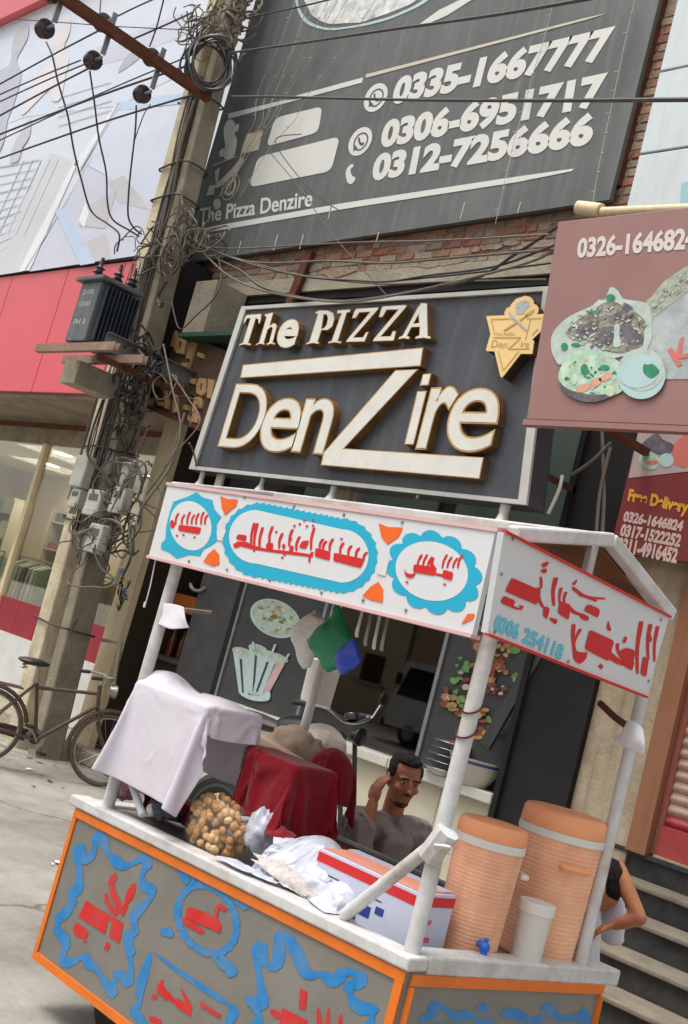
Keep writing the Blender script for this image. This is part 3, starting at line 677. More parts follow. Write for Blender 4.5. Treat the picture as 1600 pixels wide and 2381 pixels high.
# ================================================================== brown pier sign with gilt numerals
m_bsign = mat('brown_sign_board', srgb(92,70,52), rough=0.7, var=0.2, scale=5, dirt=srgb(60,46,36), dirt_amt=0.5, dirt_scale=4)
m_gilt = mat('faded_gilt', srgb(198,160,112), rough=0.55, var=0.15, scale=8, dirt=srgb(140,108,74), dirt_amt=0.4, dirt_scale=8)
GS = thing('gilt_letter_sign', 'old brown corner board with faded gilt raised letters behind the concrete pole', 'sign', (-10.0, 6.75, 3.75))
XS = -9.9
def gsx(x, y): return onY(x/4.9+210, y/4.9+740, 6.72)
p = MB(); p.prism([gsx(60,560), gsx(900,90), gsx(1080,170), gsx(1560,380), gsx(1500,1270), gsx(1290,1290), gsx(640,990), gsx(40,760)], (0, 0.12, 0)); part('board', p, m_bsign, GS)
p = MB(); a = gsx(1230,290); b = gsx(1060,860); p.bar(a+Vector((0,-.02,0)), b+Vector((0,-.02,0)), 0.018, 0.03); part('edge_strip', p, m_gilt, GS)
p = MB(); a = gsx(640,1000); b = gsx(1330,1290); p.bar(a+Vector((0,-.02,0)), b+Vector((0,-.02,0)), 0.03, 0.05); part('bottom_rail', p, m_rust, GS)
def gl_poly(pts, hole=None):
    q = MB(); q.prism([gsx(*t) for t in pts], (0, -0.03, 0), [[gsx(*t) for t in hole]] if hole else ()); part('raised_letter', q, m_gilt, GS)
GL = [([(900,160),(1000,150),(985,250),(950,330),(885,330)], [(925,200),(955,195),(945,280),(915,290)]), ([(1020,190),(1060,185),(1130,215),(1085,420),(1000,405),(970,330)], [(1035,270),(1068,280),(1045,360),(1015,345)]),
      ([(1160,262),(1225,290),(1168,478),(1112,462)], None), ([(1245,395),(1318,420),(1300,468),(1238,440)], None), ([(915,510),(990,515),(1035,560),(1010,690),(930,645),(905,580)], [(945,560),(980,560),(970,620),(940,600)]),
      ([(1065,520),(1140,515),(1130,560),(1060,560)], None), ([(1050,590),(1105,585),(1085,700),(1045,770),(1015,730)], [(1060,630),(1080,630),(1062,700),(1045,705)]), ([(915,660),(1000,665),(990,720),(915,720)], None),
      ([(1155,690),(1230,700),(1210,765),(1150,740)], None), ([(1265,690),(1345,700),(1340,850),(1290,895),(1230,860),(1235,760)], [(1280,750),(1305,755),(1290,830),(1270,825)]), ([(1370,700),(1440,715),(1400,930),(1350,910)], None),
      ([(690,790),(770,760),(780,800),(730,830),(720,890),(780,890),(770,940),(680,950),(665,900)], None), ([(870,740),(940,745),(955,850),(930,860),(910,800),(890,860),(915,960),(900,1040),(870,1030)], None), ([(985,800),(1060,830),(1050,880),(1020,880),(1000,1080),(960,1080)], None),
      ([(1090,990),(1145,1000),(1140,1060),(1080,1040)], None), ([(1210,910),(1280,905),(1300,960),(1285,1030),(1255,1030),(1250,980),(1225,990),(1215,1060),(1255,1150),(1240,1205),(1130,1170),(1140,1110),(1190,1150),(1180,1040)], None),
      ([(95,590),(125,590),(130,670),(190,690),(200,600),(230,600),(215,690),(180,715),(110,700)], None), ([(770,950),(840,960),(840,1005),(790,1000)], None)]
for pts, hole in GL: gl_poly(pts, hole)

# ================================================================== big grey flex sign
m_flex = mat('grey_flex', srgb(88,91,91), rough=0.6, var=0.08, scale=1.2, dirt=srgb(132,136,134), dirt_amt=0.35, dirt_scale=1.0, streak=0.38, spec=0.35)
m_fw = mat('flex_white_print', srgb(212,213,208), rough=0.6, var=0.05, scale=3, dirt=srgb(176,174,164), dirt_amt=0.3, dirt_scale=3)
m_fb = mat('flex_beige_print', srgb(198,190,172), rough=0.6, var=0.06)
m_fd = mat('flex_dark_print', srgb(72,75,76), rough=0.6, var=0.06)
GY = 6.86
FX = thing('grey_flex_signboard', 'large grey printed signboard with white phone numbers on the brick wall', 'sign', (-8.2, 6.95, 5.75))
c = [onY(430,612,GY), onY(1417,464,GY)]
c[0].x = -11.05
zl, zr = c[0].z, c[1].z
p = MB(); p.prism([Vector((-11.05, GY, zl)), Vector((c[1].x, GY, zr)), Vector((c[1].x, GY, 9.6)), Vector((-11.05, GY, 9.6))], (0, 0.05, 0)); part('flex', p, m_flex, FX)
p = MB(); p.box((-11.05, GY+0.052, 5.95), (-11.0, 6.98, 9.6)); p.box((c[1].x-0.05, GY+0.052, 5.95), (c[1].x, 6.98, 9.6)); p.bar((-11.0, GY+0.075, zl+0.03), (c[1].x-.05, GY+0.075, zr+0.03), 0.04, 0.045); part('rusty_frame', p, m_rust, FX)
L1 = GY-0.003; L2 = GY-0.006; L3 = GY-0.009
def fx(name, pts, m, Y=L1): return sheet(name, pts, Y, m, FX)
q = MB(); tpx(q, '0335-1667777', (907,247), (925,178), (1433,57), L1, offset=0.055, own=True); part('phone_number', q, m_fw, FX)
q = MB(); tpx(q, '0306-6951717', (881,348), (895,279), (1415,165), L1, offset=0.055, own=True); part('phone_number', q, m_fw, FX)
q = MB(); tpx(q, '0312-7256666', (861,424), (875,357), (1388,258), L1, offset=0.055, own=True); part('phone_number', q, m_fw, FX)
q = MB(); tpx(q, 'The Pizza Denzire', (463,519), (466,486), (727,442), L1, offset=0.02); part('lettering', q, m_fw, FX)
fx('white_stripe', [(851,173),(1360,42),(1412,31),(1360,47),(851,181)], m_fb)
fx('white_stripe', [(531,264),(660,233),(697,231),(531,277)], m_fw); fx('white_stripe', [(683,224),(845,180),(842,192),(697,231)], m_fw)
fx('white_stripe', [(458,533),(800,472),(1200,411),(1335,392),(1330,398),(1200,424),(800,486),(455,545)], m_fw)
fx('pale_patch', rounded([(640,274),(750,247),(740,308),(619,341)], 16), m_fw); fx('pale_patch', rounded([(600,365),(791,317),(770,398),(579,436)], 18), m_fw)
fx('printed_box', [(574,312),(612,303),(601,349),(561,358)], m_fb)
fx('printed_rider', curve2([(528,282),(540,278),(547,290),(546,310),(551,325),(548,350),(540,366),(522,369),(524,340),(521,318),(521,298)], 3), m_fw)
fx('printed_rider', curve2([(512,350),(524,346),(526,360),(512,365)], 3), m_fw); fx('printed_rider', curve2([(549,290),(556,290),(553,303),(546,307)], 3), m_fw)
fx('printed_scooter', curve2([(500,432),(540,392),(563,365),(566,380),(545,405),(512,434)], 3), m_fb)
def ring(name, cx, cy, rx, ry, th, m, Y=L1, sl=0.0, dy=0.0):
    mb = MB(); mb.prism(ppx(ell(cx, cy, rx, ry, 28, sl, dy), Y), (0,-.0012,0), [ppx(ell(cx, cy, rx-th, ry-th, 28, sl, dy), Y)]); return part(name, mb, m, FX)
ring('printed_wheel', 536, 435, 20, 30, 1.6, m_fb, L1, .25, -.2); ring('printed_wheel', 537, 436, 12, 19, 4, m_fb, L1, .25, -.2)
for pts in ([(497,383),(550,362),(551,364),(497,386)], [(500,398),(512,388),(505,430),(502,430)], [(487,432),(500,430),(498,452),(480,456)]): fx('printed_scooter', pts, m_fb)
fx('printed_box', curve2([(497,467),(510,463),(513,480),(500,487)], 3), m_fb)
for (cx, cy) in ((874,227), (838,329)):
    fx('call_icon', ell(cx, cy, 27, 33, 32, .18, -.22), m_fw)
    ring('call_icon_ring', cx+1, cy, 17, 21, 3, m_fd, L2, .18, -.22)
    fx('call_icon_tail', [(cx-14,cy+6),(cx-6,cy+16),(cx-17,cy+22)], m_fd, L2)
    fx('call_icon_phone', curve2([(cx-5,cy-8),(cx-1,cy-9),(cx-1,cy-3),(cx+3,cy+3),(cx+8,cy+2),(cx+8,cy+6),(cx+2,cy+9),(cx-4,cy+2)], 3), m_fd, L2)
fx('phone_glyph', curve2([(812,386),(820,381),(822,387),(816,393),(816,402),(820,410),(826,412),(825,420),(817,428),(809,425),(805,412),(805,397)], 3), m_fw)
# printed bowl at the top and the beam of light
m_rice = mat('print_rice', srgb(224,226,224), rough=0.6, var=0.25, scale=14, dirt=srgb(96,92,86), dirt_amt=0.75, dirt_scale=5)
fx('printed_bowl', curve2([(688,-90),(686,-10),(695,30),(715,56),(760,70),(810,66),(870,55),(930,35),(1000,-2),(1040,-60)], 4), m_p2, L1)
fx('printed_bowl_inside', curve2([(694,-90),(692,-8),(701,26),(722,50),(762,63),(812,60),(868,48),(926,29),(990,-6),(1030,-60)], 4), m_flex, L2)
fx('printed_rice', curve2([(712,-60),(718,20),(735,42),(765,55),(800,54),(840,52),(870,42),(915,26),(975,-4),(1000,-60)], 3), m_rice, L3)
fx('printed_light_beam', [(965,64),(1020,24),(1090,-10),(1150,-30),(1100,-2),(1040,36),(990,58)], m_fw, L1)
for x, y, l in ((770,480,30), (645,545,38), (880,540,26), (1080,470,40), (560,560,30), (1210,470,26), (705,545,34)):
    fx('pale_streak', [(x,y),(x+2,y),(x-l*.22,y+l),(x-l*.22-1.5,y+l)], m_fb, L1)
# fairy light strings hanging down the flex
m_str = mat('fairy_string', srgb(176,174,166), rough=0.6, var=0.1); m_bulb = mat('fairy_bulb', srgb(214,212,204), rough=0.3)
def fairy(pts, lab, step=0.16):
    P = crom(yp(pts), 8); mb = MB(); mb.tube(P, 0.0038, 4)
    acc = 0
    for a, b in zip(P, P[1:]):
        acc += (b-a).length
        if acc > step:
            acc = 0; mb.tube([b, b+Vector((random.choice((-1,1))*0.035, -0.02, -0.012))], [0.006, 0.003], 5)
    single('fairy_light_string', mb, m_str, lab, 'light string', 'fairy light strings on the grey signboard', True)
FY = GY-0.05
fairy([(1290,-10,FY),(1265,90,FY),(1240,170,FY),(1215,260,FY),(1190,350,FY),(1170,440,FY),(1152,520,FY)], 'fairy light string crossing the phone numbers down to the bricks')
fairy([(1478,-10,FY),(1455,90,FY),(1430,210,FY),(1408,310,FY),(1390,400,FY),(1377,480,FY)], 'fairy light string along the right edge of the grey signboard')
fan = ((720,640,598,520), (690,600,585,540), (745,620,600,520), (880,720,650,560), (790,660,600,510), (812,670,610,520), (770,640,590,530))
for k, (x0, x1, x2, x3) in enumerate(fan):
    fairy([(x0,-10,FY), ((x0+x1)/2+4,105,FY), (x1,215,FY), ((x1+x2)/2,280,FY), (x2-20,340,FY), (x3,455,FY)], 'fairy light string fanning down the left half of the grey signboard', 0.2)

# ================================================================== the pizza signboard
m_dp = mat('charcoal_panel', srgb(66,69,77), rough=0.4, var=0.1, scale=3, dirt=srgb(108,108,108), dirt_amt=0.28, dirt_scale=2.5, streak=0.35, spec=0.45)
m_fr = mat('aluminium_frame', srgb(196,196,192), rough=0.5, var=0.1, scale=6, dirt=srgb(140,130,116), dirt_amt=0.5, dirt_scale=6)
m_lf = mat('acrylic_letter_face', srgb(218,217,210), rough=0.35, var=0.05, scale=6, dirt=srgb(184,172,150), dirt_amt=0.3, dirt_scale=5)
m_ls = mat('gold_letter_side', srgb(136,104,64), rough=0.4, metal=0.35, var=0.25, scale=10, dirt=srgb(66,46,30), dirt_amt=0.55, dirt_scale=6)
m_le = mat('gold_letter_edge', srgb(196,156,96), rough=0.4, metal=0.3, var=0.2, scale=14, dirt=srgb(140,96,56), dirt_amt=0.4, dirt_scale=10)
DY = 6.2
DZ = thing('pizza_signboard', 'dark framed pizza signboard with raised white and gold channel letters', 'sign', (-6.5, 6.3, 3.07))
TL, TR, BR_, BL = [onY(*p_, DY) for p_ in ((566,715),(1290,668),(1228.5,1176.5),(444,1092))]
p = MB(); p.prism([TL, TR, BR_, BL], (0, 0.2, 0)); part('panel', p, m_dp, DZ)
fo = [TL, TR, BR_, BL]; cc = sum(fo, Vector())/4
fi = [t+(cc-t).normalized()*0.085 for t in fo]
for k in range(4):
    a, b, c_, d_ = fo[k], fo[(k+1) % 4], fi[(k+1) % 4], fi[k]
    q = MB(); q.prism([a+Vector((0,-.002,0)), b+Vector((0,-.002,0)), c_+Vector((0,-.002,0)), d_+Vector((0,-.002,0))], (0,-0.025,0)); part('frame_bar', q, m_fr, DZ)
for x in (-8.3, -7.2, -5.9, -4.9):
    q = MB(); q.bar((x, 6.4, 4.4), (x, 7.05, 4.7), 0.04); part('bracket', q, m_rust, DZ)
    q = MB(); q.bar((x, 6.4, 3.4), (x, 7.05, 3.4), 0.04); part('bracket', q, m_rust, DZ)
DEP = 0.075
def chan(pts, holes=(), sc=1.0, off=(0, 0), ins=2.6, name='letter'):
    P = [(x/sc+off[0], y/sc+off[1]) for x, y in pts]; H = [[(x/sc+off[0], y/sc+off[1]) for x, y in h] for h in holes]
    q = MB(); q.prism(ppx(P, DY-DEP), (0, DEP-0.001, 0), [ppx(h, DY-DEP) for h in H])
    o = part(name, q, [m_ls], DZ)
    # gold lip and white face
    q = MB(); q.prism(ppx(inset(P, ins*0.25), DY-DEP-0.001), (0,-0.004,0), [ppx(inset(h, -ins*0.25), DY-DEP-0.001) for h in H]); part('gold_lip', q, m_le, o)
    q = MB(); q.prism(ppx(inset(P, ins), DY-DEP-0.0055), (0,-0.003,0), [ppx(inset(h, -ins), DY-DEP-0.0055) for h in H]); part('face', q, m_lf, o)
    return o
def chan_glyph(ch, p00, p01, p11, sc, off, offset=0.0, name='letter'):
    q = MB(); tpx(q, ch, p00, p01, p11, DY-DEP, 0.001-DEP, offset+0.006, sc=sc, off=off); o = part(name, q, m_ls, DZ)
    q = MB(); tpx(q, ch, p00, p01, p11, DY-DEP-0.001, 0.004, offset+0.002, sc=sc, off=off); part('gold_lip', q, m_le, o)
    q = MB(); tpx(q, ch, p00, p01, p11, DY-DEP-0.0055, 0.003, offset-0.012, sc=sc, off=off); part('face', q, m_lf, o)
sA, oA = 3.136, (540, 680)
chan([(103,165),(118,162),(210,155),(218,160),(212,205),(203,232),(192,228),(190,200),(176,192),(122,368),(140,372),(137,390),(92,382),(52,390),(50,378),(78,366),(132,192),(112,194),(95,228),(82,232),(90,190)], sc=sA, off=oA, ins=1.6)
chan([(240,158),(300,145),(303,155),(278,240),(305,222),(325,232),(328,255),(300,365),(318,370),(314,385),(285,378),(252,388),(250,372),(268,365),(295,262),(285,255),(262,275),(235,368),(242,372),(238,385),(205,378),(172,390),(175,375),(195,365),(250,180),(235,175)], sc=sA, off=oA, ins=1.6)
chan_glyph('e', (322,388), (372,212), (495,212), sA, oA, 0.045)
chan([(605,142),(640,130),(700,130),(740,150),(750,195),(735,250),(700,278),(655,278),(628,360),(640,366),(632,380),(590,372),(540,384),(540,370),(562,358),(625,160),(607,155)], [[(672,165),(690,165),(697,190),(688,235),(672,258),(655,262)]], sA, oA, 1.6)
chan([(768,130),(868,122),(862,148),(840,150),(775,355),(800,355),(795,375),(745,368),(700,376),(702,360),(725,352),(795,155),(765,158)], sc=sA, off=oA, ins=1.6)
chan([(905,118),(1070,108),(1068,125),(890,328),(955,325),(975,290),(1000,285),(970,362),(830,365),(835,348),(1005,145),(930,150),(905,190),(872,192),(890,140)], sc=sA, off=oA, ins=1.6)
chan([(1100,100),(1275,90),(1272,110),(1090,320),(1155,318),(1170,282),(1200,280),(1182,355),(1025,360),(1030,342),(1210,128),(1130,130),(1100,182),(1068,185),(1085,125)], sc=sA, off=oA, ins=1.6)
chan([(1378,75),(1425,80),(1430,315),(1452,322),(1448,342),(1395,335),(1335,342),(1335,325),(1365,312),(1367,255),(1310,258),(1280,318),(1300,325),(1292,345),(1255,338),(1212,345),(1215,328),(1245,312),(1355,105),(1370,90)], [[(1360,165),(1362,222),(1328,225)]], sA, oA, 1.6)
sB, oB = 2.24, (480, 780)
chan_glyph('D', (62,577), (158,255), (353,258), sB, oB, 0.008)
chan_glyph('e', (259,592), (335,335), (516,338), sB, oB, 0.02)
chan_glyph('n', (452,596), (528,335), (680,342), sB, oB, 0.02)
chan([(190,152),(1133,62),(1118,162),(175,225)], sc=sB, off=oB)
chan([(985,180),(1108,175),(722,588),(1447,635),(1425,750),(595,678),(610,610)], sc=sB, off=oB)
chan([(1128,200),(1175,197),(1160,262),(1110,265)], sc=sB, off=oB); chan([(1098,290),(1152,288),(1082,572),(1030,570)], sc=sB, off=oB)
chan_glyph('r', (1105,575), (1180,286), (1308,280), sB, oB, 0.03)
chan_glyph('e', (1231,592), (1305,283), (1549,283), sB, oB, 0.015)
# golden crest
m_cr = mat('crest_gold', srgb(236,204,140), rough=0.4, var=0.08, scale=4, dirt=srgb(190,150,88), dirt_amt=0.3, dirt_scale=4)
m_crl = mat('crest_line', srgb(190,156,96), rough=0.5); m_crg = mat('crest_grey', srgb(172,176,180), rough=0.45, var=0.1); m_crb = mat('crest_side', srgb(62,44,30), rough=0.6)
sC, oC = 9.8, (1120, 680)
cp = [(x/sC+oC[0], y/sC+oC[1]) for x, y in [(115,545),(535,525),(530,460),(575,370),(660,330),(680,280),(800,150),(1000,80),(1120,110),(1190,190),(1195,270),(1260,290),(1305,370),(1300,450),(1260,500),(1440,495),(1390,860),(1160,1080),(1205,1110),(1165,1405),(900,1405),(480,1945),(440,1925),(300,1345),(130,1345),(108,1310),(210,960)]]
q = MB(); q.prism(ppx(cp, DY-0.1), (0,0.099,0)); cr = part('crest', q, m_crb, DZ)
q = MB(); q.prism(ppx(cp, DY-0.1015), (0,-0.006,0)); part('crest_face', q, m_cr, cr)
YC = DY-0.108
def cl(pts, m, lay=0): 
    q = MB(); q.prism(ppx(pts, YC-0.0015*lay, sC, oC), (0,-0.002,0)); part('crest_engraving', q, m, cr)
def cline(a, b, wd, m=None, lay=0):
    d = Vector((b[0]-a[0], b[1]-a[1])); n = Vector((-d.y, d.x)).normalized()*wd/2
    cl([(a[0]+n.x,a[1]+n.y),(b[0]+n.x,b[1]+n.y),(b[0]-n.x,b[1]-n.y),(a[0]-n.x,a[1]-n.y)], m or m_crl, lay)
cline((215,612),(645,605),26); cline((1030,598),(1370,590),22); cline((225,640),(305,970),22); cline((1110,620),(1000,1085),22); cline((380,1330),(490,1770),24); cline((500,1770),(840,1350),24); cline((1290,830),(1150,970),22)
cl(curve2([(780,310),(800,250),(900,200),(1000,180),(1090,230),(1090,320),(1010,380),(960,480),(800,500),(770,400)],3), m_crg); cl(ell(985,230,30,16,12), m_crl, 1); cl(ell(830,350,28,18,12), m_crl, 1)
cl(curve2([(620,430),(700,500),(820,640),(900,720),(1030,840),(1000,860),(880,760),(800,660),(680,580),(630,500)],3), m_crg, 2)
cline((510,870),(800,685),40, None, 1); cline((870,640),(1040,520),34, None, 1); cl(curve2([(990,500),(1100,430),(1190,390),(1200,420),(1100,510),(1030,550)],3), m_crl, 1)
q = MB(); tpx(q, 'The PIZZA', (320,990), (330,925), (765,920), YC, 0.002, 0.01, sc=sC, off=oC); tpx(q, 'Den', (215,1250), (250,1090), (610,1110), YC, 0.002, 0.005, sc=sC, off=oC); tpx(q, 'ire', (880,1245), (910,1110), (1100,1120), YC, 0.002, 0.005, sc=sC, off=oC); part('crest_lettering', q, m_crl, cr)
cline((275,1030),(900,1030),26); cline((870,1060),(610,1290),28); cline((620,1290),(1095,1285),24)
# lamps under the board
m_hold = mat('lamp_white_plastic', srgb(214,212,206), rough=0.4, var=0.06, dirt=srgb(170,160,145), dirt_amt=0.3, dirt_scale=8)
for k, (x, y, big) in enumerate(((472,1100,1), (612,1112,.8), (778,1128,1.05), (972,1150,.45), (1178,1168,1.5))):
    t = onY(x, y, 6.25); zt0 = t.z; s_ = big
    lb = thing('sign_lamp', ('clear bulb at the left end under the pizza signboard', 'second white bulb from the left under the pizza signboard', 'white bulb under the middle of the pizza signboard', 'tiny empty lamp holder under the pizza signboard', 'large white bulb at the right end under the pizza signboard')[k], 'lamp', (t.x, 6.25, zt0-0.3*s_))
    q = MB(); q.lathe((t.x, 6.25, zt0+0.04), (0,0,-1), [(0,0),(.026*s_,0),(.026*s_,.04*s_+.04),(.022*s_,.07*s_+.04),(0,.07*s_+.04)], 12); part('holder', q, m_hold, lb, True)
    if k != 3:
        q = MB(); q.lathe((t.x, 6.25, zt0-0.055*s_), (0,0,-1), [(.022*s_,0),(.03*s_,.03*s_),(.058*s_,.08*s_),(.066*s_,.14*s_),(.062*s_,.2*s_),(.04*s_,.235*s_),(0,.245*s_)], 16); part('bulb', q, m_hold, lb, True)
jb = onY(805, 1150, 6.4); q = MB(); q.box((jb.x-.09, 6.35, jb.z-.1), (jb.x+.09, 6.45, jb.z+.08)); mod_bevel(single('junction_box', q, m_plaster, 'small beige junction box hanging beside the middle lamp under the signboard', 'box'), 0.01)
jb = onY(515, 1122, 6.3); q = MB(); q.box((jb.x-.05, 6.26, jb.z-.1), (jb.x+.05, 6.29, jb.z+.1)); mod_bevel(single('metal_tag', q, m_fr, 'small pale bracket plate next to the leftmost sign lamp', 'bracket'), 0.006)

# ================================================================== brown kebab signboard
m_bk = mat('brown_flex', srgb(152,114,110), rough=0.6, var=0.05, scale=2, dirt=srgb(132,98,92), dirt_amt=0.4, dirt_scale=1.5, streak=0.2, spec=0.35)
KY = 5.6
KB = thing('kebab_signboard', 'dusty brown signboard with faded kebab platter picture at the right', 'sign', (-3.4, 5.7, 3.53))
a, b = onY(1297,515,KY), onY(1222,978,KY)
zk0, zk1 = 3.53, 4.925
p = MB(); p.prism([Vector((b.x, KY, zk0)), Vector((-1.4, KY, zk0)), Vector((-1.4, KY, zk1)), Vector((a.x, KY, zk1))], (0, 0.07, 0)); kb_ = part('panel', p, m_bk, KB); mod_bevel(kb_, 0.012)
p = MB(); p.box((b.x-.01, KY-.012, zk0-.04), (-1.4, KY+.05, zk0-.004)); part('bottom_edge', p, m_bk, KB)
for a_, b_ in (((-4.3, KY+.07, 4.7), (-4.3, 6.95, 4.9)), ((-2.6, KY+.07, 4.7), (-2.6, 6.98, 4.9)), ((-4.3, KY+.07, 3.7), (-4.3, 6.95, 3.7))):
    p = MB(); p.bar(a_, b_, .05); part('wall_bracket', p, m_rust, KB)
def kx(name, pts, m, lay=0, sm=0):
    pts = [(x/4.48+1250, y/4.48+480) for x, y in pts]
    if sm: pts = curve2(pts, sm)
    q = MB(); q.prism(ppx(pts, KY-0.002-0.0015*lay), (0,-0.001,0)); return part(name, q, m, KB)
m_kw = mat('kebab_white', srgb(208,200,196), rough=0.6, var=0.06)
q = MB(); tpx(q, '0326-1646824', (415,530), (435,342), (1660,225), KY-0.002, offset=0.04, sc=4.48, off=(1250,480)); part('phone_number', q, m_kw, KB)
mk = lambda n, c, d, s=8, v=.25, a_=.85: mat('kebab_'+n, srgb(*c), rough=0.6, var=v, scale=s, dirt=srgb(*d), dirt_amt=a_, dirt_scale=s*1.3)
k_pl = mk('plate', (186,204,196), (150,150,138), 8, .12, .6); k_mt = mk('meat', (112,100,90), (196,202,188), 16, .45); k_gr = mk('skewer', (170,178,160), (96,92,84), 18, .3); k_bw = mk('bowl', (178,206,206), (150,186,190), 6, .06, .4)
k_lf = mk('leaf', (40,140,104), (24,96,76), 30); k_sl = mk('salad', (188,214,190), (120,170,140), 12); k_to = mk('tomato', (218,160,138), (196,128,110), 14, .15, .5); k_dk = mk('shadow', (84,80,88), (130,126,134), 12); k_pa = mk('paper', (150,160,162), (196,206,204), 5, .2); k_rd = mat('kebab_red', srgb(206,110,98), rough=.6)
kx('printed_paper', [(1140,1010),(1300,850),(1600,620),(1700,600),(1700,1760),(1560,1800),(1330,1800),(1150,1500)], k_pa, 0)
kx('printed_skewer', [(1130,1000),(1200,930),(1320,780),(1500,660),(1700,560),(1700,760),(1480,950),(1330,1060),(1200,1150),(1130,1120)], k_gr, 1, 3)
kx('printed_plate', [(210,1640),(150,1520),(140,1400),(170,1300),(270,1190),(400,1110),(560,1040),(640,970),(700,970),(760,840),(840,880),(890,960),(1000,980),(1140,1010),(1180,1100),(1200,1300),(1150,1480),(1000,1530),(800,1580),(600,1560),(400,1600),(260,1640)], k_pl, 2, 2)
kx('printed_meat', [(290,1320),(420,1180),(560,1090),(680,1010),(800,990),(900,1040),(1000,1080),(1080,1150),(1130,1200),(1110,1300),(1100,1440),(980,1500),(830,1530),(640,1480),(560,1420),(400,1400)], k_mt, 3, 2)
for pts in ([(870,1190),(960,1180),(1080,1350),(1100,1420),(960,1440),(870,1300)], [(620,1340),(760,1240),(800,1300),(760,1440),(680,1420)], [(430,1250),(600,1210),(620,1290),(480,1380),(410,1370)], [(900,1000),(990,1050),(980,1090),(900,1080)], [(790,1130),(860,1110),(880,1170),(800,1180)]): kx('printed_meat_shade', pts, k_dk, 4, 2)
kx('printed_bone', [(800,1240),(860,1230),(850,1330),(870,1450),(790,1460),(800,1350)], k_pl, 5, 2)
for c_ in ((760,950,50,36), (580,1090,36,26), (280,1460,36,40), (400,1440,50,20)): kx('printed_herb', ell(c_[0], c_[1], c_[2], c_[3], 9), k_lf, 5, 2)
kx('printed_salad_plate', [(250,1660),(300,1560),(440,1500),(620,1520),(800,1580),(900,1700),(900,1900),(760,1980),(560,2040),(380,2000),(260,1900),(215,1780)], k_sl, 6, 3)
kx('printed_plate_rim', [(215,1800),(260,1860),(340,1910),(400,1930),(560,1960),(760,1960),(700,2010),(560,2040),(400,2010),(280,1930)], k_dk, 7, 3)
for c_ in ((480,1890,80,42), (610,1830,56,48), (710,1780,70,36)): kx('printed_tomato', ell(c_[0], c_[1], c_[2], c_[3], 12, dy=-.35), k_to, 8, 2)
for c_ in ((490,1700,40,60), (700,1680,50,30), (380,1780,40,80)): kx('printed_herb', ell(c_[0], c_[1], c_[2], c_[3], 9), k_lf if c_[0] != 380 else k_sl, 8, 2)
kx('printed_flower', ell(755,1920,55,60,10), mk('pale', (196,214,180), (160,180,140)), 9, 2)
kx('printed_bowl', ell(1080,1745,255,262,30), k_bw, 10); kx('printed_bowl_rim', ell(1085,1700,240,222,30), k_pl, 11); kx('printed_sauce', ell(1060,1720,215,170,28, dy=-.1), k_bw, 12)
kx('printed_herb', [(1110,1640),(1150,1650),(1200,1640),(1270,1710),(1240,1760),(1180,1790),(1120,1750),(1100,1700)], k_lf, 13, 3)
random.seed(31)
for k in range(120):
    a = random.uniform(0,6.28); q_ = math.sqrt(random.random()); cx, cy = 730+400*q_*math.cos(a), 1270+230*q_*math.sin(a)
    kx('printed_crumb', ell(cx, cy, random.uniform(8,26), random.uniform(6,15), 7, dy=random.uniform(-.6,.6)), random.choice((k_mt, k_pl, k_dk, k_gr, k_pl)), 5+.01*k)
for k in range(50):
    a = random.uniform(0,6.28); q_ = math.sqrt(random.random()); cx, cy = 560+270*q_*math.cos(a), 1760+190*q_*math.sin(a)
    kx('printed_crumb', ell(cx, cy, random.uniform(10,34), random.uniform(8,20), 7, dy=random.uniform(-.6,.6)), random.choice((k_sl, k_pl, k_sl, k_lf, k_dk, k_bw, k_to)), 7+.01*k)
for k in range(60):
    t = random.random(); cx, cy = 1170+500*t+random.uniform(-60,60), 1060-400*t+random.uniform(-60,60)
    kx('printed_crumb', ell(cx, cy, random.uniform(8,22), random.uniform(6,13), 7, dy=-.7), random.choice((k_gr, k_pl, k_mt)), 2+.01*k)
kx('printed_letter', [(1355,1500),(1395,1465),(1445,1535),(1480,1380),(1525,1350),(1495,1540),(1600,1520),(1600,1570),(1470,1590),(1510,1650),(1460,1670)], k_rd, 2)
kx('printed_letter', [(1590,1330),(1640,1300),(1700,1300),(1700,1350),(1640,1360)], k_rd, 2)
# white pipe between the two boards
q = MB(); a = onY(1345,483,6.5); b = onY(1480,500,6.5); q.tube([a, a.lerp(b, .4)], 0.055, 14); q.tube([a.lerp(b, .42)+Vector((0,0,-.01)), b+Vector((.5,0,0))], 0.035, 12)
single('drain_pipe', q, m_cream, 'short cream pipe stub above the brown kebab signboard', 'pipe', smooth=True)

# ================================================================== small red delivery sign
FD = thing('delivery_sign', 'dark red free delivery sign with phone numbers above the peeling pier', 'sign', (-4, 6.85, 2.95))
FDY = 6.80
m_fdr = mat('dark_red_flex', srgb(122,40,40), rough=0.55, var=0.08, scale=3, dirt=srgb(90,34,34), dirt_amt=0.4, dirt_scale=2)
m_fdw = mat('delivery_white', srgb(206,178,172), rough=0.6, var=0.15, scale=12); m_fdy = mat('delivery_yellow', srgb(226,160,40), rough=0.5)
x0 = onY(1485,1000,FDY).x
p = MB(); p.box((x0, FDY, 2.96), (-2.6, FDY+.06, 4.3)); part('panel', p, m_fdr, FD)
s6, o6 = 5.556, (1350, 980)
def fd(s_, a_, b_, c_, m_, of=.03):
    q = MB(); tpx(q, s_, a_, b_, c_, FDY-.002, offset=of, sc=s6, off=o6); part('lettering', q, m_, FD)
fd('Free Delivery', (605,1060), (640,880), (1400,1040), m_fdy, .05)
fd('0326-1646824', (550,1285), (580,1165), (1335,1290), m_fdw, .05); fd('0317-1522252', (510,1470), (545,1330), (1310,1470), m_fdw, .05); fd('0311-4916452', (470,1670), (505,1505), (1265,1650), m_fdw, .05)
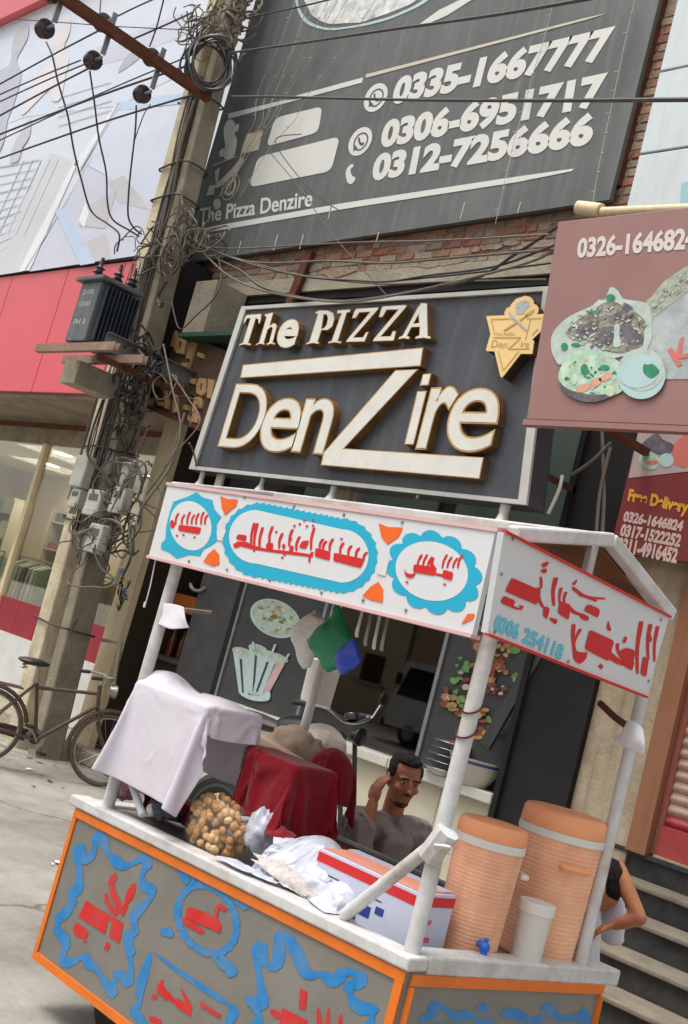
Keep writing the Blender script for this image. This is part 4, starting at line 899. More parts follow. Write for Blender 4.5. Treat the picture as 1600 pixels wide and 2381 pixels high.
def fdp(pts, m_, lay=0):
    q = MB(); q.prism(ppx([(x/s6+o6[0], y/s6+o6[1]) for x, y in pts], FDY-.002-.0015*lay), (0,-.001,0)); part('printed_picture', q, m_, FD)
fdp([(750,110),(1450,20),(1450,640),(620,730)], mat('fd_grey', srgb(176,160,160), rough=.6, var=.1), 0)
fdp(curve2([(800,280),(980,150),(1060,230),(1200,300),(1150,420),(950,420),(830,350)],3), k_dk, 1); fdp(curve2([(750,500),(850,380),(1000,450),(1000,580),(880,620)],3), k_sl, 2); fdp(curve2([(840,530),(960,500),(1000,520),(940,560)],3), k_rd, 3); fdp(ell(1110,500,95,90,20), k_bw, 2); fdp(curve2([(1200,300),(1450,150),(1450,560),(1220,560)],2), k_rd, 1)
# ================================================================== concrete utility pole
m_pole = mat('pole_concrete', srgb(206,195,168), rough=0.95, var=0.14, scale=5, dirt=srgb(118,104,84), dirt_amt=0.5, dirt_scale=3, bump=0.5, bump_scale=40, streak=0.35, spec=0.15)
m_pole2 = mat('pole_concrete_shaded', srgb(150,142,124), rough=0.95, var=0.18, scale=5, dirt=srgb(84,74,62), dirt_amt=0.55, dirt_scale=3, bump=0.5, bump_scale=40, spec=0.15)  # darker copy of the pole concrete: shade of web and right flange in the colour
YPL = 6.35
PB = onY(70, 1762, YPL); PT = onY(545, -60, YPL)
PB = PB + (PB-PT)*(PB.z/(PT.z-PB.z))           # foot on the ground
UP = thing('utility_pole', 'tall weathered concrete utility pole standing in front of the store corner', 'pole', (PB.x, YPL, 0))
ax = (PT-PB); H_ = ax.z
def pax(z): return PB + ax*((z-PB.z)/H_)
def flange(dx0, dx1, y0, y1, taper):
    vs = []
    for z in [i*0.9 for i in range(11)]:
        s_ = 1-taper*z/9; c_ = pax(z); j = 0.004
        vs.append([Vector((c_.x+dx0*s_+random.uniform(-j,j), YPL+y0*s_, z)), Vector((c_.x+dx1*s_+random.uniform(-j,j), YPL+y0*s_, z)), Vector((c_.x+dx1*s_, YPL+y1*s_, z)), Vector((c_.x+dx0*s_, YPL+y1*s_, z))])
    mb = MB(); mb.grid(vs, True); n = len(mb.v); mb.f.append([n-4, n-3, n-2, n-1]); mb.mi.append(0); return mb
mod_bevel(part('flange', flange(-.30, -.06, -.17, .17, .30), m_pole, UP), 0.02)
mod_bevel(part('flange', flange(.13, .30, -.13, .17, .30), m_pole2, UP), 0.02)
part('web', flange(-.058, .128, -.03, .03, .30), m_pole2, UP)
for z in (1.3, 2.4, 3.2, 5.4, 6.1, 6.5, 7.35):
    c_ = pax(z); s_ = 1-.3*z/9; q = MB()
    q.tube(crom([c_+Vector((dx*s_, dy*s_, random.uniform(-.03,.03))) for dx, dy in ((-.32,-.19),(0,-.2),(.32,-.17),(.33,.19),(0,.2),(-.32,.19),(-.32,-.19))], 4), 0.012, 5); part('binding_wire', q, m_cable, UP)
# crossarm and insulators
XA, ZA = -10.2, 7.19
q = MB(); q.box((XA-.045, 2.6, ZA-.05), (XA+.045, 6.12, ZA-.038)); q.box((XA-.045, 2.6, ZA-.038), (XA-.033, 6.12, ZA+.05)); q.box((XA+.033, 2.6, ZA-.038), (XA+.045, 6.12, ZA+.05))
for yy in (4.5, 5.0, 5.3, 5.45, 5.6): q.lathe((XA-.0455, yy, ZA), (-1,0,0), [(.016,0),(.016,.012),(0,.012)], 6)
part('crossarm', q, m_rust, UP, label='rusty steel crossarm reaching over the street')
q = MB(); q.bar((XA, 5.2, ZA-.06), pax(6.3)+Vector((-.1,-.15,0)), 0.03); 
m_ins = mat('brown_porcelain', srgb(58,44,42), rough=0.2, var=0.2, scale=8, spec=0.6)
def insulator(Y, z, parent):
    q = MB(); x0 = XA-.05
    q.tube([(x0, Y, z), (x0-.2, Y, z-.005)], 0.014, 6); pin = part('insulator_pin', q, m_steel, parent)
    q = MB(); q.lathe((x0-.12, Y, z), (-1,0,0), [(0,0),(.06,0),(.095,.02),(.1,.045),(.06,.06),(.06,.075),(.085,.085),(.085,.11),(.05,.125),(.02,.13),(0,.13)], 18); part('insulator', q, m_ins, parent, True)
    return Vector((x0-.2, Y, z-.07))
strap = m_steel
INS = []
for k, (xt, yt, xb, yb) in enumerate(((156,-45,139,52), (272,25,250,126), (384,107,366,207))):
    c1 = onX(xt, yt, XA); c2 = onX(xb, yb, XA); Yc = (c1.y+c2.y)/2
    q = MB(); q.bar((XA-.056, Yc, c2.z), (XA-.056, Yc, c1.z), 0.018, 0.055, (0,1,0)); sp = part('hanging_strap', q, strap, UP)
    INS.append(insulator(Yc, c2.z-.035, UP)); INS.append(insulator(Yc-.02, c1.z-.08, UP))
# transformer on its bracket
m_tr = mat('transformer_grey', srgb(84,90,96), rough=0.5, var=0.15, scale=5, dirt=srgb(128,126,118), dirt_amt=0.45, dirt_scale=4, streak=0.3)
m_trd = mat('transformer_fin', srgb(44,52,66), rough=0.45, var=0.15, scale=5, dirt=srgb(86,88,92), dirt_amt=0.3, dirt_scale=4)
m_chalk = mat('white_stencil', srgb(186,190,190), rough=0.7, var=0.3, scale=20)
TX = thing('pole_transformer', 'small dark grey finned transformer on steel bracket beside the pole', 'transformer', (-10.1, 5.65, 4.08))
x0, x1, y0, y1, z0, z1 = -10.36, -9.98, 5.42, 5.82, 4.1, 4.74
mod_bevel(part('tank', MB().box((x0, y0, z0), (x1, y1, z1)), m_tr, TX), 0.012)
mod_bevel(part('lid', MB().box((x0-.06, y0-.05, z1+.002), (x1+.09, y1+.06, z1+.045)), m_tr, TX), 0.008)
for k in range(9):
    yy = y0+.05+k*.047; part('cooling_fin', MB().box((x1+.002, yy, z0+.03), (x1+.075, yy+.014, z1-.03)), m_trd, TX)
for k, (xx, yy) in enumerate(((-10.2, 5.48), (-10.12, 5.66), (-10.06, 5.80))):
    q = MB(); q.lathe((xx, yy, z1+.046), (0,0,1), [(.045,0),(.06,.02),(.035,.035),(.035,.06),(.065,.07),(.036,.09),(.034,.115),(.06,.125),(.03,.145),(.022,.16),(.018,.24),(0,.24)], 14); part('bushing', q, m_ins, TX, True)
q = MB()
for k, (s_, zz) in enumerate((('25 KVA', 4.6), ('11/0.4 KV', 4.47), ('PH 3', 4.28))):
    text_into(q, s_, Vector((x0+.08, y0-.002, zz)), Vector((x0+.08, y0-.002, zz+.055)), Vector((x0+.29, y0-.002, zz+.055)), (0,-.001,0), 0.01)
part('stencil', q, m_chalk, TX)
m_tan = mat('tan_steel', srgb(146,122,104), rough=.8, var=.25, scale=8, dirt=srgb(96,72,58), dirt_amt=.6, dirt_scale=6)
for yy in (5.46, 5.8):
    q = MB(); q.box((-10.95, yy-.03, 4.0), (-9.4, yy+.03, 4.012)); q.box((-10.95, yy-.03, 4.012), (-9.4, yy-.022, 4.085)); q.box((-10.95, yy+.022, 4.012), (-9.4, yy+.03, 4.085)); part('support_beam', q, m_tan, TX)
q = MB(); q.box((-9.93, 5.6, 4.09), (-9.9, 6.75, 4.25)); q.box((-9.93, 5.6, 4.251), (-9.83, 6.75, 4.26)); part('galvanised_channel', q, m_steel, TX)
q = MB(); q.box((-9.78, 5.5, 3.93), (-9.74, 6.7, 3.99)); part('lower_channel', q, m_rust, TX)
q = MB(); q.box((-10.55, 5.6, 3.72), (-10.25, 6.1, 3.96)); part('junction_bracket', q, m_conc, TX)
# coil of spare cable hung below the crossarm
cc_ = onY(488, 150, 6.0); q = MB(); random.seed(3)
for k in range(11):
    rx = random.uniform(.17, .22); rz = rx*1.4; off = Vector((0.16*(k/10-.5), 0.05*random.uniform(-1,1), random.uniform(-.03,.03)))
    ang = random.uniform(-.12,.12)
    P = []
    for j in range(25):
        a = 2*math.pi*j/24; P.append(cc_+off+Vector((0.1*math.cos(a+ang)+.03*math.sin(3*a+k), rx*math.cos(a+ang), rz*math.sin(a+ang))))
    q.tube(P, 0.013, 5, False)
m_coil = mat('coil_black', srgb(54,56,60), rough=0.45, var=0.3, scale=8, dirt=srgb(150,140,120), dirt_amt=0.4, dirt_scale=3)
single('cable_coil', q, m_coil, 'thick coil of spare black cable hung on the pole under the crossarm', 'cable coil', smooth=True)
# tangles: masses of loops nobody could count
def tangle(name, cx, cy, Y, n, rx, rz, rad, lab, seed, m=m_cableg, dy=.18, yb=0):
    random.seed(seed); c0 = onY(cx, cy, Y); q = MB()
    for k in range(n):
        c = c0+Vector((random.gauss(0, rx*.55), random.gauss(0, dy*.5)+yb, random.gauss(0, rz*.55))); r_ = random.uniform(.35, 1)*min(rx, rz)*1.1
        a0 = random.uniform(0, 6.28); st = random.uniform(2.5, 6.6); t1 = Vector((random.gauss(0,1), random.gauss(0,.5), random.gauss(0,1))).normalized(); t2 = t1.cross(Vector((random.gauss(0,.4), -1, random.gauss(0,.4)))).normalized()
        sq = random.uniform(.5, 1.2)
        P = [c+(t1*math.cos(a0+st*j/9)+t2*sq*math.sin(a0+st*j/9))*r_*(1+.15*math.sin(j*1.7+k)) for j in range(10)]
        q.tube(crom(P, 3), rad*random.uniform(.7, 1.25), 4)
    return stuff(name, q, m, lab, 'cables')
tangle('cable_tangle', 470, 55, 6.1, 26, .30, .30, .008, 'loose tangle of thin wire loops at the pole top', 21)
tangle('cable_tangle', 560, 50, 6.15, 22, .17, .34, .015, 'thick dusty cable bundle wrapped round the pole top', 22)
tangle('cable_tangle', 425, 560, 6.1, 40, .40, .22, .010, 'dense knot of grey cables where wires leave the pole', 23)
tangle('cable_tangle', 310, 930, 6.12, 60, .15, .75, .012, 'dark cable bundle running down the pole slot', 24, m_cable)
tangle('cable_tangle', 265, 1190, 6.05, 46, .28, .55, .010, 'matted cable nest around the meter boxes', 25)
tangle('cable_tangle', 385, 930, 6.2, 5, .30, .60, .006, 'stray loops of thin wire right of the pole', 26)
tangle('cable_tangle', 330, 590, 6.0, 9, .22, .2, .008, 'thin jumper loops above the transformer', 27, m_cable)
# straight runs inside the pole slot
for k in range(11):
    random.seed(50+k); dx = -.05+.018*k
    P = [pax(z)+Vector((dx*(1-.3*z/9)+random.uniform(-.03,.03), -.13+random.uniform(-.05,.04), 0)) for z in (7.6, 6.8, 6.0, 5.2, 4.4, 3.6, 2.9, 2.3)]
    single('riser_cable', cable(P, random.uniform(.009, .017)), random.choice((m_cable, m_cable, m_cableg)), 'dark cable running down the slot of the concrete pole', 'cable', 'cables running down the pole', True)
for k in range(6):
    random.seed(70+k); P = [pax(z)+Vector((-.2+.07*k+random.uniform(-.06,.06), -.21+random.uniform(-.03,.02), 0)) for z in (5.3, 4.8, 4.2, 3.7, 3.1, 2.6)]
    single('riser_cable', cable(P, random.uniform(.006, .011)), m_cableg, 'thin dusty cable strapped to the face of the concrete pole', 'cable', 'thin cables on the pole face', True)
# meter boxes
m_mb = mat('meter_plastic', srgb(188,188,178), rough=0.45, var=0.08, dirt=srgb(130,120,104), dirt_amt=0.5, dirt_scale=8); m_mw = mat('meter_window', srgb(92,98,92), rough=0.2)
def meter(x, y, Y, wd, ht, lab, tilt=0.0, plain=False):
    c = onY(x, y, Y); t = thing('electricity_meter', lab, 'meter', (c.x, Y, c.z-ht/2), 'meter boxes on the pole')
    o = part('case', MB().box((c.x-wd/2, Y-.06, c.z-ht/2), (c.x+wd/2, Y+.06, c.z+ht/2)), m_mb, t); mod_bevel(o, 0.02, 3)
    if not plain:
        part('window', MB().box((c.x-wd*.3, Y-.064, c.z+ht*.02), (c.x+wd*.34, Y-.0605, c.z+ht*.3)), m_mw, t)
        mod_bevel(part('terminal_cover', MB().box((c.x-wd*.42, Y-.075, c.z-ht*.62), (c.x+wd*.42, Y+.04, c.z-ht*.3)), m_mb, t), 0.01)
        for k in range(4): part('lead', MB().tube([(c.x-wd*.3+k*wd*.2, Y-.02, c.z-ht*.6), (c.x-wd*.32+k*wd*.22, Y-.03, c.z-ht*1.0)], .007, 5), m_cable, t)
    return t
meter(193, 1098, 6.0, .24, .34, 'tall blank pale box uppermost on the left face of the pole', plain=True)
meter(226, 1168, 5.98, .26, .24, 'meter box at the left of the middle pair on the pole')
meter(283, 1162, 6.02, .20, .24, 'meter box at the right of the middle pair on the pole')
meter(229, 1250, 5.98, .24, .26, 'lowest meter box on the pole')
meter(297, 1108, 6.1, .14, .28, 'small bluish white box uppermost on the right of the pole', plain=True)
meter(184, 1158, 6.03, .17, .18, 'small dusty meter half buried in cables at the left')
# ---------------------------------------------------------------- overhead wires
def wire(pts, r, lab, grp=None, m=None, sag=0.0):
    single('overhead_wire', cable(yp(pts), r, 6), m or m_cable, lab, 'wire', grp, True)
GW = 'overhead wires left of the pole'
for k, (ya, xe, ye, Ye, r) in enumerate(((200, 232, 70, 4.9, .010), (221, 188, 140, 4.6, .008), (238, 205, 146, 4.6, .008), (273, 208, 158, 4.6, .010), (312, 450, 148, 5.9, .014), (328, 460, 122, 6.0, .009), (367, 450, 220, 6.1, .013))):
    mx, my = xe*.5, ya+(ye-ya)*.53
    wire([(-30, ya+12, Ye*.995), (mx, my, Ye), (xe, ye, Ye)], r, 'thin black overhead wire %s left of the pole' % ('number',)[0] if False else ('overhead wire reaching the highest of the left insulators', 'upper of the close pair of wires to the middle insulator', 'lower of the close pair of wires to the middle insulator', 'wire slanting up to the foot of the middle insulator', 'thick overhead wire crossing in front of the billboard to the pole', 'thin wire running just above the thick one to the pole', 'lowest overhead wire in front of the billboard')[k], GW)
wire([(40, 45, 4.9), (140, 52, 5.0), (280, 62, 5.4), (450, 70, 6.0)], .006, 'fine level wire across the top of the billboard', GW)
wire([(260, 44, 5.2), (330, 10, 5.3), (400, -20, 5.4)], .009, 'short overhead wire rising from the top insulator to the upper edge', GW)
wire([(300, 95, 5.4), (380, 60, 5.6), (450, 28, 6.0)], .011, 'overhead wire rising to the pole top behind the crossarm', GW)
wire([(235, -10, 5.0), (232, 30, 5.0)], .008, 'short vertical wire above the crossarm at the left', GW)
wire([(384, -15, 5.4), (365, 60, 5.5), (348, 108, 5.5)], .009, 'slanting wire dropping to the right upper insulator', GW)
for k, pts in enumerate(([(108,98,4.45),(122,130,4.5),(135,190,4.6),(158,270,4.75),(172,350,4.95),(190,420,5.1),(212,490,5.3),(250,520,5.4),(277,545,5.45),(272,585,5.48)], [(209,165,4.85),(220,240,4.95),(230,320,5.1),(247,400,5.3),(250,470,5.4),(262,510,5.5),(300,535,5.65),(325,550,5.75)], [(317,245,5.4),(315,300,5.45),(306,380,5.5),(300,440,5.55),(298,500,5.65),(310,528,5.75),(330,545,5.85)])):
    wire(pts, .010, ('jumper wire curving from the leftmost insulator to the transformer', 'jumper wire hanging from the middle insulator', 'jumper wire hanging from the insulator nearest the pole')[k], 'jumper wires down to the transformer')
wire([(350,243,5.6),(337,262,5.5),(322,300,5.5),(312,330,5.48)], .006, 'short twisted wire stub beside the right jumper')
GR = 'overhead wires right of the pole'
wire([(540,122,6.0),(700,100,5.7),(900,70,5.4),(1150,35,5.0),(1400,-8,4.7)], .012, 'thick black wire running up across the printed bowl', GR)
wire([(540,225,6.0),(640,225,5.8),(800,229,5.5),(1000,233,5.1),(1250,234,4.6),(1620,232,4.1)], .012, 'thick level black wire crossing the phone numbers', GR)
wire([(580,40,6.1),(700,15,6.0),(800,-10,5.8)], .009, 'thin wire rising from the pole top to the upper edge', GR)
wire([(700,312,6.3),(640,330,6.3),(720,440,6.35),(790,490,6.35)], .005, 'fine slanting wire over the lower white patch', GR)
wire([(620,345,6.6),(700,440,6.6),(760,530,6.6),(830,610,6.62),(900,688,6.65)], .005, 'fine wire running diagonally down to the signboard top', GR)
GB = 'cables drooping across the brick band'
for k, pts in enumerate(([(480,575,6.2),(560,578,6.4),(700,570,6.5),(850,563,6.5),(1010,560,6.4),(1280,545,5.9)], [(430,545,6.15),(490,580,6.2),(560,605,6.3),(640,612,6.4),(760,607,6.45),(900,612,6.45),(1050,600,6.4),(1290,580,5.9)],
        [(440,560,6.15),(540,600,6.2),(620,625,6.3),(720,645,6.35),(820,652,6.4),(900,655,6.4),(1000,640,6.35),(1150,620,6.3),(1290,570,5.85)], [(500,600,6.2),(560,630,6.2),(610,668,6.2),(690,690,6.15),(780,700,6.12),(860,694,6.12),(950,680,6.12),(1100,650,6.1),(1200,590,6.1),(1300,525,5.85)],
        [(470,585,6.15),(530,640,6.15),(600,672,6.12),(700,694,6.08),(800,702,6.06),(900,690,6.06),(1060,655,6.05),(1230,610,6.0),(1300,575,5.85)], [(540,598,6.3),(700,640,6.4),(880,660,6.5),(1040,655,6.5),(1270,650,6.4)], [(900,655,6.55),(1000,645,6.55),(1120,632,6.5),(1280,612,6.2)])):
    wire(pts, (.009,.011,.010,.012,.010,.008,.009)[k], ('topmost cable crossing the bricks just under the grey signboard', 'second cable from the top crossing the brick band', 'sagging cable in the middle of the brick band', 'thick cable drooping low over the signboard top frame', 'lowest cable drooping behind the signboard letters', 'thin cable along the plaster band', 'short cable along the plaster band at the right')[k], GB, (m_cableg, m_cableg, m_cable, m_cable, m_cableg, m_cableg, m_cable)[k])
wire([(505,590,6.2),(515,640,6.15),(500,690,6.1),(460,730,6.05),(420,765,6.0),(405,730,6.0),(400,700,6.05)], .008, 'cable looping down left of the signboard corner', GB)
for k, pts in enumerate(([(400,870,6.0),(440,930,6.0),(465,980,5.95),(420,1040,5.9),(380,1090,5.9)], [(380,800,6.0),(400,900,5.95),(420,1000,5.95),(390,1080,5.9),(340,1150,5.9)], [(430,960,6.0),(405,1040,5.95),(395,1090,5.95),(330,1180,5.95)], [(330,1170,6.0),(360,1180,5.9),(395,1195,5.9)], [(440,1030,6.0),(450,1050,6.1),(460,1095,6.2)], [(240,930,6.0),(215,1000,5.9),(205,1060,5.9),(240,1100,5.9),(262,1130,5.9)], [(170,1200,5.9),(168,1260,5.9),(180,1290,5.9)], [(215,1275,5.9),(235,1320,5.85),(260,1340,5.85),(278,1362,5.85)], [(300,1230,6.0),(305,1290,5.95),(285,1340,5.95)], [(180,1440,6.0),(165,1480,6.0),(175,1560,6.0)])):
    single('loose_cable', cable(yp(pts), random.uniform(.007, .014)), random.choice((m_cable, m_cableg)), 'loose cable dangling beside the meter boxes', 'cable', 'loose cables beside the pole', True)
wire([(512,1220,6.5),(520,1245,6.5),(505,1260,6.5)], .004, 'thin dangling wire end under the signboard left corner')
wire([(1308,1105,6.4),(1300,1140,6.4),(1275,1195,6.4)], .014, 'pale cable end hanging in the dark below the kebab board', None, m_fr)
for k, pts in enumerate(([(1420,1040,6.7),(1395,1150,6.7),(1385,1280,6.7)], [(1400,1000,6.7),(1405,1150,6.72),(1398,1290,6.72)], [(1330,1105,6.7),(1380,1070,6.7),(1420,1030,6.7)])):
    single('loose_cable', cable(yp(pts), .014), m_cableg, ('grey cable', 'grey cable', 'grey cable')[0]+' hanging down the dark pier left of the delivery sign', 'cable', 'cables on the dark pier', True)
# ================================================================== street food cart
m_cw = mat('cart_white_enamel', srgb(208,211,212), rough=0.45, var=0.07, scale=6, dirt=srgb(146,122,102), dirt_amt=0.7, dirt_scale=6, spec=0.4)
m_cg = mat('cart_grey_sheet', srgb(132,129,122), rough=0.5, metal=0.15, var=0.12, scale=3, dirt=srgb(100,96,90), dirt_amt=0.4, dirt_scale=2.5, bump=0.1, bump_scale=6)
m_co = mat('cart_orange', srgb(226,116,30), rough=0.5, var=0.12, scale=8, dirt=srgb(176,92,40), dirt_amt=0.4, dirt_scale=6)
m_cb = mat('cart_blue_paint', srgb(30,128,196), rough=0.5, var=0.18, scale=9, dirt=srgb(110,126,138), dirt_amt=0.75, dirt_scale=9)
m_cr_ = mat('cart_red_paint', srgb(204,26,28), rough=0.5, var=0.12, scale=9, dirt=srgb(170,84,76), dirt_amt=0.6, dirt_scale=8)
m_cy = mat('canopy_cyan', srgb(22,166,200), rough=0.5, var=0.05); m_cor = mat('canopy_orange', srgb(232,98,24), rough=0.5, var=0.06); m_crd = mat('canopy_red', srgb(204,26,28), rough=0.5, var=0.08); m_crp = mat('canopy_red_thin', srgb(214,176,176), rough=0.5, var=0.1)
m_cap = mat('canopy_panel_white', srgb(212,214,217), rough=0.5, var=0.03, scale=3, dirt=srgb(198,192,186), dirt_amt=0.25, dirt_scale=2)
YC0, XC1 = 2.87, -2.21
CART = thing('food_cart', 'painted street food cart with white canopy boards and grey blue painted sides', 'cart', (-3.2, 3.45, 0))
A = onY(180,1872,YC0); Bc = onY(948,2250,YC0); Cb = onY(80,2235,YC0)
zA, zB = A.z, Bc.z; xL = A.x; xR = XC1-0.004
D0 = 4.05                                            # rear of the body
zbot = 0.19
# body sheets
def cpan(name, vs, ext, m): q = MB(); q.prism([Vector(v) for v in vs], ext); return part(name, q, m, CART)
FRN = cpan('front_panel', [(xL, YC0, zbot), (xR, YC0, zbot), (xR, YC0, zB-.01), (xL, YC0, zA-.01)], (0, .02, 0), m_cg)
SID = cpan('side_panel', [(XC1, YC0+.02, zbot), (XC1, D0, zbot), (XC1, D0, zB-.06), (XC1, YC0+.02, zB-.01)], (-.02, 0, 0), m_cg)
cpan('side_panel', [(xL, YC0+.021, zbot), (xL, D0, zbot), (xL, D0, zA-.01), (xL, YC0+.021, zA-.01)], (.02, 0, 0), m_cg)
cpan('rear_panel', [(xL+.021, D0-.02, zbot), (xR-.021, D0-.02, zbot), (xR-.021, D0-.02, zB-.05), (xL+.021, D0-.02, zA-.01)], (0, .02, 0), m_cg)
q = MB(); q.box((xL+.03, YC0+.03, zbot), (xR-.03, D0-.03, zbot+.02)); part('floor', q, m_cg, CART)
# orange edging
e = .016
for a, b, w_ in (((xL, YC0-.004, zA-.03), (xR, YC0-.004, zB-.03), .034), ((xL, YC0-.004, zbot+.017), (xR, YC0-.004, zbot+.017), .034), ((xL+.014, YC0-.0045, zbot+.035), (xL+.014, YC0-.0045, zA-.048), .026), ((xR-.018, YC0-.0045, zbot+.035), (xR-.018, YC0-.0045, zB-.048), .034),
               ((XC1+.004, YC0+.02, zB-.035), (XC1+.004, D0, zB-.085), .034), ((XC1+.0045, D0-.02, zbot+.03), (XC1+.0045, D0-.02, zB-.105), .032), ((XC1+.0045, YC0+.024, zbot+.03), (XC1+.0045, YC0+.024, zB-.055), .032), ((XC1+.004, YC0+.02, zbot+.014), (XC1+.004, D0, zbot+.014), .028)):
    q = MB(); d_ = (Vector(b)-Vector(a)); ax_ = (0,1,0) if abs(a[1]-b[1]) < 1e-6 else (1,0,0)
    q.bar(a, b, w_ if abs(d_.z) < .3 else w_, .006, ax_) if False else q.bar(a, b, .006, w_, (0,0,1)) if abs(d_.z) < .3 else q.bar(a, b, .006 if ax_ == (1,0,0) else w_, w_ if ax_ == (1,0,0) else .006, (0,1,0))
    part('orange_edging', q, m_co, CART)
# table top and white rim planks
ztab = .86
q = MB(); q.box((xL+.03, YC0+.03, ztab-.03), (xR-.03, D0-.04, ztab)); part('table_top', q, m_cg, CART)
def plank(p, q_, wd, ht, nm='rim_plank'):
    mb = MB(); mb.bar(p, q_, wd, ht); o = part(nm, mb, m_cw, CART); mod_bevel(o, 0.008); return o
plank((xL-.05, YC0+.035, zA+.012), (xR+.01, YC0+.035, zB+.012), .10, .045)
plank((XC1-.045, YC0+.09, zB+.008), (XC1-.045, D0+.10, zB-.045), .10, .06)
plank((xL+.02, YC0+.09, zA+.01), (xL+.02, D0, zA+.01), .08, .045)
q = MB(); q.box((xL+.07, D0-.10, ztab+.002), (xR-.10, D0-.07, .935)); rp = part('rear_board', q, m_wood, CART, label='dark brown board along the rear of the cart')
q = MB(); q.bar((xL+.07, D0-.085, .942), (xR-.10, D0-.085, .942), .05, .012); part('rear_board_edge', q, m_steel, CART)
# poles and braces
pR = .027
FL = onY(387,1320,YC0+.03); FRp = onY(1130,1482,YC0+.03)
xfl, xfr = -4.005, -2.255
polez = 2.2
for nm, x, y in (('fl', xfl, YC0+.05), ('fr', xfr, YC0+.05), ('rl', xfl+.03, D0-.15), ('rr', xfr+.005, D0-.13)):
    q = MB(); q.tube([(x, y, .84), (x, y, polez)], pR if nm[0] == 'f' else .024, 12); part('canopy_pole', q, m_cw, CART, True)
def brace(p, q_, r=.017): mb = MB(); mb.tube([p, q_], r, 10); part('brace', mb, m_cw, CART, True)
brace(onY(800,2130,YC0+.05), Vector((xfr, YC0+.05, onY(1020,1950,YC0+.05).z)), .022)
brace(Vector((xfl, YC0+.05, onY(290,1760,YC0+.05).z)), onY(332,1895,YC0+.05), .016)
q = MB(); c_ = onY(1022,1965,YC0+.03); q.tube([c_+Vector((-.03,0,-.05)), c_+Vector((.02,0,.05))], .04, 8); q.tube([c_+Vector((.01,-.02,0)), c_+Vector((.06,-.02,.01))], [.02,.004], 6); part('cloth_tie', q, m_cw, CART, True)
q = MB()
for zz in (1.62, 1.70): q.tube([Vector((xfr+.031*math.cos(a), YC0+.05+.031*math.sin(a), zz+.02*math.sin(a))) for a in [k*.45 for k in range(15)]], .004, 4)
part('string_tie', q, m_rust, CART)
# wheels (mostly out of the frame)
m_rub = mat('tyre_rubber', srgb(44,42,40), rough=0.85, var=0.2)
for x in (-3.75, -2.55):
    for y in (YC0+.2, D0-.2):
        wv = part('wheel', MB().lathe((x, y-.03, .15), (0,1,0), [(.0,0),(.10,0),(.145,.005),(.15,.03),(.145,.055),(.10,.06),(0,.06)], 20), m_rub, CART, True)
        part('hub', MB().lathe((x, y-.045, .15), (0,1,0), [(0,0),(.05,0),(.06,.01),(.06,.012)], 14), m_steel, wv, True)
# ---- canopy boards
fb = [onY(x, y, YC0-.02) for x, y in ((390,1128), (1152,1236), (1098,1476), (346,1292))]
q = MB(); q.prism(fb, (0, .025, 0)); CF = part('canopy_front_board', q, m_cap, CART)
sb = [onX(x, y, XC1+.03) for x, y in ((1172,1238), (1556,1436), (1503,1618), (1133,1472))]
q = MB(); q.prism(sb, (-.025, 0, 0)); CS = part('canopy_side_board', q, m_cap, CART)
q = MB(); q.bar(fb[0]+Vector((-.01,.02,.006)), fb[1]+Vector((.01,.02,.006)), .05, .014); part('board_edge', q, m_crp, CF)
q = MB(); q.bar(fb[3]+Vector((-.01,.02,-.004)), fb[2]+Vector((.0,.02,-.004)), .05, .012); part('board_edge', q, m_crp, CF)
q = MB(); q.bar(sb[0]+Vector((0,0,.004)), sb[1]+Vector((0,0,.004)), .02, .008); part('board_edge', q, m_crd, CS)
q = MB(); q.bar(sb[3]+Vector((0,0,-.004)), sb[2]+Vector((0,0,-.004)), .02, .008); part('board_edge', q, m_crd, CS)
# roof: gable tubes, plywood, rails
apx = Vector((XC1-.02, 3.42, 2.40)); apl = Vector((xL+.05, 3.42, 2.40))
c0, c1 = Vector((XC1-.02, YC0+.0, 2.275)), Vector((XC1-.02, D0-.1, 2.235)); l0, l1 = Vector((xL+.02, YC0, 2.28)), Vector((xL+.02, D0-.1, 2.25))
def rbar(a, b, w_=.045): mb = MB(); mb.bar(a, b, w_, w_); o = part('roof_rail', mb, m_cw, CART); mod_bevel(o, .008); return o
rbar(c0, apx, .05); rbar(apx, c1, .05); rbar(l0, apl); rbar(apl, l1); rbar(apx, apl, .04); rbar(l1, c1, .04)
rbar(apx+Vector((-.04,-.03,-.02)), Vector((XC1-.06, 3.39, 2.14)), .035)
def sheetq(name, vs, m_, t): 
    q = MB(); q.add(vs, [(0,1,2,3)]); return mod_solid(part(name, q, m_, CART), t)
dz = Vector((0,0,-.03))
sheetq('roof_board', [l0+dz, c0+dz+Vector((-.03,0,0)), apx+dz+Vector((-.03,0,0)), apl+dz], m_wood, .008); sheetq('roof_board', [apl+dz, apx+dz+Vector((-.03,0,0)), c1+dz+Vector((-.03,0,0)), l1+dz], m_wood, .008)
q = MB(); q.box((xL+.05, YC0+.03, 1.965), (xR-.06, YC0+.32, 1.98)); part('canopy_shelf', q, mat('dusty_plywood', srgb(150,122,96), rough=.85, var=.25, scale=8, dirt=srgb(110,84,64), dirt_amt=.5, dirt_scale=5), CART)
for y in (D0-.15,):
    q = MB(); q.bar((xfl, y, 2.2), (xfr, y, 2.2), .03); part('roof_rail', q, m_cw, CART)
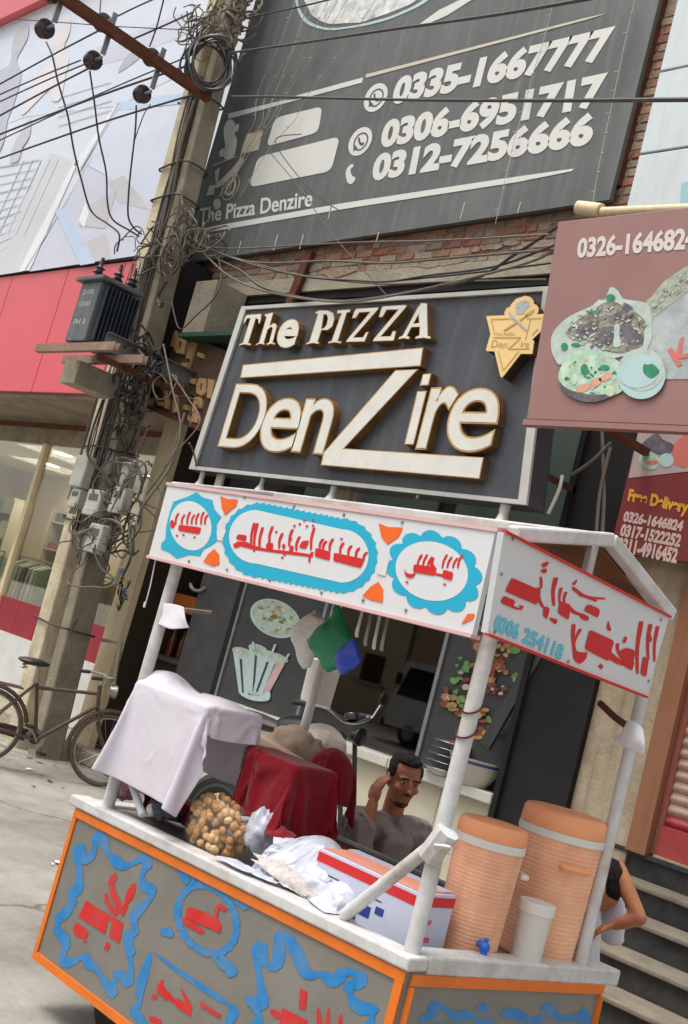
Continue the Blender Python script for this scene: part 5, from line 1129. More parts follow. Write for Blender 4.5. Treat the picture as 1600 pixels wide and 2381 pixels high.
# ---- painting on the front board (photograph crop at 2.85x from 350,950)
YQ = YC0-.0215
CNT = [0]
def cf(name, pts, m_, lay=0, sc=2.851, off=(350, 950), hole=None, t=.0008):
    CNT[0] += 1; yq = YQ-.0008*lay-CNT[0]*5e-6
    q = MB(); q.prism(ppx(pts, yq, sc, off), (0,-.0002,0)); return part(name, q, m_, CF)
def scall(cx, cy, rx, ry, n, amp, rot=0.0, tilt=0.0, seg=6):
    res = []
    for k in range(n*seg):
        a = 2*math.pi*k/(n*seg)+rot; r_ = 1+amp*abs(math.sin((a-rot)*n/2))**.8*1.0
        x = rx*r_*math.cos(a); y = ry*r_*math.sin(a); res.append((cx+x, cy+y+tilt*x))
    return res
k8 = 1.96
def cq(name, pts, m_, lay=0, hole=None): return cf(name, pts, m_, lay, k8, (350, 1100), hole)
# left medallion
cq('cyan_medallion', [(105,130),(140,118),(175,105),(210,86),(240,112),(282,122),(292,165),(322,200),(300,235),(310,300),(290,320),(240,350),(225,378),(175,372),(120,390),(90,365),(48,345),(50,320),(68,300),(72,240),(90,170)], m_cy, 0)
cq('white_disc', ell(183,240,95,112,36, dy=.12), m_cap, 1)
cq('white_disc', [(85,150),(80,200),(62,270),(68,310),(98,335),(150,350),(110,240),(110,170)], m_cap, 1) if False else None
# middle cartouche
def stadium(x0, y0, x1, y1, r, n=14):
    P = []
    for k in range(n+1):
        a = math.pi/2+math.pi*k/n; P.append((x0+r*math.cos(a)*.92, y0-r*math.sin(a)*-1))
    return P
def capsule(x0, y0, x1, y1, r, n=14, rx=.95, amp=0.0, nf=0):
    P = []
    for k in range(n+1): a = math.pi/2+math.pi*k/n; P.append((x0+r*rx*math.cos(a), y0+r*math.sin(a)))
    for k in range(n+1): a = -math.pi/2+math.pi*k/n; P.append((x1+r*rx*math.cos(a), y1+r*math.sin(a)))
    if amp:
        Q = []; N = len(P)
        for i in range(N):
            a = Vector(P[i]); b = Vector(P[(i+1) % N]); d_ = b-a; m = max(1, int(d_.length/26)); nn = Vector((d_.y, -d_.x)).normalized() if d_.length > 1e-6 else Vector((0,0))
            for j in range(m):
                Q.append(tuple(a+d_*(j/m))); Q.append(tuple(a+d_*((j+.7)/m)+nn*amp))
        return Q
    return P
cq('cyan_cartouche', capsule(500,306,864,376,166,12,1.0,9), m_cy, 0)
cq('white_cartouche', capsule(480,290,872,378,122,16,1.0), m_cap, 1)
# right medallion
cq('cyan_medallion', scall(1292,452,192,166,12,.15,.2,.14), m_cy, 0)
cq('white_disc', ell(1282,447,165,135,40, dy=.1), m_cap, 1)
for pts in ([(318,104),(350,118),(398,120),(390,150),(362,172),(340,192),(325,160)], [(290,345),(312,370),(315,415),(285,425),(240,405),(262,370)], [(1040,228),(1080,245),(1150,248),(1130,290),(1080,325),(1052,290)], [(1038,495),(1060,530),(1058,590),(1010,580),(965,560),(1000,520)], [(1445,642),(1478,640),(1470,665),(1415,690)]):
    cq('orange_leaf', pts, m_cor, 1)
for pts in ([(328,210),(334,250),(345,262),(325,310),(304,305),(302,262)], [(1072,360),(1086,400),(1070,470),(1035,460),(1030,420),(1050,370)]): cq('white_lozenge', pts, m_cap, 2)
def stroke(x0, y0, x1, y1, w0, w1, m_, lay=3):
    d_ = Vector((x1-x0, y1-y0)); n_ = Vector((-d_.y, d_.x)).normalized()
    w0 *= 1.35; w1 *= 1.5; md = ((x0+x1)/2+n_.x*w0*.9, (y0+y1)/2+n_.y*w0*.9)
    cq('red_lettering', curve2([(x0-d_.x*.03, y0-d_.y*.03), (x0+n_.x*w0, y0+n_.y*w0+3), (md[0]+n_.x*w1, md[1]+n_.y*w1), (x1+n_.x*w1, y1+n_.y*w1), (x1+d_.x*.06, y1+d_.y*.06), (x1-n_.x*w1, y1-n_.y*w1), (md[0]-n_.x*w0, md[1]-n_.y*w0), (x0-n_.x*w0, y0-n_.y*w0)], 3), m_, lay)
def blk(pts, lay=4): cq('red_lettering', rounded(pts, 9, 4), m_crd, lay)
blk([(92,215),(100,212),(112,230),(108,248),(95,252),(88,238)]); blk([(128,235),(232,248),(222,278),(126,262)])
for x in (112,140,165,185,205,228,245): stroke(x+14, 178+(x%3)*6, x+2, 232, 4, 2.5, m_crd, 3)
for x, y in ((120,285),(200,292),(150,282)): blk([(x-7,y),(x,y-6),(x+8,y),(x,y+6)])
blk([(398,278),(440,284),(432,312),(388,300)]); blk([(376,320),(404,318),(408,335),(380,342)]); blk([(530,316),(560,318),(556,350),(524,342)]); blk([(604,318),(618,330),(606,352),(598,336)]); blk([(636,330),(655,332),(648,358),(630,356)]); blk([(690,310),(724,306),(708,345),(675,338)])
blk([(752,340),(820,358),(816,398),(748,380)]); blk([(836,362),(975,392),(958,432),(832,400)])
blk([(388,312),(440,314),(470,330),(530,345),(600,352),(680,362),(740,372),(742,384),(660,374),(560,362),(480,350),(392,330)], 3)
for x, y0, y1 in ((462,230,340),(476,232,352),(500,250,345),(545,245,320),(590,275,340),(636,258,330),(668,290,350),(735,252,345),(728,360,405),(775,300,345),(790,310,350),(820,300,352),(868,318,365),(905,330,372),(940,340,385),(975,360,395)): stroke(x+10, y0, x-4, y1, 5, 3.2, m_crd, 3)
for x, y in ((655,240),(680,232),(712,242),(740,240),(700,215),(740,212),(572,268),(610,372),(600,385),(640,300),(870,300)): blk([(x-8,y),(x,y-7),(x+9,y),(x,y+7)])
blk([(1200,415),(1305,430),(1294,468),(1196,450)]); blk([(1335,440),(1380,452),(1372,490),(1328,476)]); blk(curve2([(1156,438),(1168,455),(1190,460),(1208,452),(1195,475),(1165,472)],3)); stroke(1283,388,1292,432,8,5,m_crd); blk([(1296,455),(1340,462),(1338,474),(1296,466)],3)
for x in (1215,1240,1262,1330,1352,1378,1400): stroke(x+20, 372+(x%5)*5, x, 430, 4, 2.5, m_crd)
for x, y in ((1168,497),(1340,507),(1230,382)): blk([(x-9,y),(x,y-7),(x+10,y),(x,y+7)])
# screws
for x, y in ((430,110),(655,152),(882,190),(1148,224),(176,402),(350,440),(545,488),(780,545),(970,580),(1165,625)):
    q = MB(); q.lathe(onY(x/k8+350, y/k8+1100, YQ+.0005), (0,-1,0), [(.006,0),(.006,.003),(0,.004)], 8); part('screw', q, m_steel, CF)
# ---- side board lettering (crop 850..1600 x 1100..1700 at 2.09x)
XQ = XC1+.0305
def cs(name, pts, m_, lay=0):
    CNT[0] += 1; xq = XQ+.0008*lay+CNT[0]*5e-6
    q = MB(); q.prism([onX(x/2.0907+850, y/2.09+1100, xq) for x, y in pts], (.0002, 0, 0)); return part(name, q, m_, CS)
RD = [[(712,508),(852,570),(835,642),(678,575)], [(672,595),(732,622),(715,655),(655,630)], [(868,645),(898,655),(882,715),(862,690)], [(946,622),(1000,640),(988,715),(934,680)], [(1082,635),(1142,662),(1132,705),(1060,668)], [(1048,678),(1090,700),(1082,722),(1042,705)],
      [(1090,760),(1210,815),(1182,915),(1065,855)], [(1005,840),(1030,868),(1060,872),(1082,868),(1072,905),(1040,932),(1012,905)], [(1270,848),(1312,862),(1298,962),(1252,935),(1255,905),(1232,888),(1240,860)], [(1350,890),(1378,900),(1366,992),(1336,978)], [(1180,712),(1198,770),(1172,762)],
      [(855,440),(895,428),(885,452),(862,462)], [(850,470),(885,462),(880,488),(856,486)], [(848,500),(860,505),(862,560),(850,560)], [(890,700),(938,712),(925,738),(905,722)], [(1000,540),(1035,512),(1018,548)], [(740,640),(775,648),(762,660)], [(1262,790),(1275,800),(1262,830),(1248,825)], [(1375,770),(1395,800),(1388,830),(1372,800)]]
for pts in RD: cs('red_lettering', rounded(pts, 14, 4), m_crd, 2)
for x0, y0, x1, y1, w_ in ((926,512,916,640,9), (952,560,946,640,6), (975,580,968,640,6), (1012,740,1022,880,8), (1045,760,1010,850,6), (1340,730,1322,965,9), (1385,740,1375,900,8), (1420,750,1405,910,7), (840,560,862,650,9), (1180,880,1300,930,14), (1010,560,1120,620,7), (1040,590,1160,610,6), (700,640,760,660,6), (990,655,1060,690,8), (1225,830,1245,900,7)):
    d_ = Vector((x1-x0, y1-y0)); n_ = Vector((-d_.y, d_.x)).normalized()*w_
    n_ = n_*1.25; mx_, my_ = (x0+x1)/2+n_.x*.8, (y0+y1)/2+n_.y*.8
    cs('red_lettering', curve2([(x0-d_.x*.03, y0-d_.y*.03), (x0+n_.x, y0+n_.y), (mx_+n_.x*.8, my_+n_.y*.8), (x1+n_.x*.6, y1+n_.y*.6), (x1+d_.x*.04, y1+d_.y*.04), (x1-n_.x*.6, y1-n_.y*.6), (mx_-n_.x*.8, my_-n_.y*.8), (x0-n_.x, y0-n_.y)], 3), m_crd, 1)
cs('red_lettering', [(1130,938),(1145,925),(1158,940),(1145,955)], m_crd, 1)
m_cyt = mat('canopy_cyan_thin', srgb(96,190,212), rough=.5)
c3 = lambda x, y: onX(x/2.0907+850, y/2.09+1100, XQ+.001)
for s_, a_, b_, d_ in (('0306', (622,760), (640,690), (752,738)), ('254118', (762,818), (780,752), (965,842))):
    q = MB(); text_into(q, s_, c3(*a_), c3(*b_), c3(*d_), (.0008,0,0), .05); part('cyan_number', q, m_cyt, CS)
for x, y in ((715,320),(1435,712),(1375,1010),(628,770),(660,490),(985,915)):
    q = MB(); q.lathe(onX(x/2.0907+850, y/2.09+1100, XQ), (1,0,0), [(.006,0),(.006,.003),(0,.004)], 8); part('screw', q, m_steel, CS)
# ---- painting on the grey front (crop 60,1850 at 3.92x)
YD = YC0-.001
def band(P, w_, m_, lay, sc, off, name='blue_flourish', plane='Y'):
    """a brush stroke of varying width through P"""
    C = crom([(x, y, 0) for x, y in P], 4); L_, R_ = [], []
    for i, c in enumerate(C):
        t = (C[min(i+1, len(C)-1)]-C[max(i-1, 0)]); t.normalize(); ww = w_*(.50+.72*abs(math.sin(i*.27))**1.4+.22*noise.noise(c*.05))*(.35 if i in (0, len(C)-1) else 1)
        n_ = Vector((-t.y, t.x, 0)); L_.append(c+n_*ww); R_.append(c-n_*ww)
    q = MB(); o = 0
    def to(p, i=0):
        x, y = p.x/sc+off[0], p.y/sc+off[1]
        return onY(x, y, YD-.0004*lay-i*2e-6) if plane == 'Y' else onX(x, y, XC1+.0008+.0004*lay+i*2e-6)
    q.grid([[to(l, i), to(r_, i)] for i, (l, r_) in enumerate(zip(L_, R_))]); part(name, q, m_, FRN if plane == 'Y' else SID)
s1, o1 = 3.92, (60, 1850)
P_frame = [(530,590),(500,470),(470,560),(490,700),(480,850),(420,880),(430,960),(370,1060),(300,1130),(290,1230),(340,1290),(370,1370),(330,1450),(360,1520),(450,1500),(540,1470),(570,1530),(640,1580),(720,1700),(790,1800),(800,1700),(850,1620),(930,1700),(960,1600),(945,1420),(940,1270),(1010,1240),(980,1130),(1040,1030),(1120,960),(1150,860),(1080,830),(1060,720),(1110,620),(1060,570),(970,620),(870,640),(800,570),(740,520),(700,400),(640,380),(620,520),(560,580)]
band(P_frame, 40, m_cb, 1, s1, o1)
def curls(P, r_, sc, off, k0=0):
    for k, (x, y) in enumerate(P):
        if (k+k0) % 3: continue
        q = MB(); q.prism(ppx(curve2([(x+r_*random.uniform(.6,1.25)*math.cos(a), y+r_*random.uniform(.6,1.25)*math.sin(a)) for a in [j*.9 for j in range(7)]], 3), YD-.0009-.000005*k, sc, off), (0,-.0001,0)); part('blue_flourish', q, m_cb, FRN)
random.seed(8); curls(P_frame, 46, s1, o1)
for pts in ([(548,955),(755,1090),(725,1260),(478,1105)], [(790,1100),(890,1165),(852,1345),(758,1285)], [(460,1160),(520,1195),(570,1250),(540,1300),(480,1290),(428,1235)], [(740,1330),(770,1360),(748,1420),(708,1395)], [(800,705),(830,730),(810,800),(775,830),(750,790)], [(980,800),(1005,830),(960,960),(900,960),(930,860)], [(715,900),(740,880),(760,960),(720,980)]):
    q = MB(); q.prism(ppx(curve2(pts, 1) if len(pts) < 5 else curve2(pts, 3), YD-.0008, s1, o1), (0,-.0001,0)); part('red_lettering', q, m_cr_, FRN)
for P, w_ in (([(790,800),(800,900),(850,1000),(890,1100)], 26), ([(940,900),(910,1000),(880,1080)], 18), ([(740,950),(780,1030),(840,1080)], 22), ([(530,1280),(540,1340)], 18), ([(700,1050),(800,1150)], 20)): band(P, w_, m_cr_, 2, s1, o1, 'red_lettering')
# second medallion (crop 300,1950 at 2.412x)
s2, o2 = 2.412, (300, 1950)
for k in range(22):
    a = 2*math.pi*k/22; a2 = a+.33; cx, cy, rx, ry = 438, 452, 160, 182
    f_ = lambda a_, r_: (cx+rx*r_*math.cos(a_)+18*math.sin(a_)*0, cy+ry*r_*math.sin(a_)+40*math.cos(a_)*r_)
    band([f_(a, .93), f_(a+.12, 1.06), f_(a2, .98)], 17, m_cb, 1+(k % 2), s2, o2)
for P, w_ in (([(330,255),(310,200),(300,165)], 26), ([(340,262),(370,215),(320,180)], 14), ([(590,350),(640,360),(670,390)], 26), ([(250,545),(210,520),(200,500)], 26), ([(500,640),(560,720),(590,770)], 26), ([(470,660),(540,740)], 16)): band(P, w_, m_cb, 3, s2, o2)
for pts in ([(345,385),(500,450),(512,525),(480,515),(330,450),(318,418)], [(310,440),(400,500),(420,520),(400,530),(310,480),(300,460)]):
    q = MB(); q.prism(ppx(curve2(pts, 2), YD-.0016, s2, o2), (0,-.0001,0)); part('red_lettering', q, m_cr_, FRN)
band([(490,450),(490,400),(510,375),(530,400),(545,385)], 11, m_cr_, 4, s2, o2, 'red_lettering')
# ruled line, lower lettering and third frame
band([(140,640),(330,780),(560,930)], 13, m_cb, 1, s2, o2)
for P, w_ in (([(120,640),(90,740),(60,850),(60,920),(30,960),(60,1010),(100,1040)], 20), ([(560,930),(590,970),(560,1020)], 20), ([(770,720),(740,610),(720,650),(730,780),(750,930),(690,910),(730,1000),(700,1060)], 28), ([(770,720),(830,700),(850,560),(880,540),(930,620),(1000,760),(1080,760),(1140,800),(1210,750),(1290,760),(1300,800),(1240,830),(1250,900),(1300,950),(1360,960),(1350,1040),(1300,1100)], 28), ([(0,150),(40,120),(100,110),(110,150),(60,180),(80,250),(120,290),(60,380),(30,480),(20,560),(0,640)], 2)):
    if w_ > 3: band(P, w_*1.15, m_cb, 1, s2, o2); curls(P, w_*1.25, s2, o2, 1)
for pts in ([(160,810),(235,870),(215,910),(155,860)], [(270,890),(350,950),(345,1000),(262,940)], [(400,910),(440,940),(430,965),(400,945)], [(860,950),(1000,1020),(990,1080),(840,1060)], [(960,840),(1000,860),(990,960),(950,950)], [(130,870),(160,880),(150,905),(125,895)], [(440,940),(520,990),(510,1010),(440,970)]):
    q = MB(); q.prism(ppx(pts, YD-.0008, s2, o2), (0,-.0001,0)); part('red_lettering', q, m_cr_, FRN)
for P, w_ in (([(190,790),(180,830),(240,900),(330,960)], 12), ([(290,840),(320,900),(350,960)], 9), ([(110,1000),(180,1040)], 22), ([(1060,950),(1070,1060)], 16), ([(1120,950),(1110,1060)], 14), ([(1190,980),(1180,1060)], 12), ([(790,960),(850,1000)], 22)): band(P, w_, m_cr_, 2, s2, o2, 'red_lettering')
# blue letters on the side (crop 900,2150 at 2.24x)
s3, o3 = 2.24, (900, 2150)
for P, w_ in (([(160,500),(230,470),(250,420),(300,440),(360,480),(420,470),(480,500),(560,520)], 24), ([(460,440),(500,430),(510,460)], 20), ([(590,470),(640,460),(700,480),(760,500),(820,480)], 24), ([(800,440),(840,430),(870,470),(940,490),(1010,480),(1060,500)], 24), ([(1010,440),(1040,450)], 20), ([(150,560),(260,540),(400,560),(600,560),(900,560)], 30)): band(P, w_, m_cb, 1, s3, o3, 'blue_lettering', 'X')
# ================================================================== goods on the cart
def loft(rows, n=28, noise_amp=0.02, nscale=6, seed=0, fold=0.0, ff=9.0):
    """rows: lists of (px, py, Y); resampled, smoothed and wrinkled into a cloth sheet"""
    R0_ = []
    for r_ in rows:
        P = crom(yp(r_), 12); L_ = [0]
        for a, b in zip(P, P[1:]): L_.append(L_[-1]+(b-a).length)
        out_ = []; j = 0
        for k in range(n):
            s_ = L_[-1]*k/(n-1)
            while j < len(L_)-2 and L_[j+1] < s_: j += 1
            t = (s_-L_[j])/max(1e-6, L_[j+1]-L_[j]); out_.append(P[j].lerp(P[j+1], min(1, t)))
        R0_.append(out_)
    cols = [crom([R0_[i][k] for i in range(len(R0_))], 6) for k in range(n)]
    m = len(cols[0]); G = []
    for i in range(m):
        row = []
        for k in range(n):
            p = cols[k][i].copy(); e_ = min(1, i/4)
            d_ = noise.noise(p*nscale+Vector((seed*7.1, 0, 0)))*noise_amp + noise.noise(p*nscale*2.7+Vector((0, seed, 3)))*noise_amp*.4
            d_ += fold*math.sin(k/n*ff*6.28+i*.12+seed)*(i/m)
            p.y -= d_; p.z += d_*.4; row.append(p)
        G.append(row)
    return G
def cloth(name, rows, m_, lab, cat, n=30, amp=.02, ns=6, seed=0, th=.004, fold=0.0, ff=9):
    q = MB(); q.grid(loft(rows, n, amp, ns, seed, fold, ff)); o = single(name, q, m_, lab, cat, smooth='full'); mod_solid(o, th); return o
m_cl1 = mat('white_lilac_cloth', srgb(208,204,214), rough=0.95, var=0.05, scale=4, dirt=srgb(190,176,190), dirt_amt=0.5, dirt_scale=3, bump=.1, bump_scale=240, spec=.1, sheen=.3)
m_cl2 = mat('crimson_cloth', srgb(132,14,30), rough=0.85, var=0.15, scale=5, dirt=srgb(90,8,20), dirt_amt=.5, dirt_scale=4, bump=.2, bump_scale=120, spec=.15, sheen=.2)
m_bag = mat('thin_white_plastic', srgb(204,208,222), rough=0.3, var=0.06, scale=6, bump=.35, bump_scale=30, spec=.5, alpha=.9)
m_bagc = mat('clear_plastic', srgb(226,216,206), rough=0.2, alpha=.09, spec=.6)
m_gd = mat('drab_canvas', srgb(140,122,106), rough=.9, var=.25, scale=6, dirt=srgb(84,66,54), dirt_amt=.6, dirt_scale=5, bump=.3)

# ---- cloth that really hangs: a short simulation frozen into plain meshes
def drape(specs, boxes, balls, frames=34):
    tmp = []
    def coll(mb):
        me = bpy.data.meshes.new('tmp'); me.from_pydata([tuple(v) for v in mb.v], [], mb.f); o = bpy.data.objects.new('tmp', me); COL.objects.link(o)
        o.modifiers.new('c', 'COLLISION'); o.collision.thickness_outer = .006; o.collision.cloth_friction = 18; tmp.append(o)
    for a_, b_ in boxes: coll(MB().box(a_, b_))
    for c_, r_ in balls: coll(MB().ball(c_, r_, 16, 10))
    cl = []
    for (cx, cy, z, wx, wy, n, stiff, yaw_, seed, mass) in specs:
        mb = MB(); random.seed(seed); ny = max(8, int(n*wy/wx)); ca, sa = math.cos(yaw_), math.sin(yaw_)
        rows = []
        for j in range(ny+1):
            rows.append([])
            for i in range(n+1):
                u_, v_ = wx*(i/n-.5), wy*(j/ny-.5); rows[-1].append((cx+u_*ca-v_*sa, cy+u_*sa+v_*ca, z+.012*noise.noise(V_((u_*9+seed, v_*9, seed)))))
        mb.grid(rows); me = bpy.data.meshes.new('tmp'); me.from_pydata([tuple(v) for v in mb.v], [], mb.f); o = bpy.data.objects.new('tmp', me); COL.objects.link(o)
        md = o.modifiers.new('cloth', 'CLOTH'); st_ = md.settings; st_.quality = 6; st_.mass = mass; st_.tension_stiffness = 15; st_.compression_stiffness = 15; st_.shear_stiffness = 8; st_.bending_stiffness = stiff; st_.air_damping = 1.5
        md.collision_settings.distance_min = .006; md.collision_settings.collision_quality = 3; md.collision_settings.use_self_collision = False
        md.point_cache.frame_start = 1; md.point_cache.frame_end = frames+2
        cl.append(o); tmp.append(o)
    for f_ in range(1, frames+1): S.frame_set(f_)
    dg = bpy.context.evaluated_depsgraph_get(); res = []
    for o in cl:
        me = o.evaluated_get(dg).to_mesh(); q = MB(); q.add([v.co.copy() for v in me.vertices], [list(p_.vertices) for p_ in me.polygons]); res.append(q); o.evaluated_get(dg).to_mesh_clear()
    for o in tmp: bpy.data.objects.remove(o)
    S.frame_set(1)
    return res
V_ = Vector
zt_ = .862
k1c = onY(655, 1850, 3.25); k2c = onY(755, 1845, 3.62); k3c = onY(392, 1880, 3.1)
w1 = onY(690, 2000, 3.1); w2 = onY(770, 2055, 3.06); w3 = onY(745, 1735, 4.1)
DR = drape([(-3.745, 2.985, 1.53, .76, 1.04, 54, .10, .02, 1, .3), (k1c.x-.02, k1c.y-.0, k1c.z+.20, .74, .70, 44, .12, .22, 2, .3), (k2c.x, k2c.y, k2c.z+.24, .55, .5, 30, .3, -.2, 3, .35), (k3c.x+.05, k3c.y-.02, 1.06, .46, .36, 24, .3, .1, 4, .35),
            (w1.x+.02, w1.y+.03, w1.z+.2, .68, .56, 50, .05, .2, 5, .12), (w2.x, w2.y+.0, w2.z+.17, .48, .36, 36, .06, -.3, 6, .12), (w3.x, w3.y, w3.z+.2, .55, .5, 30, .2, .4, 7, .3)],
           [((-3.98, 2.88, 1.0), (-3.50, 3.17, 1.42)), ((k1c.x-.19, k1c.y-.10, .86), (k1c.x+.13, k1c.y+.13, k1c.z+.135)), ((xL+.03, 2.93, .6), (xR-.03, D0-.04, zt_)), ((xL, 2.85, .6), (xR, 2.95, .905))],
           [(V_((-3.94,3.0,1.41)), (.10,.09,.075)), (V_((-3.62,3.05,1.405)), (.10,.09,.04)), (k2c, (.11,.09,.19)), (k3c, (.14,.07,.08)),
            (w1+V_((-.10,.02,-.02)), .085), (w1+V_((.05,.07,-.0)), .095), (w1+V_((.13,-.03,-.04)), .065), (w1+V_((-.02,-.06,-.05)), .05), (w2+V_((-.06,.02,-.03)), .065), (w2+V_((.08,0,-.04)), .06), (w3, (.13,.1,.1))])
def frozen(q, name, m_, lab, cat, th=.003, sub_=1):
    o = single(name, q, m_, lab, cat, smooth='full'); mod_solid(o, th)
    if sub_: mod_sub(o, sub_)
    return o
frozen(DR[0], 'draped_cloth', m_cl1, 'white lilac cloth draped over the left end of the cart', 'cloth')
frozen(DR[1], 'crimson_cloth', m_cl2, 'crimson cloth bundle in the middle of the cart', 'cloth')
frozen(DR[2], 'crimson_cloth', m_cl2, 'second crimson cloth hanging behind the bundle near the seated man', 'cloth')
frozen(DR[3], 'crimson_cloth', m_cl2, 'crimson cloth peeking out under the white draped cloth', 'cloth')
frozen(DR[4], 'white_plastic_bag', m_bag, 'crumpled thin white plastic bag lying on the cart front', 'plastic bag', .0015)
frozen(DR[5], 'white_plastic_bag', m_bag, 'crumpled white plastic bag against the printed carton', 'plastic bag', .0015)
frozen(DR[6], 'cream_cover', mat('cream_cloth', srgb(206,194,182), rough=.95, var=.1, bump=.3), 'cream cloth heap at the foot of the rear pole', 'cloth')
def lump(name, cx, cy, Y, r, m_, lab, cat, amp=.25, ns=7, seed=0, seg=28, rings=18, zmin=None, smooth='full', grp=None):
    c = onY(cx, cy, Y); q = MB(); q.ball((0,0,0), 1.0, seg, rings)
    for i, v in enumerate(q.v):
        d_ = 1+amp*noise.noise(v*ns*.3+Vector((seed, seed*2, 0)))+amp*.6*noise.noise(v*ns*.9+Vector((0, seed, 5)))
        p = Vector((v.x*r[0]*d_, v.y*r[1]*d_, v.z*r[2]*d_))+c
        if zmin is not None and p.z < zmin: p.z = zmin+(p.z-zmin)*.05
        q.v[i] = p
    return single(name, q, m_, lab, cat, grp, smooth=smooth)
zt_ = .862
lump('white_plastic_bag', 610, 1935, 3.12, (.06,.07,.09), m_bag, 'slim white plastic bag beside the fried puffs', 'plastic bag', .25, 6, 8, 36, 24, zt_)
m_strip = mat('pale_rag', srgb(206,200,196), rough=.9, var=.25, scale=5, dirt=srgb(92,74,68), dirt_amt=.8, dirt_scale=7, bump=.3)
cloth('striped_rag', [[(590,1985,3.02),(640,1995,3.02),(690,2030,3.02),(745,2080,3.02)], [(600,2000,2.97),(640,2020,2.96),(690,2055,2.96),(740,2098,2.97)], [(585,1998,2.95),(630,2035,2.945),(680,2070,2.945),(728,2102,2.945)]], m_strip, 'pale stained rag lying along the cart rim', 'rag', 30, .02, 14, 9)
lump('dark_bundle', 385, 1878, 3.0, (.07,.06,.045), mat('slate_cloth', srgb(76,82,96), rough=.9, var=.2), 'small slate coloured bundle behind the left brace', 'bundle', .4, 9, 3, zmin=zt_)
lump('printed_bundle', 290, 1820, 2.98, (.07,.05,.075), mat('pink_purple_cloth', srgb(178,132,150), rough=.9, var=.5, scale=10, dirt=srgb(84,60,90), dirt_amt=.7, dirt_scale=8), 'pink and purple cloth bundle at the left corner of the cart', 'bundle', .35, 9, 4, zmin=zt_)
lump('small_white_knob', 352, 1882, 2.95, (.022,.022,.025), m_cw, 'small round white ball beside the left brace', 'ball', .05, 5, 1)
# crate of drab things on the far side of the cloth
lump('drab_sack', 690, 1770, 3.85, (.24,.15,.14), m_gd, 'drab canvas sack slumped behind the crimson cloth', 'sack', .3, 5, 6, zmin=zt_)
q = MB(); a = onY(560,1690,3.7); b = onY(745,1800,3.6); q.bar(a, b, .05, .03)
mod_bevel(single('wooden_slat', q, mat('worn_slat', srgb(176,150,132), rough=.85, var=.2, scale=7), 'worn pale wooden slat slanting over the canvas sack', 'slat'), .006)
# fried puffs in a clear bag
m_puff = [mat('fried_puff_%d' % i, srgb(*c), rough=.55, var=.3, scale=30, dirt=srgb(120,72,32), dirt_amt=.6, dirt_scale=26, bump=.4, bump_scale=70) for i, c in enumerate(((214,166,106), (200,144,86), (228,190,134)))]
PF = thing('bag_of_fried_puffs', 'clear bag full of round golden brown fried puffs on the cart rim', 'bag', onY(505, 1985, 3.02))
pm_ = []
for i in range(4):
    q = MB(); q.ball((0,0,0), .0175, 9, 6)
    for j, v in enumerate(q.v): q.v[j] = v*(1+.16*noise.noise(v*70+Vector((i*9,0,0))))
    me = bpy.data.meshes.new('puff'); me.from_pydata([tuple(v) for v in q.v], [], q.f); me.polygons.foreach_set('use_smooth', [True]*len(me.polygons)); me.materials.append(m_puff[0]); pm_.append(me)
random.seed(5); cF = onY(508, 1925, 3.04); cnt = 0
ORG = ORIG[PF.name]
while cnt < 210:
    v = Vector((random.uniform(-1,1), random.uniform(-1,.6), random.uniform(-1,1)))
    if not .55 < v.length < 1.0: continue
    p = cF+Vector((v.x*.145, v.y*.10, v.z*.115-.03*v.x))
    if p.z < zt_+.015: continue
    o = bpy.data.objects.new('fried_puff', random.choice(pm_)); COL.objects.link(o); o.parent = PF; o.location = p-ORG; o.rotation_euler = (random.uniform(0,6), random.uniform(0,6), 0); o.scale = Vector((1,1,random.uniform(.75,1)))*random.uniform(.85,1.15)
    o.material_slots[0].link = 'OBJECT'; o.material_slots[0].material = random.choice(m_puff); cnt += 1
q = MB(); q.ball(cF+Vector((0,0,-.005)), (.156,.11,.126), 24, 16)
for i, v in enumerate(q.v):
    q.v[i] = v+(v-cF)*.12*noise.noise(v*14); q.v[i].z = max(q.v[i].z, zt_+.002)
part('clear_film', q, m_bagc, PF, 'full')
# printed carton
m_box = mat('carton_white', srgb(196,202,222), rough=.5, var=.05, scale=4, dirt=srgb(170,172,186), dirt_amt=.3, dirt_scale=3); m_bn = mat('carton_navy', srgb(40,58,140), rough=.5); m_brd = mat('carton_red', srgb(206,40,46), rough=.5); m_bpk = mat('carton_pink', srgb(206,84,130), rough=.5); m_bor = mat('carton_top', srgb(226,150,130), rough=.5)
BX = thing('printed_carton', 'white carton with red top band and navy print at the cart corner', 'carton', (-2.55, 3.2, zt_))
bx0, bx1, by0, by1, bz = -2.86, -2.375, 3.04, 3.24, 1.07
o = part('carton', MB().box((bx0, by0, zt_+.001), (bx1, by1, bz)), m_box, BX); mod_bevel(o, .004)
part('red_band', MB().box((bx0-.001, by0-.0015, bz-.045), (bx1+.0015, by1+.001, bz-.012)), m_brd, BX)
part('top_flap', MB().box((bx0+.01, by0+.01, bz+.001), (bx1-.01, by1-.01, bz+.004)), m_bor, BX); part('top_flap', MB().box((bx0+.01, by1-.06, bz+.0045), (bx1-.01, by1-.01, bz+.008)), m_box, BX)
for (u0, u1, v0, v1) in ((.28,.62,.28,.46), (.66,.74,.40,.52), (.06,.20,.08,.22), (.30,.5,.17,.22), (.1,.24,.55,.57), (.12,.3,.62,.64), (.5,.7,.6,.62)):
    part('navy_print', MB().box((bx0+(bx1-bx0)*u0, by0-.0012, zt_+(bz-zt_)*v0), (bx0+(bx1-bx0)*u1, by0-.0002, zt_+(bz-zt_)*v1)), m_bn if v0 < .5 else m_darkgrey, BX)
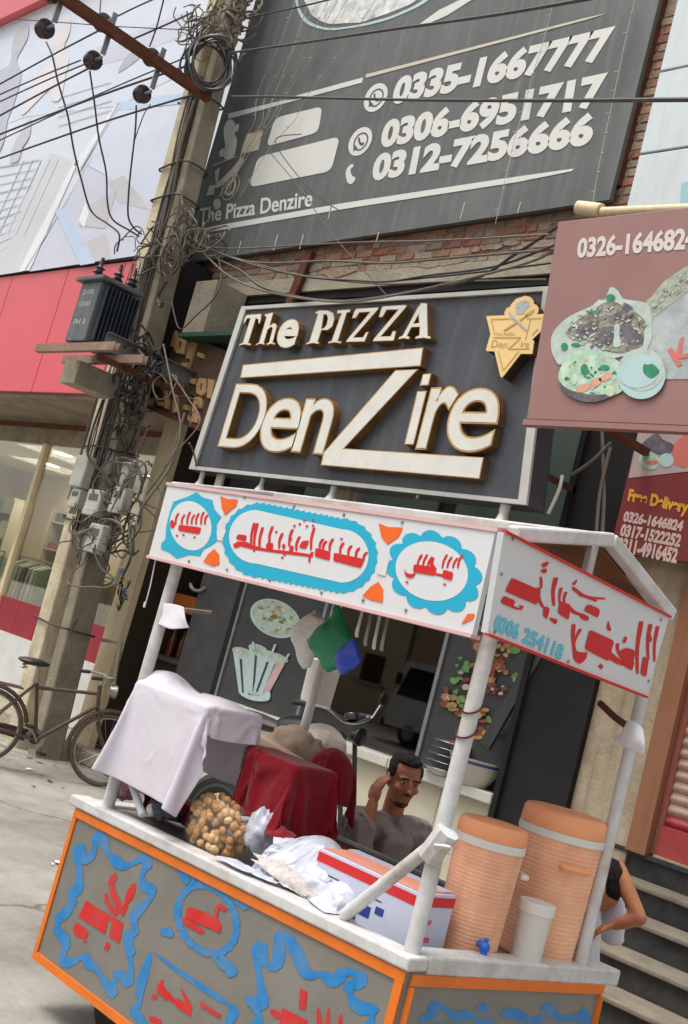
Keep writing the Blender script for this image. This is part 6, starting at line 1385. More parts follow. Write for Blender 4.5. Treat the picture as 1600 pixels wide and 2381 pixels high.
for (u0, u1, v0, v1) in ((.2,.5,.5,.58), (.25,.55,.22,.3)):
    part('pink_print', MB().box((bx1+.0002, by0+(by1-by0)*u0, zt_+(bz-zt_)*v0), (bx1+.0012, by0+(by1-by0)*u1, zt_+(bz-zt_)*v1)), m_bpk, BX)
# orange water coolers
m_ck = mat('cooler_orange', srgb(248,190,154), rough=.45, var=.08, scale=3, dirt=srgb(176,104,70), dirt_amt=.45, dirt_scale=5, streak=.3, spec=.4); m_ck2 = mat('cooler_lid_orange', srgb(244,166,118), rough=.45, var=.06, scale=3, dirt=srgb(190,100,60), dirt_amt=.3, dirt_scale=3); m_ckw = mat('cooler_white_band', srgb(218,217,212), rough=.4, var=.04); m_tap = mat('tap_blue', srgb(30,96,196), rough=.4, var=.1)
def cooler(x, y, rad, h, lab, tap, rib_all):
    t = thing('water_cooler', lab, 'cooler', (x, y, zt_+.001)); z = zt_+.001
    prof = [(0,0),(rad*.86,0),(rad*.9,.012)]
    n = 26; h0 = .015; h1 = h*.80
    for k in range(n):
        a = h0+(h1-h0)*k/n; bsm = .9+.1*(k/n); sk = 0 if (rib_all or k < n*.48 or k > n*.6) and not (n*.44 < k < n*.52) else 1
        if sk: prof += [(rad*bsm*1.005, a), (rad*bsm*1.005, a+(h1-h0)/n*.9)]
        else: prof += [(rad*bsm*.991, a), (rad*bsm*1.0, a+(h1-h0)/n*.3), (rad*bsm*1.0, a+(h1-h0)/n*.7), (rad*bsm*.991, a+(h1-h0)/n*.98)]
    prof += [(rad, h1), (rad, h1+.008)]
    part('body', MB().lathe((x,y,z), (0,0,1), prof, 40), m_ck, t, True)
    part('white_band', MB().lathe((x,y,z), (0,0,1), [(rad*.98,h1+.006),(rad*1.03,h1+.008),(rad*1.03,h1+.035),(rad*.98,h1+.037)], 40), m_ckw, t, True)
    part('lid', MB().lathe((x,y,z), (0,0,1), [(rad*1.0,h1+.037),(rad*1.02,h1+.045),(rad*1.0,h-.015),(rad*.94,h-.003),(rad*.85,h),(0,h+.004)], 40), m_ck2, t, True)
    d_ = Vector((.86,-.5,0)).normalized(); sdv = Vector((.5,.86,0))
    if tap:
        c = Vector((x,y,z+h*.15))+d_*rad*.9
        part('tap', MB().tube([c, c+d_*.045, c+d_*.05+Vector((0,0,-.04))], .013, 10).ball(c+d_*.045, .019).tube([c+d_*.045, c+d_*.045+Vector((0,0,.03))], .009, 8), m_tap, t, True)
    hs = d_ if not tap else sdv
    c = Vector((x,y,z+h*.66))+hs*rad*.97; tn = Vector((-hs.y, hs.x, 0))
    part('handle', MB().tube(crom([c-tn*.055+Vector((0,0,0)), c-tn*.05+hs*.025, c+hs*.03, c+tn*.05+hs*.025, c+tn*.055], 4), .010, 8), m_ckw if tap else m_ck2, t, True)
cooler(-2.405, 3.40, .124, .465, 'smaller orange water cooler with blue tap at the cart side', True, True)
cooler(-2.40, 3.83, .160, .545, 'taller orange water cooler behind the white bucket', False, True)
q = MB(); q.lathe((-2.268, 3.575, zt_+.001), (0,0,1), [(0,0),(.05,0),(.054,.006),(.060,.19),(.062,.195),(.066,.196),(.066,.23),(.062,.233),(.058,.232),(0,.235)], 28)
single('white_bucket', q, m_ckw, 'small white lidded bucket between the two orange coolers', 'bucket', smooth=True)
# things hanging from the canopy
m_gb = mat('green_plastic', srgb(24,128,84), rough=.35, var=.1, scale=5, bump=.5, bump_scale=14, spec=.5); m_bb = mat('blue_plastic', srgb(30,66,180), rough=.35, var=.1, bump=.5, bump_scale=14)
def hangbag(name, top, rows, Y, m_, lab, dep=.07, seed=0):
    T = onY(*top, Y); q = MB(); G = []; n = 20
    G.append([T+Vector((.006*math.cos(2*math.pi*k/n), .006*math.sin(2*math.pi*k/n), 0)) for k in range(n)])
    for (xl, xr, yy, f_) in rows:
        a = onY(xl, yy, Y); b = onY(xr, yy+(xr-xl)*.26, Y); c = (a+b)/2; hw = (b-a).length/2
        G.append([c+Vector((hw*math.cos(2*math.pi*k/n), dep*f_*math.sin(2*math.pi*k/n), 0)) for k in range(n)])
    last = G[-1]; c = sum(last, Vector())/n; G.append([c+(p-c)*.3+Vector((0,0,-.015)) for p in last])
    cols = [[G[i][k].lerp(G[i+1][k], j/5) for i in range(len(G)-1) for j in range(5)]+[G[-1][k]] for k in range(n)]; m = len(cols[0])
    G2 = [[cols[k][i]+Vector((1,1,0))*noise.noise(cols[k][i]*16+Vector((seed,0,0)))*.010*min(1,i/5) for k in range(n)] for i in range(m)]
    q.grid(G2, True); return single(name, q, m_, lab, 'plastic bag', smooth='full')
hangbag('green_plastic_bag', (785,1398), [(772,797,1425,.4), (742,815,1458,.8), (708,838,1488,1), (730,822,1515,1), (745,795,1538,.7), (748,775,1550,.5)], 3.15, m_gb, 'green plastic bag hanging under the canopy board', .028)
hangbag('blue_plastic_bag', (822,1485), [(800,836,1498,.6), (780,838,1520,1), (776,826,1542,.9), (782,808,1556,.6)], 3.09, m_bb, 'blue plastic bag hanging at the lower right of the green one', .022, 3)
hangbag('clear_white_bag', (735,1420), [(715,750,1432,.7), (690,745,1455,1), (682,730,1490,1), (690,722,1525,.8), (700,720,1545,.6)], 3.28, mat('milky_plastic', srgb(226,224,222), rough=.4, var=.08, bump=.8, bump_scale=26), 'milky white plastic bag hanging left of the green one', .04, 5)
for k, (x, y0, y1) in enumerate(((838,1415,1480), (858,1420,1500), (878,1428,1508), (896,1434,1512))):
    P = yp([(x+6, y0, 3.05), (x-2, (y0+y1)/2, 3.04), (x-8, y1-10, 3.05), (x-8, y1, 3.06)]); q = MB(); q.tube(crom(P, 5), [.006]*8+[.007]*8, 6)
    single('hanging_ladle', q, m_cw if k % 2 == 0 else m_steel, ('leftmost', 'second', 'third', 'rightmost')[k]+' of the four curved handles hanging under the canopy board', 'utensil', 'utensils hanging under the canopy', True)
q = MB(); c = onY(745,1590,4.02); q.lathe(c+Vector((0,0,-.10)), (0,0,1), [(0,0),(.075,0),(.08,.02),(.085,.2),(.09,.21),(.06,.22),(0,.22)], 20); single('white_pot', q, m_ckw, 'white pot hung on the rear pole under the bags', 'pot', smooth=True)
# paper sheets tied to poles
m_pap = mat('white_paper', srgb(226,226,234), rough=.8, var=.04)
cloth('paper_sheet', [[(378,1402,2.90),(405,1405,2.89),(428,1412,2.9)], [(376,1430,2.895),(402,1434,2.885),(432,1440,2.9)], [(368,1452,2.9),(398,1462,2.88),(440,1460,2.92)]], m_pap, 'white paper sheet tied to the left front pole', 'paper', 12, .003, 12, 2, .001)
cloth('paper_sheet', [[(1462,1672,3.82),(1480,1680,3.8),(1495,1695,3.8)], [(1440,1710,3.83),(1470,1715,3.78),(1499,1730,3.78)], [(1418,1712,3.86),(1455,1738,3.8),(1498,1755,3.8)]], m_pap, 'white paper sheet bent over the right rear pole', 'paper', 12, .004, 12, 4, .001)
q = MB(); q.tube(yp([(1395,1635,3.95),(1430,1668,3.92),(1460,1690,3.9)]), .014, 7); single('stick', q, m_rust, 'dark stick poking out beside the right rear pole', 'stick', smooth=True)
q = MB(); q.tube(yp([(428,1418,3.1),(490,1425,3.3)]), .010, 7); single('stick', q, mat('pale_stick', srgb(150,134,118), rough=.8), 'thin pale stick sticking out behind the paper sheet', 'stick', smooth=True)
q = MB(); q.tube(yp([(362,1300,2.87),(350,1360,2.87),(338,1405,2.87)]), .003, 5); q.tube(yp([(338,1400,2.87),(335,1412,2.87)]), .006, 6); single('hanging_string', q, m_cap, 'string with small weight hanging left of the front pole', 'string', smooth=True)
# enamel ware standing on the shop sill
def bowlp(x, y, Y, r, h, m_, lab, name='enamel_bowl', band=None):
    c = onY(x, y, Y); zz = 1.081; t = thing(name, lab, 'bowl', (c.x, Y, zz))
    part('bowl', MB().lathe((c.x, Y, zz), (0,0,1), [(0,0),(r*.5,0),(r*.55,h*.06),(r*.85,h*.5),(r*.98,h*.9),(r*1.04,h),(r*1.0,h*.98),(r*.8,h*.5),(r*.4,h*.12),(0,h*.1)], 30), m_, t, True)
    if band: part('rim_band', MB().lathe((c.x, Y, zz), (0,0,1), [(r*.965,h*.8),(r*.99,h*.86),(r*1.0,h*.9)], 30), band, t, True)
    return t
bowlp(1098, 1815, 6.93, .21, .2, mat('cream_enamel', srgb(206,198,184), rough=.3, var=.06), 'cream enamel bowl with a blue rim on the shop sill', band=mat('rim_blue', srgb(60,80,150), rough=.3))
for k in range(5):
    c = onY(1030, 1815, 6.93); q = MB(); rr = .16-.006*k; z_ = 1.081+.052*k
    q.lathe((c.x, 6.93, z_), (0,0,1), [(0,0),(rr*.7,0),(rr*.95,.035),(rr*1.1,.047),(rr*1.08,.05),(rr*.8,.02),(0,.012)], 26)
    single('steel_dish', q, mat('bright_steel', srgb(186,188,190), rough=.25, metal=.85, var=.1), ('lowest', 'second lowest', 'middle', 'second highest', 'top')[k]+' steel dish in the stack on the shop sill', 'dish', 'stacked steel dishes on the sill', True)

# litter along the road edge
random.seed(77); q = MB()
for k in range(90):
    x_, y_ = random.uniform(-11, -4.5), random.uniform(4.2, 6.7); r_ = random.uniform(.012, .05); a0 = random.uniform(0, 6.28)
    P = [Vector((x_+r_*random.uniform(.4,1.2)*math.cos(a0+j*1.25), y_+r_*random.uniform(.4,1.2)*math.sin(a0+j*1.25), .006+random.uniform(0,.012))) for j in range(5)]
    q.add(P, [(0,1,2,3,4)]); q.mi[-1] = random.choice((0, 1, 1, 2))
stuff('road_litter', q, [m_pap, m_gd, m_cable], 'scattered small litter and dry leaves on the dusty road edge', 'litter', False)
# ================================================================== people (voxel-merged continuous bodies)
m_skin = mat('brown_skin', srgb(172,114,86), rough=.55, var=.12, scale=12, dirt=srgb(120,66,48), dirt_amt=.5, dirt_scale=16, bump=.2, bump_scale=160, spec=.3)
m_skin2 = mat('tan_skin', srgb(176,116,84), rough=.6, var=.16, scale=14, dirt=srgb(140,84,60), dirt_amt=.4, dirt_scale=16, bump=.15, bump_scale=160, spec=.3)
m_hair = mat('black_hair', srgb(34,30,30), rough=.75, var=.5, scale=40, bump=.9, bump_scale=140, spec=.25)
m_shirt = mat('mauve_grey_kurta', srgb(130,118,116), rough=.9, var=.1, scale=8, bump=.25, bump_scale=140, spec=.1, sheen=.2)
m_shirtw = mat('white_kurta', srgb(214,212,222), rough=.9, var=.08, scale=8, bump=.25, bump_scale=140, spec=.1)
m_trou = mat('grey_shalwar', srgb(120,112,112), rough=.9, var=.1, scale=8)
def caps(mb, pts, rads, seg=14):
    mb.tube(pts, rads, seg)
    for p, r_ in ((pts[0], rads[0]), (pts[-1], rads[-1])): mb.ball(p, r_, seg, 8)
    for p, r_ in zip(pts[1:-1], rads[1:-1]): mb.ball(p, r_*.995, seg, 8)
    return mb
def remesh(o, vox, sm=4):
    m = o.modifiers.new('merge', 'REMESH'); m.mode = 'VOXEL'; m.voxel_size = vox; m.use_smooth_shade = True
    if sm: s_ = o.modifiers.new('smooth', 'SMOOTH'); s_.factor = .5; s_.iterations = sm
    return o
V = Vector
def head(mb, c, fwd, tilt, s_=1.0):
    """skull, jaw, nose, brows, lips, ears around centre c, looking along fwd"""
    f_ = V(fwd).normalized(); r_ = f_.cross(V((0,0,1))).normalized(); u_ = r_.cross(f_)
    q = Matrix((r_, f_, u_)).transposed()
    def P(x, y, z): return V(c)+(r_*x+f_*y+u_*z)*s_
    mb.ball(P(0,-.012,.035), (.074*s_,.092*s_,.085*s_), 20, 14, q)
    mb.ball(P(0,.012,-.02), (.063*s_,.074*s_,.085*s_), 18, 12, q)
    mb.ball(P(0,.035,-.075), (.043*s_,.045*s_,.034*s_), 14, 10, q)
    mb.ball(P(0,.085,-.008), (.011*s_,.016*s_,.03*s_), 10, 8, q); mb.ball(P(0,.096,-.026), (.015*s_,.016*s_,.012*s_), 10, 8, q)
    for sx in (-1, 1):
        mb.ball(P(sx*.03,.072,.025), (.026*s_,.016*s_,.009*s_), 10, 8, q)      # brow
        mb.ball(P(sx*.04,.058,-.022), (.022*s_,.022*s_,.018*s_), 10, 8, q)     # cheek
        mb.ball(P(sx*.074,-.012,-.005), (.010*s_,.022*s_,.034*s_), 10, 8, q)   # ear
        mb.ball(P(sx*.03,.071,.006), (.014*s_,.010*s_,.008*s_), 8, 6, q)
    mb.ball(P(0,.076,-.052), (.026*s_,.014*s_,.007*s_), 10, 8, q); mb.ball(P(0,.073,-.063), (.022*s_,.014*s_,.008*s_), 10, 8, q)
    return P, q
def hand(mb, w_, d, n_, side, spread=.0, curl=.25, s_=1.0):
    """palm and five fingers: wrist point w_, direction d, palm normal n_"""
    d = V(d).normalized(); n_ = V(n_); n_ = (n_-d*n_.dot(d)).normalized(); t_ = d.cross(n_)*side
    q = Matrix((t_, d, n_)).transposed()
    mb.ball(w_+d*.045*s_, (.038*s_,.052*s_,.016*s_), 14, 10, q)
    for k, (off, L_) in enumerate(((-.030,.058), (-.010,.072), (.011,.076), (.031,.066))):
        b = w_+d*.082*s_+t_*off*s_; dd = (d+t_*off*spread*8).normalized(); P = [b]; ang = 0
        for j in range(3):
            ang += curl*(1+.15*k); P.append(P[-1]+(dd*math.cos(ang)+n_*math.sin(ang))*L_*s_/3*(1.1 if j == 0 else .95))
        caps(mb, P, [.0095*s_,.009*s_,.0082*s_,.007*s_], 8)
    b = w_+d*.025*s_+t_*.034*s_; caps(mb, [b, b+(t_*.7+d*.7+n_*.25).normalized()*.035*s_, b+(t_*.7+d*.7+n_*.25).normalized()*.035*s_+(d*.9+t_*.25+n_*.3).normalized()*.03*s_], [.0125*s_,.0105*s_,.009*s_], 8)
# ---- seated vendor, cheek resting on the hand
hc = onY(938, 1815, 4.35)
MAN = thing('person', 'seated man in mauve grey shirt behind the cart with hand raised to his ear', 'person', (hc.x-.02, 4.42, 0))
fwd = V((.80,-.38,-.12)); rt = fwd.cross(V((0,0,1))).normalized()
sk = MB(); P, hq = head(sk, hc, fwd, 0, 1.06)
neckb = hc+V((-.035,.02,-.19))
caps(sk, [P(0,-.02,-.06), neckb, neckb+V((0,0,-.05))], [.052,.056,.07], 14)
# shoulders: the one at the left of the picture is nearer the street
sN = neckb+V((-.03,-.20,-.05)); sF = neckb+V((.02,.20,-.06))
eN = sN+V((.10,-.05,-.24)); wN = hc+V((-.025,-.150,-.135))
caps(sk, [eN, eN.lerp(wN,.4), wN], [.042,.041,.028], 12)
hand(sk, wN, V((-.002,.012,.115)), V((0.2,1,0.0)), 1, .25, .26, 1.04)
eF = sF+V((.10,.03,-.27)); wF = eF+V((.16,-.18,.02)); caps(sk, [eF, eF.lerp(wF,.5), wF], [.042,.04,.028], 12); hand(sk, wF, V((.5,-.8,-.05)), V((0,0,-1)), -1, .2, .2, .98)
body = remesh(part('body', sk, m_skin, MAN, True), .0058, 3)
# clothing
sh = MB(); pel = V((neckb.x-.06, neckb.y+.0, .52))
caps(sh, [neckb+V((0,0,-.10)), neckb+V((-.01,0,-.26)), neckb+V((-.03,0,-.42)), pel], [.125,.15,.165,.19], 18)
caps(sh, [sN.lerp(neckb,.35)+V((0,0,-.02)), sN], [.085,.078], 14); caps(sh, [sF.lerp(neckb,.35)+V((0,0,-.02)), sF], [.085,.078], 14)
caps(sh, [neckb+V((0,-.06,-.035)), sN], [.06,.07], 12); caps(sh, [neckb+V((0,.06,-.035)), sF], [.06,.07], 12)
caps(sh, [sN, sN.lerp(eN,.5), eN], [.08,.073,.062], 14); caps(sh, [eN, eN.lerp(wN,.35), eN.lerp(wN,.62)], [.066,.062,.056], 14)
caps(sh, [sF, sF.lerp(eF,.5), eF], [.08,.073,.062], 14); caps(sh, [eF, eF.lerp(wF,.5)], [.062,.056], 14)
sh.lathe(neckb+V((.005,0,-.07)), (0.1,0,1), [(.088,0),(.082,.05),(.080,.085),(.074,.088),(.068,.06)], 18)
for i, v in enumerate(sh.v): sh.v[i] = v+V((1,1,.3))*noise.noise(v*11)*.020+V((.8,-1,.2))*((1-abs(noise.noise(v*V((15,15,9)))))**3)*.045-V((.8,-1,.2))*.02
so_ = remesh(part('shirt', sh, m_shirt, MAN, True), .009, 2)
lg = MB(); k1_ = pel+V((.42,-.10,.0)); k2_ = pel+V((.42,.14,.0)); 
for hp, kk in ((pel+V((.02,-.10,-.02)), k1_), (pel+V((.02,.11,-.02)), k2_)): caps(lg, [hp, hp.lerp(kk,.5), kk, kk+V((-.02,0,-.25)), kk+V((-.03,0,-.42))], [.115,.105,.085,.075,.06], 14)
remesh(part('trousers', lg, m_trou, MAN, True), .012, 2)
ft = MB()
for kk in (k1_, k2_): caps(ft, [kk+V((-.03,0,-.44)), V((kk.x+.02, kk.y, .05)), V((kk.x+.12, kk.y, .035))], [.035,.036,.028], 10)
remesh(part('feet', ft, m_skin, MAN, True), .008, 2)
hr = MB(); hr.ball(P(0,-.030,.058), (.079,.094,.076), 20, 14, hq); hr.ball(P(0,-.058,.0), (.068,.052,.075), 16, 12, hq); hr.ball(P(0,.028,.098), (.058,.05,.026), 14, 10, hq)
for sx in (-1, 1): hr.ball(P(sx*.068,-.005,.045), (.014,.045,.045), 12, 8, hq)
for i, v in enumerate(hr.v): hr.v[i] = v+(v-V(P(0,0,.04))).normalized()*noise.noise(v*70)*.012
remesh(part('hair', hr, m_hair, MAN, True), .006, 0)
bd = MB(); bd.ball(P(0,.048,-.090), (.036,.034,.024), 14, 10, hq); bd.ball(P(0,.084,-.043), (.028,.012,.006), 10, 8, hq)
for i, v in enumerate(bd.v): bd.v[i] = v+(v-V(P(0,0,-.04))).normalized()*noise.noise(v*90)*.004
part('beard', bd, mat('short_beard', srgb(92,66,54), rough=.9, var=.4, scale=60, bump=.6, bump_scale=200, spec=.15), MAN, 'full')
m_eye = mat('eye_dark', srgb(26,20,18), rough=.2); m_eyew = mat('eye_white', srgb(200,190,180), rough=.3)
for sx in (-1, 1):
    q = MB(); q.ball(P(sx*.031,.073,.008), (.012,.008,.006), 10, 8, hq); ey = part('eye', q, m_eyew, MAN, True)
    q = MB(); q.ball(P(sx*.031,.079,.008), (.0055,.004,.0055), 8, 6, hq); part('iris', q, m_eye, ey, True)
    q = MB(); q.ball(P(sx*.031,.083,.029), (.025,.009,.005), 10, 6, hq); part('eyebrow', q, m_hair, MAN, True)
q = MB(); sp_ = (hc.x-.06, 4.42); q.lathe((sp_[0], sp_[1], 0), (0,0,1), [(.15,0),(.155,.02),(.135,.25),(.15,.37),(.16,.40),(.15,.415),(0,.42)], 22)
single('stool', q, m_wood, 'round stool under the seated man behind the cart', 'stool', smooth=True)
# ---- second person bent over behind the right rear pole
pc = onY(1452, 2120, 4.55)
P2_ = thing('person', 'person in white shirt bending down behind the right rear cart pole', 'person', (pc.x-.05, 4.6, 0))
shN = onY(1437, 2020, 4.45); elb = onY(1487, 2135, 4.42); wr = onY(1432, 2150, 4.40)
sk = MB(); hc2 = onY(1392, 2062, 4.40)
hd2 = V((-.75,-.45,-.45)); Ph, hq2 = head(sk, hc2, hd2, 0, .92)
chest = shN+V((-.16,.06,-.08)); hip = V((pc.x-.30, 4.74, .60))
caps(sk, [Ph(0,-.03,-.05), chest.lerp(hc2,.45), chest], [.048,.05,.07], 12)
caps(sk, [shN, shN.lerp(elb,.5), elb], [.036,.035,.031], 12); caps(sk, [elb, elb.lerp(wr,.5), wr], [.031,.030,.023], 12); hand(sk, wr, wr-elb, V((0,0,-1)), 1, .2, .3, .92)
sh2 = shN+V((-.30,.14,-.06)); el2 = sh2+V((-.12,.02,-.2)); wr2 = el2+V((-.12,-.14,-.05)); caps(sk, [sh2, el2, wr2], [.043,.037,.026], 12); hand(sk, wr2, wr2-el2, V((0,0,-1)), -1, .2, .3, .92)
remesh(part('body', sk, m_skin2, P2_, True), .0075, 3)
sh = MB(); caps(sh, [chest+V((-.02,.02,-.02)), chest.lerp(hip,.5)+V((-.04,0,.0)), hip], [.10,.13,.15], 16); caps(sh, [chest+V((.0,0,0)), shN+V((-.05,.02,-.03))], [.075,.045], 12); caps(sh, [chest, sh2], [.08,.06], 12)
t0 = onY(1440, 2110, 4.5); caps(sh, [t0+V((-.03,0,.0)), t0+V((-.01,.0,-.06)), t0+V((-.0,.0,-.11))], [.045,.055,.05], 12)
for i, v in enumerate(sh.v): sh.v[i] = v+V((1,1,.3))*noise.noise(v*14)*.016
remesh(part('shirt', sh, m_shirtw, P2_, True), .010, 2)
hr = MB(); hr.ball(Ph(0,-.03,.05), (.076,.09,.074), 18, 12, hq2); hr.ball(Ph(0,-.055,0), (.066,.05,.07), 14, 10, hq2)
for i, v in enumerate(hr.v): hr.v[i] = v+(v-hc2).normalized()*noise.noise(v*70)*.01
remesh(part('hair', hr, m_hair, P2_, True), .007, 0)
lg = MB()
for dy in (-.1, .1): caps(lg, [hip+V((0,dy,0)), V((hip.x-.04, hip.y+dy-.04, .38)), V((hip.x+.02, hip.y+dy, .08))], [.11,.085,.06], 12)
remesh(part('trousers', lg, m_shirtw, P2_, True), .013, 2)
ft = MB()
for dy in (-.1, .1): caps(ft, [V((hip.x+.02, hip.y+dy, .06)), V((hip.x-.10, hip.y+dy-.05, .035))], [.038,.028], 10)
remesh(part('feet', ft, m_skin2, P2_, True), .01, 2)

# ================================================================== bicycle leaning by the pole
m_bk1 = mat('rusty_bike_frame', srgb(92,76,66), rough=.6, metal=.25, var=.3, scale=14, dirt=srgb(70,48,38), dirt_amt=.6, dirt_scale=10); m_bk2 = mat('dull_chrome', srgb(168,164,156), rough=.35, metal=.7, var=.25, scale=14, dirt=srgb(110,90,76), dirt_amt=.5, dirt_scale=10); m_sad = mat('saddle_leather', srgb(46,42,42), rough=.55, var=.2); m_tyre = mat('dusty_tyre', srgb(92,82,70), rough=.9, var=.25, scale=12)
def bicycle(foot_r, foot_f, lab, handle_turn=.25, extra=True):
    fr, ff_ = V(foot_r), V(foot_f); d = (ff_-fr); wb = d.length; d.normalize(); n_ = V((0,0,1)).cross(d); Rw = .34; up = V((0,0,1))
    BK = thing('bicycle', lab, 'bicycle', (fr+ff_)/2)
    def Q(s_, z, o=0.0): return fr+d*s_+up*z+n_*o
    for c in (Q(0, Rw), Q(wb, Rw)):
        ring_ = [c+(d*math.cos(a)+up*math.sin(a))*(Rw-.02) for a in [2*math.pi*k/36 for k in range(37)]]
        wv = part('wheel', MB().tube([c-n_*.05, c+n_*.05], .025, 10), m_bk2, BK, True)
        part('tyre', MB().tube(ring_, .019, 8, False), m_tyre, wv, True)
        part('rim', MB().tube([c+(p-c)*.93 for p in ring_], .011, 6, False), m_bk2, wv, True)
        q = MB()
        for k in range(20):
            a = 2*math.pi*k/20; q.tube([c+n_*(.03 if k % 2 else -.03), c+(d*math.cos(a)+up*math.sin(a))*(Rw*.86)], .0016, 4)
        part('spokes', q, m_bk2, wv)
        q = MB(); q.tube([c+(d*math.cos(a)+up*math.sin(a))*(Rw+.025) for a in [R(t) for t in range(15, 215, 12)]], .022, 6); part('mudguard', q, m_bk1, BK, True)
    bb = Q(wb*.42, .30); st_ = Q(wb*.30, .80); hdT = Q(wb*.80, .88); hdB = Q(wb*.83, .72)
    for a, b, r_ in ((bb, st_, .017), (st_+up*-.04, hdT+up*-.05, .017), (bb, hdB, .018), (hdT+up*.03, hdB, .02)): part('frame_tube', MB().tube([a, b], r_, 10), m_bk1, BK, True)
    for o in (-.05, .05):
        part('stay', MB().tube([bb+n_*o*.5, Q(0, Rw, o)], .010, 8), m_bk1, BK, True); part('stay', MB().tube([st_+n_*o*.4, Q(0, Rw, o)], .009, 8), m_bk1, BK, True)
        part('fork_blade', MB().tube(crom([hdB+n_*o, Q(wb*.9, .5, o), Q(wb, Rw, o)], 4), .012, 8), m_bk1, BK, True)
    part('seat_post', MB().tube([st_, st_+up*.16-d*.03], .013, 8), m_bk2, BK, True)
    sc = st_+up*.18-d*.03; q = MB(); q.ball(sc-d*.05, (.12,.12,.035), 18, 10)
    for i, v in enumerate(q.v):
        rel = v-(sc-d*.05); a = rel.dot(d); o = rel.dot(n_); wfac = .95-.6*max(0, (a+.02)/.12); q.v[i] = sc-d*.05+d*(a*1.25)+n_*(o*max(.22, wfac))+up*rel.z
    sd_ = part('saddle', q, m_sad, BK, True)
    q = MB()
    for o in (-.04, .0, .04): q.tube([sc-d*.12+n_*o-up*.03+d*(.02*math.cos(t)) +n_*(.02*math.sin(t)) - up*(.005*t) for t in [k*.7 for k in range(14)]], .004, 4)
    part('saddle_spring', q, m_bk2, sd_)
    hb = hdT+up*.12+d*.02; q = MB(); q.tube([hdT, hb], .013, 8)
    q.tube(crom([hb-d*.16+n_*.27-up*.02, hb-d*.02+n_*.25, hb+d*.05+n_*.12, hb, hb+d*.05-n_*.12, hb-d*.02-n_*.25, hb-d*.16-n_*.27-up*.02], 5), .011, 8); hbp = part('handlebar', q, m_bk2, BK, True)
    for o in (-1, 1): part('grip', MB().tube([hb-d*.08+n_*.263*o-up*.01, hb-d*.18+n_*.272*o-up*.022], .017, 8), m_sad, hbp, True)
    q = MB(); q.tube([hb+n_*.2, hb+n_*.2+d*.07-up*.03, hb+n_*.06+d*.06-up*.05, hb+d*.02-up*.1], .005, 5); q.tube([hb-n_*.2, hb-n_*.2+d*.07-up*.03, hb-n_*.06+d*.06-up*.05, hb+d*.02-up*.1], .005, 5); part('brake_lever', q, m_bk2, BK, True)
    q = MB(); q.lathe(hdT+d*.09, d, [(0,0),(.045,.01),(.06,.06),(.062,.075),(.0,.07)], 16); part('headlamp', q, m_bk2, BK, True)
    q = MB(); q.tube([hb+d*.05, hb+d*.13-up*.1, hdB+d*.08, Q(wb*.86,.6)], .004, 5); part('brake_cable', q, m_cable, BK)
    cr = part('chainring', MB().lathe(bb+n_*.05, n_, [(.05,0),(.095,0),(.095,.006),(.05,.006)], 26), m_bk2, BK)
    for sgn in (-1, 1):
        e_ = bb+n_*sgn*.08+(d*.1-up*.12)*sgn; part('crank', MB().tube([bb+n_*sgn*.075, e_], .009, 6), m_bk2, cr); part('pedal', MB().box(e_-V((.045,.03,.012)), e_+V((.045,.03,.012))), m_sad, cr)
    part('chain_guard', MB().prism([Q(wb*.5,.36,.075), Q(wb*.5,.24,.075), Q(0,.30,.075), Q(0,.39,.075)], n_*.006), m_bk1, BK)
    q = MB()
    for o in (-.09, -.03, .03, .09): q.tube([Q(-.28,.73,o), Q(wb*.2,.73,o)], .007, 6)
    q.tube([Q(-.28,.73,-.09), Q(-.28,.73,.09)], .008, 6); q.tube([Q(-.1,.73,.085), Q(0,Rw,.06)], .006, 6); q.tube([Q(-.1,.73,-.085), Q(0,Rw,-.06)], .006, 6); part('carrier', q, m_bk1, BK)
    return BK
bicycle(onZ(-62, 1772, 0.0), onZ(222, 1828, 0.0), 'old rusty bicycle parked in front of the concrete pole')
# pale pipe frame behind the bicycle
q = MB(); q.tube(yp([(238,1488,6.75),(281,1496,6.75),(262,1610,6.75)]), .02, 8); single('pipe_rail', q, mat('pale_pipe', srgb(150,140,126), rough=.6, var=.2), 'bent pale pipe rail just behind the bicycle handlebar', 'rail', smooth=True)

# ================================================================== motorcycle behind the cart, mostly hidden
m_mk = mat('motorcycle_black', srgb(30,30,32), rough=.25, var=.1, spec=.6); m_chr = mat('chrome', srgb(210,212,214), rough=.12, metal=.95, var=.05)
mc = onY(815, 1668, 5.9)
MO = thing('motorcycle', 'motorcycle parked behind the cart with chrome handlebar and round mirror showing', 'motorcycle', (mc.x-.5, 5.9, 0))
dM = V((1, .12, 0)).normalized(); nM = V((-.12, 1, 0)).normalized(); hbz = mc.z-.03
F0 = V((mc.x+.32, 5.93, .30)); R0m = V((mc.x-.95, 5.78, .30))
for c in (F0, R0m):
    rg = [c+(dM*math.cos(a)+V((0,0,1))*math.sin(a))*.27 for a in [2*math.pi*k/30 for k in range(31)]]
    wv = part('wheel', MB().tube([c-nM*.06, c+nM*.06], .05, 12), m_chr, MO, True); part('tyre', MB().tube(rg, .045, 8, False), m_rub, wv, True)
    q = MB(); q.tube([c+(dM*math.cos(a)+V((0,0,1))*math.sin(a))*.335 for a in [R(t) for t in range(20, 165, 12)]], .05, 8); part('mudguard', q, m_mk, MO, True)
hs_ = V((mc.x, 5.9, hbz))
for o in (-.08, .08): part('fork', MB().tube([hs_+nM*o+V((.02,0,-.08)), F0+nM*o], .018, 10), m_mk, MO, True)
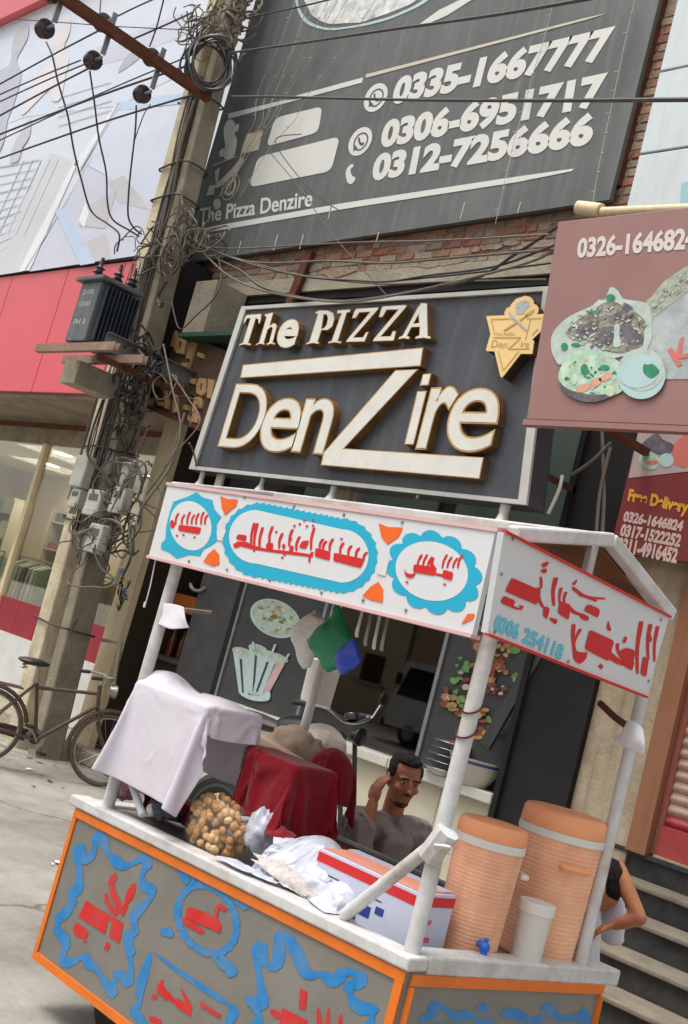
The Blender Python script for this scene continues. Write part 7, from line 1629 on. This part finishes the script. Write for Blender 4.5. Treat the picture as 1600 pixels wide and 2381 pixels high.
q = MB(); q.tube(crom([hs_-nM*.36-dM*.14+V((0,0,.05)), hs_-nM*.28-dM*.02+V((0,0,.06)), hs_-nM*.08+V((0,0,0)), hs_+nM*.08, hs_+nM*.28-dM*.02+V((0,0,.06)), hs_+nM*.36-dM*.14+V((0,0,.05))], 5), .013, 10); hbm = part('handlebar', q, m_chr, MO, True)
for o in (-1, 1):
    part('grip', MB().tube([hs_+nM*.35*o-dM*.12+V((0,0,.05)), hs_+nM*.40*o-dM*.22+V((0,0,.04))], .02, 10), m_rub, hbm, True)
    ms = hs_+nM*.26*o+V((0,0,.06)); mt = ms+nM*.06*o+V((.02,0,.15)); part('mirror_stem', MB().tube([ms, mt], .006, 6), m_chr, hbm, True); part('mirror', MB().lathe(mt-dM*.012, dM, [(0,0),(.05,0),(.055,.008),(.045,.02),(0,.026)], 20), m_mk, hbm, True)
part('headlamp', MB().lathe(hs_+dM*.05+V((0,0,-.08)), dM, [(0,0),(.045,.02),(.065,.07),(.066,.085),(0,.095)], 22), m_mk, MO, True)
part('instrument', MB().lathe(hs_+dM*.02+V((0,0,.01)), V((-.4,0,1)), [(.05,0),(.055,.04),(.05,.05),(0,.052)], 18), m_mk, MO, True)
q = MB(); q.ball(hs_-dM*.38+V((0,0,-.18)), (.28,.14,.12), 20, 12); part('fuel_tank', q, m_mk, MO, True)
q = MB(); q.ball(hs_-dM*.85+V((0,0,-.20)), (.34,.13,.06), 20, 10); part('seat', q, m_sad, MO, True)
q = MB(); q.ball((hs_.x-.4, hs_.y-.05, .45), (.18,.13,.17), 16, 10); part('engine', q, m_steel, MO, True)
q = MB(); q.tube([(hs_.x-.3, hs_.y-.2, .3), (hs_.x-.7, hs_.y-.24, .28), (hs_.x-1.2, hs_.y-.26, .36)], [.03,.035,.05], 10); part('exhaust', q, m_chr, MO, True)
for a, b in ((hs_+V((0,0,-.1)), V((hs_.x-.4, hs_.y, .3))), (V((hs_.x-.4, hs_.y, .3)), R0m), (hs_+V((-.1,0,-.15)), V((hs_.x-.9, hs_.y-.08, hs_.z-.25))), (V((hs_.x-.9, hs_.y-.08, hs_.z-.25)), R0m)): part('frame_tube', MB().tube([a, b], .02, 8), m_mk, MO, True)

# ================================================================== small truck out in the street, mirrored in the shop glass
m_tk = mat('truck_white', srgb(206,208,206), rough=.3, var=.05, dirt=srgb(150,145,135), dirt_amt=.3, dirt_scale=2); m_tg = mat('truck_window', srgb(26,30,32), rough=.08)
TK = thing('light_truck', 'white cab of a light truck in the street mirrored in the dark shop glass', 'truck', (-18.2, -8.4, 0))
def tbx(name, a, b, m_, par=TK, bv=.03): o = part(name, MB().box(a, b), m_, par); mod_bevel(o, bv); return o
x0, y0 = -19.3, -9.2
prof = [(0,.45),(0,1.15),(.28,2.05),(.4,2.12),(1.55,2.12),(1.6,2.05),(1.6,.45)]
q = MB(); q.prism([V((x0+px_, y0, pz)) for px_, pz in prof], (0, 1.7, 0)); cab = part('cab', q, m_tk, TK); mod_bevel(cab, .05, 3)
q = MB(); q.prism([V((x0+px_, y0+1.702, pz)) for px_, pz in ((.18,1.2),(.42,1.95),(1.25,1.95),(1.25,1.2))], (0,.01,0)); part('side_window', q, m_tg, TK)
q = MB(); q.prism([V((x0-.012, y0+.12, 1.2)), V((x0-.012, y0+1.58, 1.2)), V((x0+.262, y0+1.5, 2.0)), V((x0+.262, y0+.2, 2.0))], (-.01,0,.004)); part('windscreen', q, m_tg, TK)
tbx('cargo_bed', (x0+1.7, y0, .75), (x0+4.6, y0+1.7, 1.25), m_tk); tbx('bumper', (x0-.12, y0-.02, .35), (x0+.02, y0+1.72, .55), m_mk); tbx('chassis', (x0+.2, y0+.4, .5), (x0+4.5, y0+1.3, .74), m_mk)
for yy in (y0+.2, y0+1.25): part('headlight', MB().box((x0-.03, yy, .7), (x0-.001, yy+.25, .88)), m_chr, TK)
for xx in (x0+.85, x0+3.6):
    for yy in (y0+.02, y0+1.5):
        wv = part('wheel', MB().lathe((xx, yy, .35), (0,1,0), [(0,0),(.2,0),(.33,.01),(.35,.04),(.35,.16),(.33,.19),(.2,.2),(0,.2)], 24), m_rub, TK, True); part('rim', MB().lathe((xx, yy+.201, .35), (0,1,0), [(.19,0),(.15,-.0),(.1,.012),(0,.012)], 16), m_steel, wv, True)
tbx('side_mirror', (x0+.2, y0+1.75, 1.45), (x0+.28, y0+1.9, 1.75), m_mk, TK, .015)
